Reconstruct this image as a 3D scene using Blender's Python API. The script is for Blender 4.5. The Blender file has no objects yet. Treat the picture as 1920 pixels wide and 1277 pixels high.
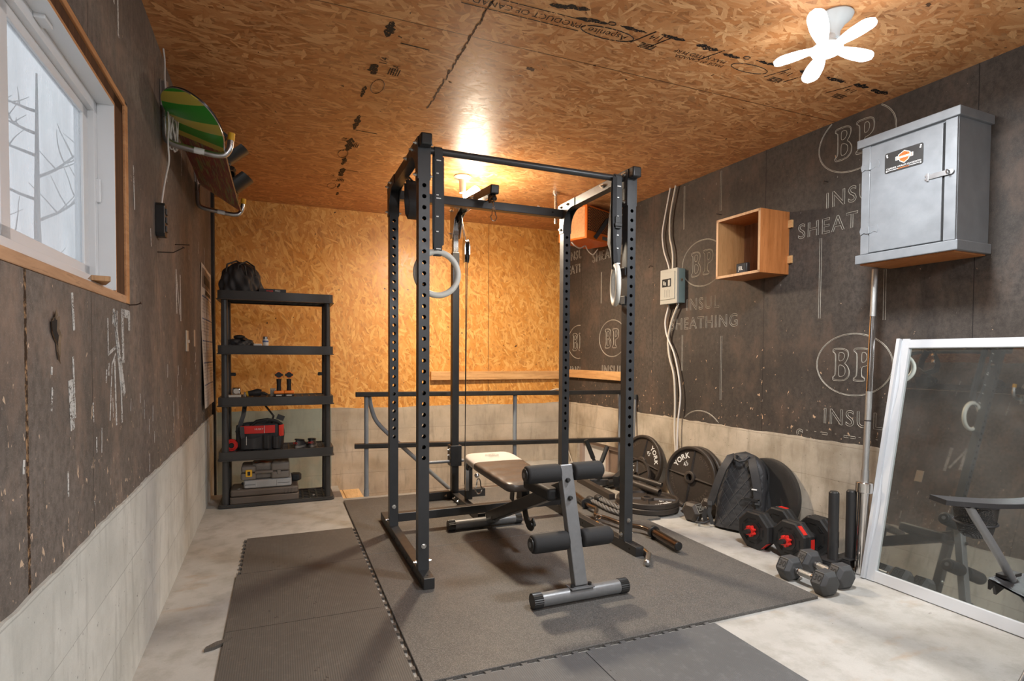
import bpy, bmesh, math, random
from mathutils import Vector, Matrix
random.seed(7)
C = bpy.context.scene.collection
SC = bpy.context.scene
PI = math.pi

# ---------------------------------------------------------------- camera
cam_data = bpy.data.cameras.new('camera')
cam_data.sensor_width = 36.0
cam_data.lens = 1051.145 / 1920 * 36.0
cam_data.shift_y = 58.03 / 1920
cam_data.clip_start = 0.02
cam = bpy.data.objects.new('camera', cam_data)
C.objects.link(cam)
def camera_matrix(yaw, pitch, roll, h):
    F = Vector((math.sin(yaw)*math.cos(pitch), math.cos(yaw)*math.cos(pitch), math.sin(pitch)))
    R0 = Vector((math.cos(yaw), -math.sin(yaw), 0)); U0 = R0.cross(F)
    R = R0*math.cos(roll)+U0*math.sin(roll); U = -R0*math.sin(roll)+U0*math.cos(roll)
    m = Matrix((R, U, -F)).transposed().to_4x4(); m.translation = Vector((0, 0, h))
    return m
cam.matrix_world = camera_matrix(0.392478, -0.026535, 0.005922, 1.049734)
SC.camera = cam

# ---------------------------------------------------------------- world, exposure
SC.view_settings.view_transform = 'Standard'
SC.view_settings.look = 'None'
SC.view_settings.gamma = 1.0
SC.view_settings.use_curve_mapping = False
SC.view_settings.exposure = 0.90
W = bpy.data.worlds.new('overcast_sky'); SC.world = W; W.use_nodes = True
bg = W.node_tree.nodes['Background']; bg.inputs[0].default_value = (0.86, 0.91, 0.98, 1); bg.inputs[1].default_value = 0.60

LAMP_NEAR = 20.0       # cool LED lamp near the camera (watts)
LAMP_FAR = 35.0        # warm LED lamp at the back
LAMP_FILL = 36.0       # added unseen fill lamp behind the camera

def area_light(name, loc, size, power, color, rot=(0,0,0), size_y=None, shape='DISK'):
    l = bpy.data.lights.new(name, 'AREA'); l.energy = power; l.color = color; l.size = size; l.shape = shape
    if size_y: l.size_y = size_y
    o = bpy.data.objects.new(name, l); o.location = loc; o.rotation_euler = rot; C.objects.link(o); return o
def point_light(name, loc, r, power, color):
    l = bpy.data.lights.new(name, 'POINT'); l.energy = power; l.color = color; l.shadow_soft_size = r
    o = bpy.data.objects.new(name, l); o.location = loc; C.objects.link(o); return o

# ---------------------------------------------------------------- room frames
ZC = 2.347; ZK = 0.590; FZ = -0.012
def lx_(y): return -0.45466 - 0.01156*(y-1.8205)
def rx_(y): return 2.83391 - 0.02361*(y-1.6834)
def by_(x): return 5.2307 - 0.01128*(x+0.494)
RF = Matrix(((-0.0236, -1, 0), (1, -0.0236, 0), (0, 0, 1))).to_4x4()   # local x -> +y along right wall, local y -> into room
LF = Matrix(((0.01156, 1, 0), (-1, 0.01156, 0), (0, 0, 1))).to_4x4()   # local x -> -y along left wall, local y -> into room
def on_right(y, z, off=0): m = RF.copy(); m.translation = Vector((rx_(y)-off, y, z)); return m
def on_left(y, z, off=0): m = LF.copy(); m.translation = Vector((lx_(y)+off, y, z)); return m
# marks: s runs to the viewer's right, t runs up
def mark_right(y, z, off=0):
    m = Matrix(((0.0236, 0, -1), (-1, 0, -0.0236), (0, 1, 0))).to_4x4(); m.translation = Vector((rx_(y)-off, y, z)); return m
def mark_left(y, z, off=0):
    m = Matrix(((-0.01156, 0, 1), (1, 0, 0.01156), (0, 1, 0))).to_4x4(); m.translation = Vector((lx_(y)+off, y, z)); return m
def T(x, y, z): return Matrix.Translation((x, y, z))
def Rz(a): return Matrix.Rotation(a, 4, 'Z')
def Rx(a): return Matrix.Rotation(a, 4, 'X')
def Ry(a): return Matrix.Rotation(a, 4, 'Y')

# ---------------------------------------------------------------- mesh builder
def frame(p0, p1):
    d = Vector(p1)-Vector(p0); L = d.length; d.normalize()
    a = Vector((0, 0, 1)) if abs(d.z) < .9 else Vector((0, 1, 0))
    u = a.cross(d).normalized(); v = d.cross(u)
    m = Matrix((u, v, d)).transposed().to_4x4(); m.translation = Vector(p0); return m, L
WM = {}
class MB:
    def __init__(s): s.v = []; s.f = []
    def add(s, vs, fs, m=None):
        n = len(s.v); s.v += [(m @ Vector(p)) if m else Vector(p) for p in vs]
        s.f += [tuple(i+n for i in f) for f in fs]; return s
    def box(s, x0, x1, y0, y1, z0, z1, m=None):
        vs = [(x, y, z) for z in (z0, z1) for y in (y0, y1) for x in (x0, x1)]
        return s.add(vs, [(0,2,3,1), (4,5,7,6), (0,1,5,4), (2,6,7,3), (0,4,6,2), (1,3,7,5)], m)
    def beam(s, p0, p1, w, h=None, roll=0):
        h = h or w; m, L = frame(p0, p1)
        if roll: m = m @ Rz(roll)
        return s.box(-w/2, w/2, -h/2, h/2, 0, L, m)
    def cyl(s, p0, p1, r, n=20, r1=None, cap=True):
        r1 = r if r1 is None else r1; m, L = frame(p0, p1)
        vs = [(r*math.cos(2*PI*i/n), r*math.sin(2*PI*i/n), 0) for i in range(n)]+[(r1*math.cos(2*PI*i/n), r1*math.sin(2*PI*i/n), L) for i in range(n)]
        fs = [(i, (i+1)%n, n+(i+1)%n, n+i) for i in range(n)]
        if cap: fs += [tuple(range(n))[::-1], tuple(range(n, 2*n))]
        return s.add(vs, fs, m)
    def pipe(s, p0, p1, r, ri, n=20):
        m, L = frame(p0, p1)
        return s.lathe([(ri, 0), (r, 0), (r, L), (ri, L), (ri, 0)], n, m)
    def tube(s, pts, r, n=10, cap=True, closed=False, rs=None):
        pts = [Vector(p) for p in pts]; k = len(pts); ring = []
        def tan(i):
            if closed: return (pts[(i+1)%k]-pts[i-1]).normalized()
            a = pts[max(i-1, 0)]; b = pts[min(i+1, k-1)]; return (b-a).normalized()
        t = tan(0); a = Vector((0, 0, 1)) if abs(t.z) < .9 else Vector((0, 1, 0)); u = a.cross(t).normalized()
        for i in range(k):
            t2 = tan(i); q = t.rotation_difference(t2); u = (q @ u); u = (u-t2*u.dot(t2)).normalized(); t = t2; w = t.cross(u)
            rr = rs[i] if rs else r
            ring.append([pts[i]+(u*math.cos(2*PI*j/n)+w*math.sin(2*PI*j/n))*rr for j in range(n)])
        vs = [p for g in ring for p in g]; fs = []
        for i in range(k if closed else k-1):
            b = (i+1) % k
            fs += [(i*n+j, i*n+(j+1)%n, b*n+(j+1)%n, b*n+j) for j in range(n)]
        if cap and not closed: fs += [tuple(range(n))[::-1], tuple((k-1)*n+j for j in range(n))]
        return s.add(vs, fs)
    def lathe(s, prof, n=40, m=None, sx=1, sy=1):
        vs = []; fs = []; k = len(prof)
        for r, z in prof:
            vs += [(r*sx*math.cos(2*PI*i/n), r*sy*math.sin(2*PI*i/n), z) for i in range(n)]
        for j in range(k-1):
            fs += [(j*n+i, j*n+(i+1)%n, (j+1)*n+(i+1)%n, (j+1)*n+i) for i in range(n)]
        return s.add(vs, fs, m)
    def prism(s, poly, z0, z1, m=None):
        n = len(poly); vs = [(x, y, z0) for x, y in poly]+[(x, y, z1) for x, y in poly]
        fs = [tuple(range(n))[::-1], tuple(range(n, 2*n))]+[(i, (i+1)%n, n+(i+1)%n, n+i) for i in range(n)]
        return s.add(vs, fs, m)
    def grid(s, fn, nu, nv, m=None, back=None):
        vs = [fn(i/nu, j/nv) for j in range(nv+1) for i in range(nu+1)]
        fs = [(j*(nu+1)+i, j*(nu+1)+i+1, (j+1)*(nu+1)+i+1, (j+1)*(nu+1)+i) for j in range(nv) for i in range(nu)]
        return s.add(vs, fs, m)
    def sphere(s, c, r, n=16, sc=(1, 1, 1), m=None):
        prof = [(math.sin(PI*i/10)*r, -math.cos(PI*i/10)*r) for i in range(11)]
        mm = T(*c) @ Matrix.Diagonal((*sc, 1)); return s.lathe([(max(a, 1e-5), b) for a, b in prof], n, (m @ mm) if m else mm)
    def ribbon(s, pts, w, side, th=.0022):
        """flat strap through pts; side = width direction (vector or list)"""
        pts = [Vector(p) for p in pts]; k = len(pts); vs = []
        for i, p in enumerate(pts):
            sd = Vector(side[i] if isinstance(side, list) else side).normalized()
            t = (pts[min(i+1, k-1)]-pts[max(i-1, 0)]).normalized(); nn = t.cross(sd).normalized()*th/2
            vs += [p-sd*w/2-nn, p+sd*w/2-nn, p+sd*w/2+nn, p-sd*w/2+nn]
        fs = [(0,1,2,3), tuple((k-1)*4+j for j in (3,2,1,0))]
        for i in range(k-1):
            fs += [(i*4+j, (i+1)*4+j, (i+1)*4+(j+1)%4, i*4+(j+1)%4) for j in range(4)]
        return s.add(vs, fs)
    def build(s, name, m, parent=None, smooth=35, bev=0, seg=2, origin=None, world=True):
        me = bpy.data.meshes.new(name)
        o = bpy.data.objects.new(name, me)
        pm = WM.get(parent.name) if parent is not None else None
        V = s.v
        if world and pm is not None: inv = pm.inverted(); V = [inv @ p for p in s.v]
        if origin is not None: V = [p-Vector(origin) for p in V]
        me.from_pydata([tuple(p) for p in V], [], s.f); me.update()
        bm = bmesh.new(); bm.from_mesh(me); bmesh.ops.recalc_face_normals(bm, faces=bm.faces); bm.to_mesh(me); bm.free()
        me.materials.append(m)
        if smooth:
            for p in me.polygons: p.use_smooth = True
            me.set_sharp_from_angle(angle=math.radians(smooth))
        C.objects.link(o)
        lm = T(*origin) if origin is not None else Matrix.Identity(4)
        if origin is not None: o.location = origin
        if parent is not None: o.parent = parent
        WM[o.name] = (pm or Matrix.Identity(4)) @ lm
        if bev:
            b = o.modifiers.new('bevel', 'BEVEL'); b.width = bev; b.segments = seg; b.limit_method = 'ANGLE'; b.angle_limit = math.radians(40)
        return o
def thing(name, label, cat, mat=None, group=None):
    o = bpy.data.objects.new(name, None); o.empty_display_size = .05; C.objects.link(o)
    if mat is not None: o.matrix_world = mat
    WM[o.name] = mat.copy() if mat is not None else Matrix.Identity(4)
    o['label'] = label; o['category'] = cat
    if group: o['group'] = group
    return o
def tag(o, label, cat, group=None):
    o['label'] = label; o['category'] = cat
    if group: o['group'] = group
    return o
def struct(o): o['kind'] = 'structure'; return o
def place(o, m): o.matrix_world = m; WM[o.name] = m.copy(); return o
def copy_tree(o, parent=None):
    c = o.copy(); C.objects.link(c)
    for k in ('label', 'group'):
        pass
    if parent: c.parent = parent
    for ch in list(o.children): copy_tree(ch, c)
    return c
# text outlines
_tc = {}
BOLD = [0.0]
def text_geo(txt, size=1.0, fill=True, spacing=1.0):
    key = (txt, size, fill, spacing, BOLD[0])
    if key in _tc: return _tc[key]
    cu = bpy.data.curves.new('t', 'FONT'); cu.body = txt; cu.size = size; cu.align_x = 'CENTER'; cu.align_y = 'CENTER'; cu.space_character = spacing
    cu.fill_mode = 'BOTH' if fill else 'NONE'; cu.resolution_u = 4; cu.offset = BOLD[0]*size
    o = bpy.data.objects.new('t', cu); C.objects.link(o)
    bpy.context.view_layer.update()
    dg = bpy.context.evaluated_depsgraph_get(); me = bpy.data.meshes.new_from_object(o.evaluated_get(dg))
    vs = [(v.co.x, v.co.y) for v in me.vertices]; fs = [tuple(p.vertices) for p in me.polygons]; es = [tuple(e.vertices) for e in me.edges]
    bpy.data.objects.remove(o); bpy.data.curves.remove(cu); bpy.data.meshes.remove(me)
    _tc[key] = (vs, fs, es); return _tc[key]
def chains(es):
    adj = {}
    for a, b in es: adj.setdefault(a, []).append(b); adj.setdefault(b, []).append(a)
    seen = set(); out = []
    for s0 in adj:
        if s0 in seen: continue
        ch = [s0]; seen.add(s0); cur = s0
        while True:
            nx = [n for n in adj[cur] if n not in seen]
            if not nx: break
            cur = nx[0]; seen.add(cur); ch.append(cur)
        out.append(ch)
    return out
def put_text(mb, txt, size, m, th=.001, stretch=1.0, spacing=1.0):
    vs, fs, es = text_geo(txt, size, True, spacing)
    n = len(vs); V = [(x*stretch, y, th) for x, y in vs]
    mb.add(V, fs, m)
def put_outline(mb, txt, size, m, r=.0016, stretch=1.0, spacing=1.0, clip=None):
    vs, fs, es = text_geo(txt, size, False, spacing)
    for ch in chains(es):
        p2 = [(vs[i][0]*stretch, vs[i][1]) for i in ch]
        if len(p2) < 3: continue
        outline(mb, p2, m, r, True, clip)
def outline(mb, p2, m, r=.0016, closed=True, clip=None):
    q = [p2[0]]
    for p in p2[1:]:
        if (p[0]-q[-1][0])**2+(p[1]-q[-1][1])**2 > (r*.8)**2: q.append(p)
    pts = [m @ Vector((x, y, r*.3)) for x, y in q]
    if clip:
        run = []; runs = []
        for p in (pts+[pts[0]] if closed else pts):
            if clip(p): run.append(p)
            else:
                if len(run) > 1: runs.append(run)
                run = []
        if len(run) > 1: runs.append(run)
        for rn in runs: mb.tube(rn, r, 4)
        return
    mb.tube(pts, r, 4, closed=closed, cap=False)
def ell(cx, cy, a, b, n=48, a0=0, a1=2*PI): return [(cx+a*math.cos(a0+(a1-a0)*i/n), cy+b*math.sin(a0+(a1-a0)*i/n)) for i in range(n+(0 if abs(a1-a0-2*PI)<1e-6 else 1))]
def stroke(mb, pts, w, m, th=.0006):
    """flat painted stroke in a mark frame"""
    for (a, b) in zip(pts[:-1], pts[1:]):
        a = Vector(a); b = Vector(b); d = (b-a)
        if d.length < 1e-6: continue
        d.normalize(); n = Vector((-d.y, d.x))*w/2; e = d*w*.3
        q = [a-e+n, a-e-n, b+e-n, b+e+n]; mb.prism([(p.x, p.y) for p in q], 0, th, m)

# ---------------------------------------------------------------- materials
class NT:
    def __init__(s, name):
        s.m = bpy.data.materials.new(name); s.m.use_nodes = True; s.t = s.m.node_tree; s.b = s.t.nodes['Principled BSDF']; s.out = s.t.nodes['Material Output']
    def n(s, ty, **kw):
        x = s.t.nodes.new(ty)
        for k, v in kw.items(): setattr(x, k, v)
        return x
    def l(s, a, b): s.t.links.new(a, b)
    def math(s, op, a, b=None, c=None, clamp=False):
        x = s.n('ShaderNodeMath', operation=op, use_clamp=clamp)
        for i, q in enumerate((a, b, c)):
            if q is None: continue
            if isinstance(q, (int, float)): x.inputs[i].default_value = q
            else: s.l(q, x.inputs[i])
        return x.outputs[0]
    def mix(s, f, a, b, blend='MIX'):
        x = s.n('ShaderNodeMix', data_type='RGBA', blend_type=blend)
        for i, q in ((0, f), (6, a), (7, b)):
            if isinstance(q, (int, float)): x.inputs[i].default_value = q
            elif isinstance(q, tuple): x.inputs[i].default_value = (*q, 1) if len(q) == 3 else q
            else: s.l(q, x.inputs[i])
        return x.outputs[2]
    def obj(s): return s.n('ShaderNodeTexCoord').outputs['Object']
    def map(s, vec, scale=(1,1,1), rot=(0,0,0), loc=(0,0,0)):
        x = s.n('ShaderNodeMapping'); s.l(vec, x.inputs[0]); x.inputs[1].default_value = loc; x.inputs[2].default_value = rot; x.inputs[3].default_value = scale; return x.outputs[0]
    def noise(s, vec, scale, detail=4, rough=.55, dist=0, out='Fac'):
        x = s.n('ShaderNodeTexNoise'); s.l(vec, x.inputs['Vector']); x.inputs['Scale'].default_value = scale; x.inputs['Detail'].default_value = detail; x.inputs['Roughness'].default_value = rough; x.inputs['Distortion'].default_value = dist; return x.outputs[out]
    def ramp(s, fac, stops):
        x = s.n('ShaderNodeValToRGB'); s.l(fac, x.inputs[0]); e = x.color_ramp.elements
        while len(e) < len(stops): e.new(.5)
        for el, (p, c) in zip(e, stops): el.position = p; el.color = (*c, 1) if not isinstance(c, (int, float)) else (c, c, c, 1)
        return x.outputs[0]
    def bump(s, h, strength=.3, dist=.002):
        x = s.n('ShaderNodeBump'); s.l(h, x.inputs['Height']); x.inputs['Strength'].default_value = strength; x.inputs['Distance'].default_value = dist; s.l(x.outputs[0], s.b.inputs['Normal'])
    def set(s, color=None, rough=None, metal=None, spec=None):
        for k, q in (('Base Color', color), ('Roughness', rough), ('Metallic', metal), ('Specular IOR Level', spec)):
            if q is None: continue
            if isinstance(q, tuple): s.b.inputs[k].default_value = (*q, 1)
            elif isinstance(q, (int, float)): s.b.inputs[k].default_value = q
            else: s.l(q, s.b.inputs[k])
        return s.m
def simple(name, col, rough=.5, metal=0, var=.12, scale=40, bump=.0, bscale=None, spec=None):
    t = NT(name); o = t.obj(); f = t.noise(o, scale, 4)
    c = t.mix(f, tuple(x*(1-var) for x in col), tuple(min(1, x*(1+var)) for x in col))
    r = t.math('MULTIPLY_ADD', f, .2, rough-.1)
    if bump: t.bump(t.noise(o, bscale or scale*4, 3), bump, .002)
    return t.set(c, r, metal, spec)
def osb_material(name, plane, dark, mid, light, seed=0, seams_x=(), seams_y=(), turn=0):
    """oriented strand board: several layers of long random strands, the top-most one wins"""
    t = NT(name); o = t.obj(); sp = t.n('ShaderNodeSeparateXYZ'); t.l(o, sp.inputs[0])
    cx = t.n('ShaderNodeCombineXYZ'); a, b = plane
    t.l(sp.outputs['XYZ'.index(a)], cx.inputs[0]); t.l(sp.outputs['XYZ'.index(b)], cx.inputs[1]); P = cx.outputs[0]
    wob = t.noise(P, 38, 3, out='Color'); wv = t.n('ShaderNodeVectorMath', operation='MULTIPLY_ADD'); t.l(wob, wv.inputs[0]); wv.inputs[1].default_value = (.009, .009, 0); t.l(P, wv.inputs[2]); PW = wv.outputs[0]
    prio = None; tone = None; grain = None
    for k, (ang, L, wd) in enumerate(((4, .105, .024), (-20, .085, .018), (36, .095, .022), (-52, .080, .018), (84, .065, .020), (-8, .07, .010), (20, .055, .013))):
        v = t.map(PW, rot=(0, 0, math.radians(ang+turn)), loc=(seed+k*3.1, k*1.7, 0))
        v = t.map(v, scale=(1/L, 1/wd, 1))
        vo = t.n('ShaderNodeTexVoronoi', voronoi_dimensions='2D', feature='F1'); t.l(v, vo.inputs['Vector']); vo.inputs['Scale'].default_value = 1; vo.inputs['Randomness'].default_value = 1
        sc = t.n('ShaderNodeSeparateColor'); t.l(vo.outputs['Color'], sc.inputs[0])
        edge = t.math('MULTIPLY', vo.outputs['Distance'], .10)
        p = t.math('SUBTRACT', sc.outputs[0], edge)
        g = t.noise(t.map(v, scale=(.8, 5, 1)), 1.6, 3)
        if k == 0: p = t.math('MULTIPLY', p, 1.0); prio, tone, grain = p, sc.outputs[1], g
        else:
            f = t.math('GREATER_THAN', p, prio)
            prio = t.math('MAXIMUM', prio, p)
            mx = t.n('ShaderNodeMix', data_type='FLOAT'); t.l(f, mx.inputs[0]); t.l(tone, mx.inputs[2]); t.l(sc.outputs[1], mx.inputs[3]); tone = mx.outputs[0]
            mg = t.n('ShaderNodeMix', data_type='FLOAT'); t.l(f, mg.inputs[0]); t.l(grain, mg.inputs[2]); t.l(g, mg.inputs[3]); grain = mg.outputs[0]
    v = t.math('ADD', t.math('MULTIPLY', tone, .60), t.math('MULTIPLY', grain, .55))
    md = tuple(d*.45+m_*.55 for d, m_ in zip(dark, mid)); ml = tuple(l_*.4+m_*.6 for l_, m_ in zip(light, mid))
    col = t.ramp(v, [(.10, md), (.36, mid), (.62, ml), (.84, light), (.97, tuple(min(1, c*1.15) for c in light))])
    low = t.ramp(prio, [(.62, 1.), (.80, 0.)]); col = t.mix(t.math('MULTIPLY', low, .55), col, dark)
    big = t.noise(P, 1.1, 3); col = t.mix(t.math('MULTIPLY', big, .35), col, tuple(c*.7 for c in mid))
    spots = t.math('GREATER_THAN', t.noise(P, 23, 2), .735); col = t.mix(spots, col, (.06, .028, .012))
    for s, ch, w in [(x, 0, .0022) for x in seams_x]+[(y, 1, .0022) for y in seams_y]:
        s2 = t.n('ShaderNodeSeparateXYZ'); t.l(PW if False else P, s2.inputs[0])
        d = t.math('ABSOLUTE', t.math('SUBTRACT', s2.outputs[ch], s)); wn = t.math('MULTIPLY_ADD', t.noise(P, 9, 2), .004, w-.001)
        col = t.mix(t.math('MULTIPLY', t.math('LESS_THAN', d, wn), .75), col, (.07, .03, .012))
    t.bump(t.math('ADD', prio, t.math('MULTIPLY', grain, .3)), .35, .0015)
    r = t.math('MULTIPLY_ADD', tone, .16, .36)
    return t.set(col, r, 0, .5)

def sheathing_material(name, base, seams=(), wide=(), zlow=.6, chip=1.0, tint=(.42, .25, .13)):
    """asphalt coated fibre sheathing; object space: X along wall, Z up"""
    t = NT(name); o = t.obj(); sp = t.n('ShaderNodeSeparateXYZ'); t.l(o, sp.inputs[0]); X, Z = sp.outputs[0], sp.outputs[2]
    big = t.noise(o, 1.6, 4); fib = t.noise(t.map(o, scale=(1, 1, .75)), 42, 6, .72); fine = t.noise(o, 260, 3, .7)
    c = t.mix(t.ramp(big, [(.35, 0.), (.65, 1.)]), tuple(x*.68 for x in base), tuple(x*1.35 for x in base))
    c = t.mix(t.ramp(fib, [(.40, 0.), (.62, .75)]), c, tuple(x*.50 for x in base))
    c = t.mix(t.math('MULTIPLY', t.math('GREATER_THAN', fine, .60), .35), c, tuple(min(1, x*2.0) for x in base))
    # rubbed brown patches
    rub = t.ramp(t.noise(t.map(o, scale=(1, 1, .6)), 4, 6, .68), [(.50, 0.), (.66, 1.)])
    c = t.mix(t.math('MULTIPLY', rub, .5), c, (base[0]*2.1, base[1]*1.7, base[2]*1.45))
    # chips where the coating has come off: more of them low down and beside the nailed seams
    low = t.math('SUBTRACT', 1.0, t.math('DIVIDE', t.math('SUBTRACT', Z, zlow), 1.1), clamp=True)
    near = None
    for s in list(seams)+list(wide):
        d = t.math('SUBTRACT', 1.0, t.math('DIVIDE', t.math('ABSOLUTE', t.math('SUBTRACT', X, s)), .03), clamp=True)
        near = d if near is None else t.math('MAXIMUM', near, d)
    dens = t.math('MULTIPLY_ADD', t.math('POWER', low, 1.6), .085*chip, .0)
    if near is not None: dens = t.math('MULTIPLY_ADD', near, .055, dens)
    chips = t.math('GREATER_THAN', t.math('ADD', t.noise(t.map(o, scale=(1.6, 1, .8)), 30, 3, .6, .5), dens), .745)
    c = t.mix(chips, c, tint)
    pale = t.math('GREATER_THAN', t.noise(t.map(o, scale=(1.4, 1, .5), loc=(3, 2, 1)), 34, 4, .65), .70)
    c = t.mix(t.math('MULTIPLY', pale, .6), c, (.38, .36, .33))
    gap = None
    for s in seams:
        d = t.math('ABSOLUTE', t.math('SUBTRACT', X, s)); m = t.math('LESS_THAN', d, .0016); c = t.mix(m, c, (.010, .008, .007))
    for s in wide:
        wn = t.math('MULTIPLY_ADD', t.noise(o, 45, 3), .013, .0); d = t.math('ABSOLUTE', t.math('SUBTRACT', X, s)); m = t.math('LESS_THAN', d, wn)
        c = t.mix(m, c, t.mix(t.ramp(t.noise(o, 60, 3), [(.48, 0.), (.62, 1.)]), (.030, .016, .009), (.34, .21, .11)))
    t.bump(t.math('ADD', t.math('MULTIPLY', fib, .8), t.math('MULTIPLY', fine, .6)), .35, .0015)
    return t.set(c, .72, 0, .35)

def concrete_material(name, c0, c1, axis='X', teal=None, boards=True):
    """board-formed foundation concrete; object space: X along wall, Z up"""
    t = NT(name); o = t.obj(); sp = t.n('ShaderNodeSeparateXYZ'); t.l(o, sp.inputs[0]); X, Z = sp.outputs[0], sp.outputs[2]
    n1 = t.noise(o, 3.0, 6, .62); n2 = t.noise(t.map(o, scale=(1, 1, .18)), 22, 5, .65); fine = t.noise(o, 140, 4, .7)
    c = t.ramp(n1, [(.28, c0), (.62, c1)])
    c = t.mix(t.ramp(n2, [(.52, 0.), (.74, .5)]), c, tuple(x*.55 for x in c0))
    c = t.mix(t.math('MULTIPLY', fine, .22), c, tuple(x*.5 for x in c0))
    h = t.math('MULTIPLY', n1, .6)
    if boards:
        zz = t.math('ADD', Z, t.math('MULTIPLY', t.noise(t.map(o, scale=(1, 1, 1)), 2.0, 3), .02))
        fr = t.math('PINGPONG', t.math('ADD', zz, .003), .098)
        line = t.math('LESS_THAN', fr, t.math('MULTIPLY_ADD', t.noise(o, 12, 3), .0045, -.0006))
        c = t.mix(t.math('MULTIPLY', line, .45), c, tuple(x*.4 for x in c0))
        row = t.math('FLOOR', t.math('DIVIDE', zz, .196)); wn = t.n('ShaderNodeTexWhiteNoise', noise_dimensions='1D'); t.l(row, wn.inputs['W'])
        c = t.mix(t.math('MULTIPLY', wn.outputs['Value'], .22), c, tuple(x*.6 for x in c1))
        h = t.math('SUBTRACT', h, t.math('MULTIPLY', line, .6))
    pits = t.math('GREATER_THAN', t.noise(o, 75, 2), .73); c = t.mix(t.math('MULTIPLY', pits, .7), c, tuple(x*.3 for x in c0))
    if teal:
        m = t.math('MULTIPLY', t.math('LESS_THAN', X, teal), t.ramp(t.noise(o, 2.2, 4), [(.30, 0.), (.50, 1.)])); c = t.mix(t.math('MULTIPLY', m, .6), c, (.22, .33, .32))
    t.bump(t.math('ADD', h, t.math('MULTIPLY', fine, .25)), .45, .004)
    return t.set(c, .85, 0, .25)

def floor_material():
    t = NT('poured_concrete_floor'); o = t.obj(); n1 = t.noise(o, 1.8, 6, .6); n2 = t.noise(o, 9, 6, .65); f = t.noise(o, 180, 4, .7)
    c = t.ramp(n1, [(.3, (.40, .39, .36)), (.65, (.57, .56, .53))])
    c = t.mix(t.ramp(n2, [(.46, 0.), (.68, .45)]), c, (.25, .23, .19))
    rust = t.ramp(t.noise(t.map(o, scale=(1, 2.2, 1), loc=(5, 1, 0)), 3.3, 4, .6), [(.60, 0.), (.74, .5)]); c = t.mix(rust, c, (.42, .27, .14))
    c = t.mix(t.math('MULTIPLY', f, .25), c, (.16, .15, .135))
    dk = t.math('GREATER_THAN', t.noise(o, 42, 3), .74); c = t.mix(t.math('MULTIPLY', dk, .5), c, (.10, .085, .07))
    t.bump(t.math('ADD', t.math('MULTIPLY', n2, .5), t.math('MULTIPLY', f, .2)), .25, .003)
    return t.set(c, .62, 0, .35)

def rubber_material():
    t = NT('speckled_stall_rubber'); o = t.obj(); n = t.noise(o, 2.0, 5, .6); f = t.noise(o, 330, 2, .7); g = t.noise(o, 18, 5, .7)
    c = t.mix(n, (.056, .053, .050), (.108, .102, .095)); c = t.mix(t.math('MULTIPLY', t.math('GREATER_THAN', f, .54), .6), c, (.235, .225, .21))
    c = t.mix(t.ramp(g, [(.5, 0.), (.75, .35)]), c, (.19, .17, .145))
    t.bump(f, .5, .0015); return t.set(c, t.math('MULTIPLY_ADD', n, -.25, .66), 0, .45)

def foam_material(name, base):
    t = NT(name); o = t.obj(); sp = t.n('ShaderNodeSeparateXYZ'); t.l(o, sp.inputs[0]); n = t.noise(o, 2.4, 5, .6); g = t.noise(o, 30, 5, .7)
    c = t.mix(n, tuple(x*.8 for x in base), tuple(x*1.25 for x in base)); c = t.mix(t.ramp(g, [(.52, 0.), (.74, .4)]), c, tuple(min(1, x*1.8) for x in base))
    dk = t.math('GREATER_THAN', t.noise(t.map(o, scale=(1, .6, 1)), 58, 2), .70); mask = t.ramp(t.noise(o, 2.1, 2), [(.45, 0.), (.6, 1.)])
    c = t.mix(t.math('MULTIPLY', t.math('MULTIPLY', dk, mask), .8), c, (.02, .018, .016))
    w = t.math('SINE', t.math('MULTIPLY', sp.outputs[0], 2*PI/.0075))
    c = t.mix(t.math('MULTIPLY', t.math('GREATER_THAN', w, .2), .16), c, tuple(x*.35 for x in base))
    t.bump(t.math('MULTIPLY', w, .5), .35, .001); return t.set(c, .58, 0, .4)

def wood_material(name, c0, c1, axis='X', scale=1.0, rough=.5):
    t = NT(name); o = t.obj(); sc = {'X': (.6, 8, 8), 'Y': (8, .6, 8), 'Z': (8, 8, .6)}[axis]
    v = t.map(o, scale=tuple(s*scale for s in sc)); n = t.noise(v, 4, 6, .65, .8); k = t.noise(v, 22, 4, .6)
    c = t.mix(t.ramp(n, [(.3, 0.), (.7, 1.)]), c0, c1); c = t.mix(t.math('MULTIPLY', t.math('GREATER_THAN', k, .6), .3), c, tuple(x*.5 for x in c0))
    t.bump(n, .15, .001); return t.set(c, rough, 0, .4)

M = {}
M['osb_ceiling'] = osb_material('osb_ceiling_board', 'XY', (.24, .082, .022), (.56, .235, .080), (.80, .46, .21), 0, seams_x=(), seams_y=(2.2,))
M['osb_wall'] = osb_material('osb_wall_board', 'XZ', (.36, .120, .020), (.66, .285, .055), (.84, .48, .15), 11, seams_x=(1.9,), turn=72)
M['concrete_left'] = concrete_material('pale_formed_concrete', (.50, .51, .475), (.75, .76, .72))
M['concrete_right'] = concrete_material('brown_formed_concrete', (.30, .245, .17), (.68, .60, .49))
M['concrete_back'] = concrete_material('grey_formed_concrete', (.38, .325, .26), (.62, .54, .44), teal=.42)
M['floor'] = floor_material(); M['rubber'] = rubber_material()
M['foam_brown'] = foam_material('ribbed_foam_brown', (.105, .094, .083)); M['foam_grey'] = foam_material('ribbed_foam_grey', (.115, .117, .119))
M['black_steel'] = simple('black_powder_steel', (.022, .022, .023), .40, .0, .2, 30, .1, 300, .6)
M['rack_steel'] = simple('charcoal_powder_steel', (.046, .048, .051), .38, .25, .15, 25, .1, 400, .6)
M['hole'] = simple('dark_gap', (.006, .006, .006), .8)
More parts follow.
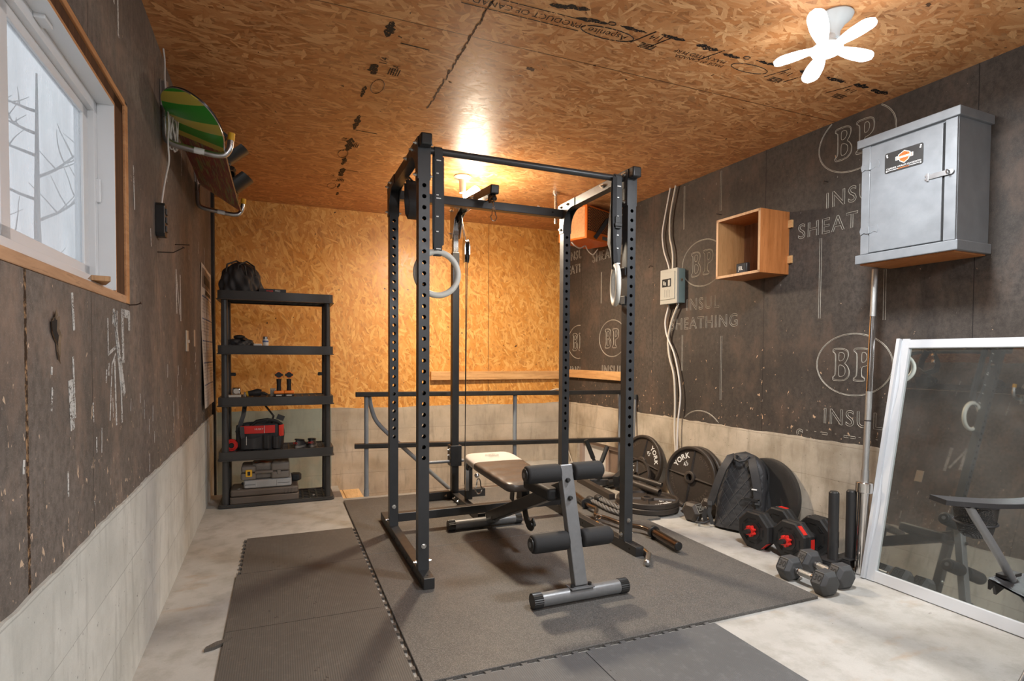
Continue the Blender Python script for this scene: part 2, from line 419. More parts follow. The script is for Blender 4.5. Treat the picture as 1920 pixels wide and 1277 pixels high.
M['zinc'] = simple('zinc_bolt', (.62, .61, .58), .28, 1.0, .1, 90)
M['chrome'] = simple('polished_chrome', (.72, .70, .68), .12, 1.0, .05, 20)
M['chrome_warm'] = simple('brushed_lat_bar', (.66, .58, .50), .22, 1.0, .1, 30)
M['knurl'] = simple('knurled_steel', (.42, .42, .41), .42, 1.0, .2, 500, .5, 900)
M['bench_grey'] = simple('hammered_grey_paint', (.21, .215, .22), .38, .35, .12, 60, .15, 200)
M['foam_pad'] = simple('black_foam_roller', (.020, .020, .021), .75, 0, .25, 90, .4, 500)
M['vinyl_black'] = simple('black_vinyl', (.085, .068, .056), .36, 0, .2, 12, .25, 60)
M['vinyl_white'] = simple('off_white_vinyl', (.62, .58, .53), .42, 0, .06, 20, .15, 80)
M['rubber_black'] = simple('black_rubber', (.018, .018, .018), .60, 0, .2, 50, .2, 200)
M['rubber_grey'] = simple('grey_hex_rubber', (.060, .061, .063), .55, 0, .15, 40, .3, 250)
M['plastic_shelf'] = simple('black_shelf_plastic', (.048, .047, .046), .42, 0, .2, 20, .2, 120)
M['plastic_black'] = simple('black_moulded_plastic', (.020, .020, .020), .38, 0, .15, 30, .15, 150)
M['nylon'] = simple('black_nylon', (.032, .032, .034), .55, 0, .3, 25, .3, 220)
M['webbing'] = simple('grey_webbing', (.048, .050, .053), .65, 0, .2, 60, .4, 500)
M['ring'] = simple('pale_ring_wood', (.66, .655, .60), .45, 0, .06, 30)
M['cast_iron'] = simple('brown_cast_iron', (.050, .040, .033), .48, .15, .25, 60, .4, 260)
M['white_paint'] = simple('white_lettering', (.80, .80, .78), .5, 0, .03)
M['red_plastic'] = simple('red_plastic', (.72, .030, .022), .35, 0, .05)
M['orange_plastic'] = simple('orange_plastic', (.95, .25, .03), .4, 0, .05)
M['yellow_plastic'] = simple('yellow_plastic', (.85, .48, .03), .4, 0, .05)
M['white_vinyl'] = simple('white_window_vinyl', (.74, .76, .78), .35, 0, .04, 8)
M['white_frame'] = simple('white_door_frame', (.60, .62, .645), .32, 0, .05, 8)
M['grey_cabinet'] = simple('grey_gloss_paint', (.215, .227, .24), .36, .1, .25, 14, .2, 60)
M['panel_grey'] = simple('electrical_panel_grey', (.42, .425, .39), .5, 0, .05)
M['panel_teal'] = simple('teal_panel_side', (.21, .30, .30), .5, 0, .08)
M['cable_white'] = simple('cream_cable_sheath', (.62, .57, .49), .5, 0, .08)
M['cord_white'] = simple('white_cord', (.74, .70, .66), .5, 0, .06)
M['grey_paint'] = simple('grey_rail_paint', (.25, .275, .30), .45, 0, .15, 18, .2, 80)
M['black_wood'] = simple('black_painted_wood', (.022, .020, .018), .38, 0, .5, 30, .5, 60)
M['pine'] = wood_material('pine_board', (.50, .26, .10), (.74, .45, .21), 'X', 1, .5)
M['pine_bright'] = wood_material('new_pine_plank', (.68, .42, .19), (.90, .62, .33), 'Y', 1, .5)
M['casing'] = wood_material('window_casing_fir', (.42, .19, .075), (.66, .36, .17), 'X', .7, .5)
M['sill_wood'] = wood_material('window_sill_fir', (.36, .20, .11), (.60, .37, .22), 'X', .7, .6)
M['stud_dark'] = wood_material('dark_stud_wood', (.045, .018, .008), (.12, .055, .025), 'Z', 1, .7)
M['teak'] = wood_material('veneered_teak', (.34, .115, .030), (.52, .20, .065), 'Z', 1, .38)
M['walnut'] = wood_material('walnut_veneer', (.15, .065, .030), (.30, .145, .075), 'Z', 1, .45)
M['oak'] = wood_material('figured_oak_veneer', (.36, .18, .065), (.56, .32, .14), 'Z', .8, .45)
M['edge_wood'] = wood_material('pale_edge_banding', (.50, .27, .13), (.66, .40, .21), 'Z', 1, .5)
M['heater_orange'] = simple('heater_orange_enamel', (.72, .16, .015), .35, 0, .08, 10)
M['galv'] = simple('galvanised_steel', (.55, .56, .57), .30, 1.0, .1, 14)
M['ivory'] = simple('ivory_plastic', (.66, .62, .54), .45, 0, .04)
M['lamp_white'] = simple('lamp_holder_white', (.55, .60, .62), .35, 0, .04)
M['skate_ink'] = simple('black_stamp_ink', (.012, .011, .010), .6, 0, .3, 50)
M['grout'] = simple('dark_brown_nail', (.07, .05, .04), .5, .6)
M['print_line'] = simple('cream_printed_line', (.48, .45, .38), .7, 0, .5, 55)
M['clay'] = simple('clay_conduit', (.42, .25, .17), .8, 0, .25, 30, .5, 60)
M['glow_cool'] = None

def chalk_material():
    t = NT('rubbed_chalk'); o = t.obj(); t.set((.66, .66, .64), .9, 0, .1)
    n = t.noise(o, 170, 4, .75); n2 = t.noise(o, 22, 3)
    a = t.math('GREATER_THAN', t.math('ADD', n, t.math('MULTIPLY', n2, .35)), .655); t.l(a, t.b.inputs['Alpha']); return t.m
M['chalk'] = chalk_material()
def ink_material():
    t = NT('smudged_ink'); o = t.obj(); t.set((.016, .014, .013), .6, 0, .3)
    n = t.noise(o, 90, 4, .7); a = t.math('GREATER_THAN', n, .43); t.l(a, t.b.inputs['Alpha']); return t.m
M['ink'] = ink_material()
def chip_ink(): return M['ink']
def emit(name, col, strength):
    t = NT(name); t.set((.9, .9, .9), .4); t.b.inputs['Emission Color'].default_value = (*col, 1); t.b.inputs['Emission Strength'].default_value = strength; return t.m
M['led_cool'] = emit('lit_led_panel_cool', (.93, .97, 1.0), 2.0)
M['led_warm'] = emit('lit_led_panel_warm', (1.0, .90, .74), 18)
def glass_mat(name, tint=(.92, .96, .97), rough=.12):
    t = NT(name); b = t.b; b.inputs['Base Color'].default_value = (*tint, 1); b.inputs['Roughness'].default_value = rough; b.inputs['Transmission Weight'].default_value = 1; b.inputs['IOR'].default_value = 1.1
    o = t.obj(); n = t.noise(t.map(o, scale=(1, 1, .3)), 9, 5, .65)
    # a dusty film scatters part of the light
    tr = t.n('ShaderNodeBsdfTransparent'); df = t.n('ShaderNodeBsdfDiffuse'); df.inputs[0].default_value = (.62, .66, .68, 1); tl = t.n('ShaderNodeBsdfTranslucent'); tl.inputs[0].default_value = (.80, .84, .86, 1)
    a = t.n('ShaderNodeMixShader'); a.inputs[0].default_value = .55; t.l(df.outputs[0], a.inputs[1]); t.l(tl.outputs[0], a.inputs[2])
    m = t.n('ShaderNodeMixShader'); t.l(t.ramp(n, [(.25, .18), (.75, .60)]), m.inputs[0]); t.l(tr.outputs[0], m.inputs[1]); t.l(a.outputs[0], m.inputs[2])
    gl = t.n('ShaderNodeBsdfGlossy'); gl.inputs['Roughness'].default_value = .05
    m2 = t.n('ShaderNodeMixShader'); m2.inputs[0].default_value = .06; t.l(m.outputs[0], m2.inputs[1]); t.l(gl.outputs[0], m2.inputs[2])
    t.l(m2.outputs[0], t.out.inputs[0]); return t.m
M['glass'] = glass_mat('dusty_window_glass')
def mirror_mat():
    t = NT('dusty_mirror'); o = t.obj(); t.set((.54, .58, .555), .015, 1.0)
    n = t.noise(o, 3.5, 4, .6); t.set(None, t.math('MULTIPLY_ADD', n, .05, -.005, clamp=True)); 
    df = t.n('ShaderNodeBsdfDiffuse'); df.inputs[0].default_value = (.5, .5, .47, 1); m = t.n('ShaderNodeMixShader'); t.l(t.ramp(n, [(.35, .05), (.75, .13)]), m.inputs[0]); t.l(t.b.outputs[0], m.inputs[1]); t.l(df.outputs[0], m.inputs[2]); t.l(m.outputs[0], t.out.inputs[0]); return t.m
M['mirror'] = mirror_mat()
# ================================================================ ROOM
Y0, Y1 = -2.4, 5.23
def wall_mesh(name, mat, m, rects, thick, y_front=0.0, parent=None, ragged=None):
    """slabs in a wall frame: rect = (x0, x1, z0, z1); front face at local y = y_front"""
    b = MB()
    for x0, x1, z0, z1 in rects: b.box(x0, x1, y_front-thick, y_front, z0, z1)
    o = b.build(name, mat, None, smooth=0); place(o, m); return o
# floor: slab up to the stair opening, with tongues on both sides of it
b = MB(); b.box(-.75, 3.3, Y0, 4.30, FZ-.12, FZ); b.box(-.75, .43, 4.30, 4.75, FZ-.12, FZ); b.box(2.22, 3.3, 4.30, 5.3, FZ-.12, FZ)
struct(b.build('floor', M['floor'], smooth=0))
# lowered stair landing of new planks and treads going down to the right
st = MB()
for k in range(8): st.box(-.5+k*.145, -.5+k*.145+.141, 4.31, 5.24, -.19, -.156)
struct(st.build('stair_landing', M['pine_bright'], smooth=0, bev=.002))
st = MB()
for k in range(5): st.box(.66+k*.30, .66+k*.30+.31, 4.31, 5.24, -.40-k*.19, -.36-k*.19)
struct(st.build('stair_treads', M['pine'], smooth=0))
b = MB(); b.box(-.6, 3.0, 4.28, 4.31, -1.5, -.13); b.box(-.6, 3.0, 4.3, 5.3, -1.55, -1.5); b.box(2.2, 2.23, 4.3, 5.3, -1.5, -.13); b.box(-.6, -.55, 4.3, 5.3, -1.5, -.13)
struct(b.build('stair_opening_wall', M['concrete_back'], smooth=0))
# ceiling with a panel joint and printed stamps
b = MB(); b.box(-.75, 3.3, Y0, 5.4, ZC, ZC+.03); ceil_ = struct(b.build('ceiling', M['osb_ceiling'], smooth=0))
# right wall: sheathing, concrete below with basement window opening
XR = lambda y: (y-1.6834)      # local x along right wall frame
mR = on_right(1.6834, 0)
def lr(y): return (y-1.6834)/1.0
sm = sheathing_material('dark_sheathing_right', (.066, .055, .047), seams=[lr(2.66), lr(1.52), lr(3.76), lr(4.88), lr(.3)], zlow=.60, chip=1.0, tint=(.52, .36, .23))
wr = struct(wall_mesh('wall_right', sm, mR, [(lr(Y0), lr(5.3), ZK-.02, ZC+.02)], .03))
def ragged_top(mb, x0, x1, z0, z1, yb, yf, n=150, amp=.006, rnd=None):
    r = random.Random(rnd); ph = [r.uniform(0, 6) for _ in range(4)]
    pr = [(x0, z0)]; top = []
    for i in range(n+1):
        x = x0+(x1-x0)*i/n; z = z1+amp*(math.sin(x*3+ph[0])+.6*math.sin(x*11+ph[1])+.5*math.sin(x*31+ph[2]))*.6+r.uniform(-.5, .5)*amp*.6
        top.append((x, z))
    for (a, za), (c, zc) in zip(top[:-1], top[1:]):
        mb.add([(a, yf, z0), (c, yf, z0), (c, yf, zc), (a, yf, za), (a, yb, z0), (c, yb, z0), (c, yb, zc+.004), (a, yb, za+.004)], [(0,1,2,3), (3,2,6,7), (4,7,6,5), (0,4,5,1)])
b = MB(); ragged_top(b, lr(Y0), lr(3.60), -1.5, ZK, -.15, .010, 190, rnd=1)
ragged_top(b, lr(3.60), lr(5.3), .243, ZK, -.15, .010, 40, rnd=2)
b.box(lr(3.60), lr(5.3), -.15, .010, -1.5, -.06); b.box(lr(4.92), lr(5.3), -.15, .010, -.06, .243); b.box(lr(3.55), lr(3.68), -.15, .010, -.06, .243)
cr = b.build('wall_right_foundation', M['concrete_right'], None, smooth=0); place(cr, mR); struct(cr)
# basement window in the foundation
wn = thing('window_2', 'x', 'x', on_right(4.30, .09, -.05)); del wn['label']; del wn['category']; struct(wn)
f = MB(); f.box(-.62, .62, -.02, .03, .11, .155); f.box(-.62, .62, -.02, .03, -.15, -.12); f.box(-.62, -.57, -.02, .03, -.12, .11); f.box(.57, .62, -.02, .03, -.12, .11); f.box(.12, .17, -.02, .02, -.12, .11)
f.build('window_frame', simple('mauve_window_frame', (.36, .28, .24), .5, 0, .1, 20), wn, smooth=0, bev=.002, world=False)
f = MB(); f.box(.17, .57, -.01, .0, -.12, .11); f.build('window_panel', simple('white_hardboard', (.66, .66, .66), .4, 0, .05), wn, smooth=0, world=False)
f = MB(); f.box(-.57, .12, -.01, .0, -.12, .11); f.build('window_pane', simple('brown_boarding', (.26, .19, .15), .5, 0, .2, 20), wn, smooth=0, world=False)
# back wall
mB = Matrix(((1, .01128, 0), (-.01128, 1, 0), (0, 0, 1))).to_4x4(); mB.translation = Vector((0, by_(0), 0))
wb = MB(); wb.box(-.7, 3.2, 0, .03, ZK-.03+.01, ZC+.02); wb = place(wb.build('wall_back', M['osb_wall'], smooth=0), mB); struct(wb)
b = MB()
r = random.Random(5); n = 120; pts = []
for i in range(n+1):
    x = -.7+3.9*i/n; pts.append((x, ZK-.012-.006*x*0+.005*math.sin(x*5)+.003*math.sin(x*17)+r.uniform(-.0015, .0015)))
for (a, za), (c, zc) in zip(pts[:-1], pts[1:]):
    b.add([(a, -.014, -1.5), (c, -.014, -1.5), (c, -.014, zc), (a, -.014, za), (a, .1, -1.5), (c, .1, -1.5), (c, .1, zc), (a, .1, za)], [(0,1,2,3), (3,2,6,7), (4,7,6,5)])
struct(place(b.build('wall_back_foundation', M['concrete_back'], smooth=0), mB))
# left wall with the window opening (local x = -(y-1.8205))
mL = on_left(1.8205, 0)
def ll(y): return -(y-1.8205)
WY0, WY1, WZ0, WZ1 = .55, 2.205, 1.212, 1.868
smL = sheathing_material('dark_sheathing_left', (.165, .144, .128), seams=[ll(1.775), ll(2.68), ll(3.87)], wide=[ll(1.347)], zlow=.55, chip=1.25, tint=(.56, .43, .31))
wl = struct(wall_mesh('wall_left', smL, mL, [(ll(5.3), ll(WY1), ZK-.02, ZC+.02), (ll(WY0), ll(Y0), ZK-.02, ZC+.02), (ll(WY1), ll(WY0), ZK-.02, WZ0), (ll(WY1), ll(WY0), WZ1, ZC+.02)], .030))
b = MB(); ragged_top(b, ll(5.3), ll(Y0), -1.5, ZK-.004, -.15, .008, 300, rnd=9)
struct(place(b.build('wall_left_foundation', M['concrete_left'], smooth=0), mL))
b = MB(); b.box(-.9, 3.4, Y0-.05, Y0, -1, ZC+.03); struct(b.build('wall_front', simple('dark_sheathing_front', (.05, .042, .036), .8, 0, .3, 8), smooth=0))
# wood boards along the back and right walls
b = MB(); b.box(1.314, 2.70, by_(2)-.040, by_(2)-.004, .822, .905); struct(b.build('trim_1', M['pine'], smooth=0, bev=.003))
b = MB(); b.box(0, .95, 0, .036, -.038, .040); o = b.build('trim_2', M['pine'], smooth=0, bev=.003); place(o, on_right(4.15, .882)); struct(o)
# thin dark strip for the gap in the left rear corner
b = MB(); b.box(-.492, -.468, 4.93, 5.0, -.15, 2.33); struct(b.build('trim_3', M['black_wood'], smooth=0, bev=.003))

# ---------------------------------------------------------------- window (left wall)
win = thing('window_1', 'x', 'x', on_left(2.055, 1.245)); del win['label']; del win['category']; struct(win)
# local: x = distance towards the camera from the jamb edge, y into room, z up from the sill; opening 0..1.45 x 0..0.56
H = .560; Wd = 1.45
f = MB(); f.box(-.012, 0, -.06, -.005, -.01, H+.012); f.box(-.01, Wd, -.06, -.005, H, H+.012)
f.build('inner_casing', M['casing'], win, smooth=0, bev=.002, world=False)
f = MB(); f.box(-.150, -.112, -.02, .001, -.03, H+.055); f.box(-.112, Wd, -.02, .001, H+.044, H+.062)
f.build('outer_casing', M['casing'], win, smooth=0, bev=.002, world=False)
f = MB(); f.box(-.118, -.010, -.06, -.006, -.03, H+.05); f.box(-.118, Wd, -.06, -.006, H+.012, H+.05); f.build('stud_recess', M['stud_dark'], win, smooth=0, world=False)
f = MB(); f.box(-.118, Wd, -.058, -.002, -.031, -.004); f.build('window_sill', M['sill_wood'], win, smooth=0, bev=.003, world=False)
D = -.048
f = MB(); f.box(0, .002, D, -.004, 0, H); f.box(0, Wd, D, -.004, H-.002, H); f.box(0, Wd, D, -.012, -.002, .003)
# vinyl frame and sashes
f.box(0, .030, D-.05, D, 0, H); f.box(0, Wd, D-.05, D, H-.035, H); f.box(0, Wd, D-.05, D, 0, .034); f.box(Wd-.03, Wd, D-.05, D, 0, H)
f.build('window_frame', M['white_vinyl'], win, smooth=0, bev=.0015, world=False)
f = MB()
for x0, x1, yy in ((.030, .62, D-.016), (.60, 1.42, D-.034)):
    f.box(x0, x0+.045, yy-.014, yy, .034, H-.035); f.box(x1-.045, x1, yy-.014, yy, .034, H-.035); f.box(x0, x1, yy-.014, yy, .034, .066); f.box(x0, x1, yy-.014, yy, H-.062, H-.035)
f.build('sash', M['white_vinyl'], win, smooth=0, bev=.0015, world=False)
f = MB(); f.box(.075, .575, D-.026, D-.022, .066, H-.062); f.box(.645, 1.375, D-.044, D-.040, .066, H-.062); f.build('window_pane', M['glass'], win, smooth=0, world=False)
f = MB(); f.box(.004, .016, D-.004, D+.010, .26, .33); f.box(.44, .49, D+.0, D+.022, H-.012, H-.001); f.build('sash_catch', M['white_vinyl'], win, smooth=0, bev=.002, world=False)
# outer exterior casing seen through the glass and the ground outside
o = tag(MB().box(-40, -1.2, -8, 60, -.6, -.5).build('snowy_ground', simple('grey_white_snow', (.75, .77, .80), .8, 0, .1, 1)), 'flat snow covered ground outside the left window', 'ground'); o['kind'] = 'structure'; del o['label']; del o['category']
wb_ = MB()
pts = []
tr = MB(); rr = random.Random(3)
def branch(mb, p, d, L, r, dep):
    pts = [Vector(p)]; dd = Vector(d)
    for i in range(5):
        dd = (dd+Vector((rr.uniform(-.12, .12), rr.uniform(-.12, .12), rr.uniform(-.02, .12)))).normalized(); pts.append(pts[-1]+dd*L/5)
    mb.tube(pts, r, 5, rs=[r*(1-.13*i) for i in range(6)])
    if dep > 0:
        for i in range(2, 6):
            for s in (1, 2):
                nd = (dd*.5+Vector((rr.uniform(-1, 1), rr.uniform(-1, 1), rr.uniform(.0, .6)))).normalized(); branch(mb, pts[i], nd, L*.55, r*.42, dep-1)
def bare_tree(x, y, h, r, label):
    t = thing('bare_tree', label, 'tree', T(x, y, -.5), group=None)
    k = MB(); k.tube([(0, 0, 0), (.05, .03, h*.3), (0, .08, h*.6), (.05, 0, h)], r, 8, rs=[r, r*.8, r*.5, r*.15]); k.build('trunk', M['tree'], t, world=False)
    bb = MB()
    for i in range(13):
        z = h*(.18+.06*i); a = rr.uniform(0, 6.28); branch(bb, (0, .03, z), (math.cos(a), math.sin(a), .25), h*.28*(1.1-.06*i), r*.3, 1)
    bb.build('branches', M['tree'], t, world=False)
M['tree'] = simple('grey_bark', (.20, .19, .185), .9)
bare_tree(-4.0, 12.5, 6.5, .10, 'bare leafless tree seen through the dusty left window pane')
sc_ = MB(); sc_.box(0, .115, -.001, .042, .0, .014, T(0, 0, 0) @ Rz(.22)); sc_ = sc_.build('wood_offcut', M['oak'], smooth=0, bev=.001); place(sc_, on_left(1.93, 1.2475, -.046) @ Rz(.1)); tag(sc_, 'small wood offcut lying on the sill in the right corner of the left window', 'wood scrap')

# ---------------------------------------------------------------- printed marks on the right wall (one mesh, pattern of the wall)
pm = MB()
Bp = [(-.5,1),( .15,1),(.42,.85),(.45,.55),(.33,.22),(.20,.08),(.38,-.08),(.52,-.38),(.48,-.75),(.25,-.98),(-.10,-1.03),(-.5,-1.0),(-.53,-.78),(-.36,-.72),(-.36,.72),(-.53,.76)]
Bh1 = [(-.15,.75),(.05,.75),(.18,.66),(.20,.45),(.08,.24),(-.15,.2)]
Bh2 = [(-.15,-.02),(.05,-.04),(.24,-.2),(.26,-.5),(.14,-.72),(-.15,-.76)]
Pp = [(-.5,1),(.2,1),(.45,.85),(.52,.5),(.46,.12),(.22,-.08),(-.06,-.12),(-.06,-.72),(.12,-.8),(.14,-1),(-.52,-1),(-.52,-.8),(-.34,-.72),(-.34,.72),(-.52,.8)]
Ph = [(-.06,.75),(.12,.75),(.22,.62),(.24,.4),(.15,.18),(-.06,.12)]
def smooth_poly(p, k=2):
    for _ in range(k):
        q = []
        for i in range(len(p)):
            a, c = p[i], p[(i+1) % len(p)]; q += [(a[0]*.8+c[0]*.2, a[1]*.8+c[1]*.2), (a[0]*.2+c[0]*.8, a[1]*.2+c[1]*.8)]
        p = q
    return p
def bp_logo(mb, m, clip=None, low=True):
    outline(mb, ell(0, 0, .213, .167, 72), m, .0016, True, clip); outline(mb, ell(0, 0, .208, .162, 72), m, .0011, True, clip)
    for poly, cx in ((Bp, -.065), (Bh1, -.065), (Bh2, -.065), (Pp, .055), (Ph, .055)):
        P = smooth_poly([(cx+x*.095, y*.088) for x, y in poly], 2); outline(mb, P, m, .0015, True, clip)
    for poly, cx in ((Bp, -.065), (Pp, .055)):
        P = smooth_poly([(cx+x*.095*.90+(.001), y*.088*.93) for x, y in poly], 2); outline(mb, P, m, .0009, True, clip)
    for txt, dz, st in (('INSUL', -.293, 1.0), ('SHEATHING', -.430, 1.0)):
        if low or txt == 'INSUL': put_outline(mb, txt, .122, m @ T(0, dz, 0), .0014, .92, 1.15, clip)
ctop = lambda z0: (lambda p: p.z > z0 and p.z < ZC)
for (y, z) in ((2.083, 2.215), (2.070, 1.017), (3.205, 1.728), (3.20, .503), (4.335, 1.22), (4.34, 2.418)):
    bp_logo(pm, mark_right(y, z, .0004), ctop(ZK+.008), not (y > 4 and z < 2))
sheet = 4.885
bp_logo(pm, mark_right(4.925, 1.20, .0004), lambda p: p.z > ZK+.008 and p.z < ZC and p.y > sheet and p.y < 5.19, False)
bp_logo(pm, mark_right(4.965, 2.36, .0004), lambda p: p.z > ZK+.008 and p.z < ZC and p.y > sheet and p.y < 5.19)
def slot(mb, m, L, w=.011): 
    outline(mb, [(-w/2, -L/2), (w/2, -L/2), (w/2, L/2), (-w/2, L/2)], m, .0012)
for y, z0, z1 in ((3.012, .76, 1.20), (2.272, 1.276, 1.726), (1.909, 1.246, 1.502), (3.038, 2.06, 2.33), (3.405, 2.007, 2.325), (3.405, .95, 1.22), (4.52, 1.55, 1.84), (1.60, .72, .80)):
    slot(pm, mark_right(y, (z0+z1)/2, .0004), z1-z0)
o = pm.build('printed_lettering', M['print_line'], smooth=0); o.parent = wr; o.matrix_parent_inverse = mR.inverted()

# ceiling stamps: mark frame on the ceiling (s = +x, t = -y seen from below is mirrored as in the photo)
def mark_ceil(x, y, a=0): return T(x, y, ZC-.0006) @ Rz(a+PI) @ Rx(PI)
ck = MB(); rs = random.Random(12)
def blotch(mb, m, L, w, n=9, seed=0):
    q = random.Random(seed); up = []; dn = []
    for i in range(n+1):
        t = i/n; x = -L/2+L*t; e = math.sin(PI*min(1, max(0, t)))**.4
        up.append((x+q.uniform(-.01, .01)*L, w*.5*e*q.uniform(.5, 1.3))); dn.append((x+q.uniform(-.01, .01)*L, -w*.5*e*q.uniform(.4, 1.4)))
    mb.prism(up+dn[::-1], 0, .0004, m)
def stamp_run(mb, pts_m):
    pass
A = PI/2+.03
for i, (x, y, L, w) in enumerate(((.41, 2.28, .12, .035), (.40, 2.62, .10, .05), (.385, 2.86, .13, .02), (.40, 3.25, .22, .03), (.40, 3.60, .24, .045), (.40, 3.92, .16, .03), (.41, 4.16, .20, .04), (.42, 4.5, .12, .02), (.43, 4.72, .10, .02))): blotch(ck, mark_ceil(x, y, A), L, w, 12, i)
for x, y, s in ((.53, 2.36, .10), (.47, 3.36, .10), (.46, 4.1, .10)):
    stroke(ck, [(-.06, 0), (.06, .005)], .006, mark_ceil(x, y, .1)); put_text(ck, 'SBA', .045, mark_ceil(x-.04, y+.22, A), .0004)
    put_text(ck, '1/4', .05, mark_ceil(x-.10, y+.17, A), .0004)
    for k in range(5): stroke(ck, [(-.03, k*.011), (.03, k*.011)], .005, mark_ceil(x-.02, y+.25, A))
    outline(ck, ell(0, 0, .075, .030, 20), mark_ceil(x-.09, y+.42, A), .0014)
put_text(ck, 'PRODUCT OF CANADA', .044, mark_ceil(.86, 1.965, -.02), .0004); stroke(ck, [(-.24, -.035), (.24, -.035)], .004, mark_ceil(.86, 1.965, -.02)); stroke(ck, [(-.24, .035), (.24, .035)], .004, mark_ceil(.86, 1.965, -.02))
for i, (x, y, L, w, a) in enumerate(((1.00, 1.875, .16, .03, -.2), (1.12, 1.915, .14, .022, -.1), (1.30, 1.90, .13, .02, 0), (1.48, 1.885, .12, .022, 0), (1.66, 1.89, .12, .03, 0), (1.80, 1.90, .10, .02, 0), (1.98, 1.885, .12, .02, 0), (2.23, 1.875, .12, .028, 0), (2.40, 1.87, .13, .028, 0), (2.56, 1.865, .10, .03, 0), (2.70, 1.87, .12, .03, 0))): blotch(ck, mark_ceil(x, y, a), L, w, 12, 40+i)
outline(ck, ell(0, 0, .12, .035, 24), mark_ceil(1.22, 1.965, -.02), .0022); put_text(ck, 'Aspenite', .05, mark_ceil(1.22, 1.965, -.02), .0004)
outline(ck, ell(0, 0, .10, .03, 24), mark_ceil(1.95, 1.95, -.02), .0018); outline(ck, ell(0, 0, .016, .010, 12), mark_ceil(1.20, 1.90), .002); outline(ck, ell(0, 0, .016, .010, 12), mark_ceil(1.87, 1.885), .002)
for x in (1.37, 1.46, 1.72, 2.10, 2.22, 2.50): stroke(ck, [(-.02, -.05), (.03, .05)], .006, mark_ceil(x, 1.93))
for x in (1.42, 2.14, 2.56):
    put_text(ck, '1/4', .05, mark_ceil(x, 1.915), .0004)
    for k in range(4): stroke(ck, [(-.035, k*.010), (.035, k*.010)], .005, mark_ceil(x, 1.965))
put_text(ck, 'MAX RATED PERF', .034, mark_ceil(1.68, 1.955, -.03), .0004); put_text(ck, 'MADE IN CANADA', .030, mark_ceil(1.70, 1.985, -.03), .0004)
o = ck.build('printed_stamp', M['ink'], smooth=0); o.parent = ceil_
ks = MB()
for x, y, s in ((1.05, 2.34, .05), (.75, 2.60, .02), (1.30, 2.20, .02), (1.5, 2.25, .018), (2.2, 1.35, .03)): blotch(ks, mark_ceil(x, y, .4), s, s*.5, 8, int(x*10))
# joint line parallel to the depth of the room and its torn edge
q = random.Random(4); 
for i in range(46):
    y = 1.55+i*.03
    if y > 2.95: break
    blotch(ks, mark_ceil(.722+q.uniform(-.004, .004), y, PI/2+q.uniform(-.15, .15)), .045, .006+q.uniform(0, .008), 6, 100+i)
o = ks.build('ceiling_stain', simple('brown_knot_stain', (.10, .045, .018), .7), smooth=0); o.parent = ceil_

# chalk letters and strokes on the left wall
ch = MB()
def cs(y, z, pts, w): stroke(ch, pts, w, mark_left(y, z, .0006), .0006)
cs(2.07, 1.05, [(-.075, .095), (-.07, .12), (.045, -.12)], .028); cs(2.07, 1.05, [(-.075, .13), (-.03, .0), (.01, -.12)], .016); cs(2.07, 1.05, [(-.14, .10), (-.14, 0), (-.06, .02)], .010)
cs(2.07, 1.05, [(-.13, -.19), (-.10, -.03), (-.06, -.0)], .008); cs(2.07, 1.05, [(.035, -.02), (.03, .13), (.12, .13), (.12, .085)], .026)
for dx in (-.07, .0): cs(2.07+dx, .93, [(0, .10), (.012, -.09)], .014)
for y, z, L in ((2.04, 2.16, .10), (2.09, 2.10, .13), (2.02, 2.24, .05)): cs(y, z, [(0, L/2), (.004, -L/2)], .016)
for y, z, L, w in ((3.19, 1.36, .20, .030), (3.32, 1.34, .22, .026), (2.28, 1.62, .14, .012), (1.60, .93, .10, .030), (1.62, .97, .14, .010), (3.20, .84, .22, .005), (4.45, 1.72, .14, .012), (1.62, 1.15, .08, .014), (3.40, 2.07, .16, .006), (2.95, 1.9, .14, .005)): cs(y, z, [(0, L/2), (.01, -L/2)], w)
cs(3.25, 1.35, [(-.05, .09), (.045, -.09)], .020); qc = random.Random(31)
for k in range(46):
    y = qc.uniform(1.15, 4.7); z = .62+abs(qc.gauss(0, .42)); L = qc.uniform(.01, .07); w = qc.uniform(.003, .010)
    if z > 1.17 and 1.1 < y < 2.25: continue
    if z > 2.25 or 4.18 < y: continue
    cs(y, z, [(0, L/2), (qc.uniform(-.008, .008), -L/2)], w)
o = ch.build('chalk_marks', M['chalk'], smooth=0); o.parent = wl; o.matrix_parent_inverse = mL.inverted()
# hole broken into the left sheathing: dark irregular opening with torn lip
hm = MB(); qh = random.Random(2)
P = [(math.cos(2*PI*i/18)*.015*qh.uniform(.5, 1.4)+.006*math.sin(4*PI*i/18), math.sin(2*PI*i/18)*.050*qh.uniform(.7, 1.2)) for i in range(18)]
hm.prism(P, 0, .0008, mark_left(1.505, 1.085, .0005) @ Rz(.25)); o = hm.build('torn_hole', M['hole'], smooth=0); o.parent = wl; o.matrix_parent_inverse = mL.inverted()
hm = MB()
for i in range(18): 
    a, c = P[i], P[(i+1) % 18]; k = qh.uniform(1.03, 1.28)
    hm.add([(a[0], a[1], .0012), (c[0], c[1], .0012), (c[0]*k, c[1]*k, .0055), (a[0]*k, a[1]*k, .0045)], [(0, 1, 2, 3)], mark_left(1.505, 1.085, .0005) @ Rz(.25))
o = hm.build('torn_lip', simple('torn_fibre', (.20, .14, .09), .9, 0, .4, 80), smooth=0); o.parent = wl; o.matrix_parent_inverse = mL.inverted()

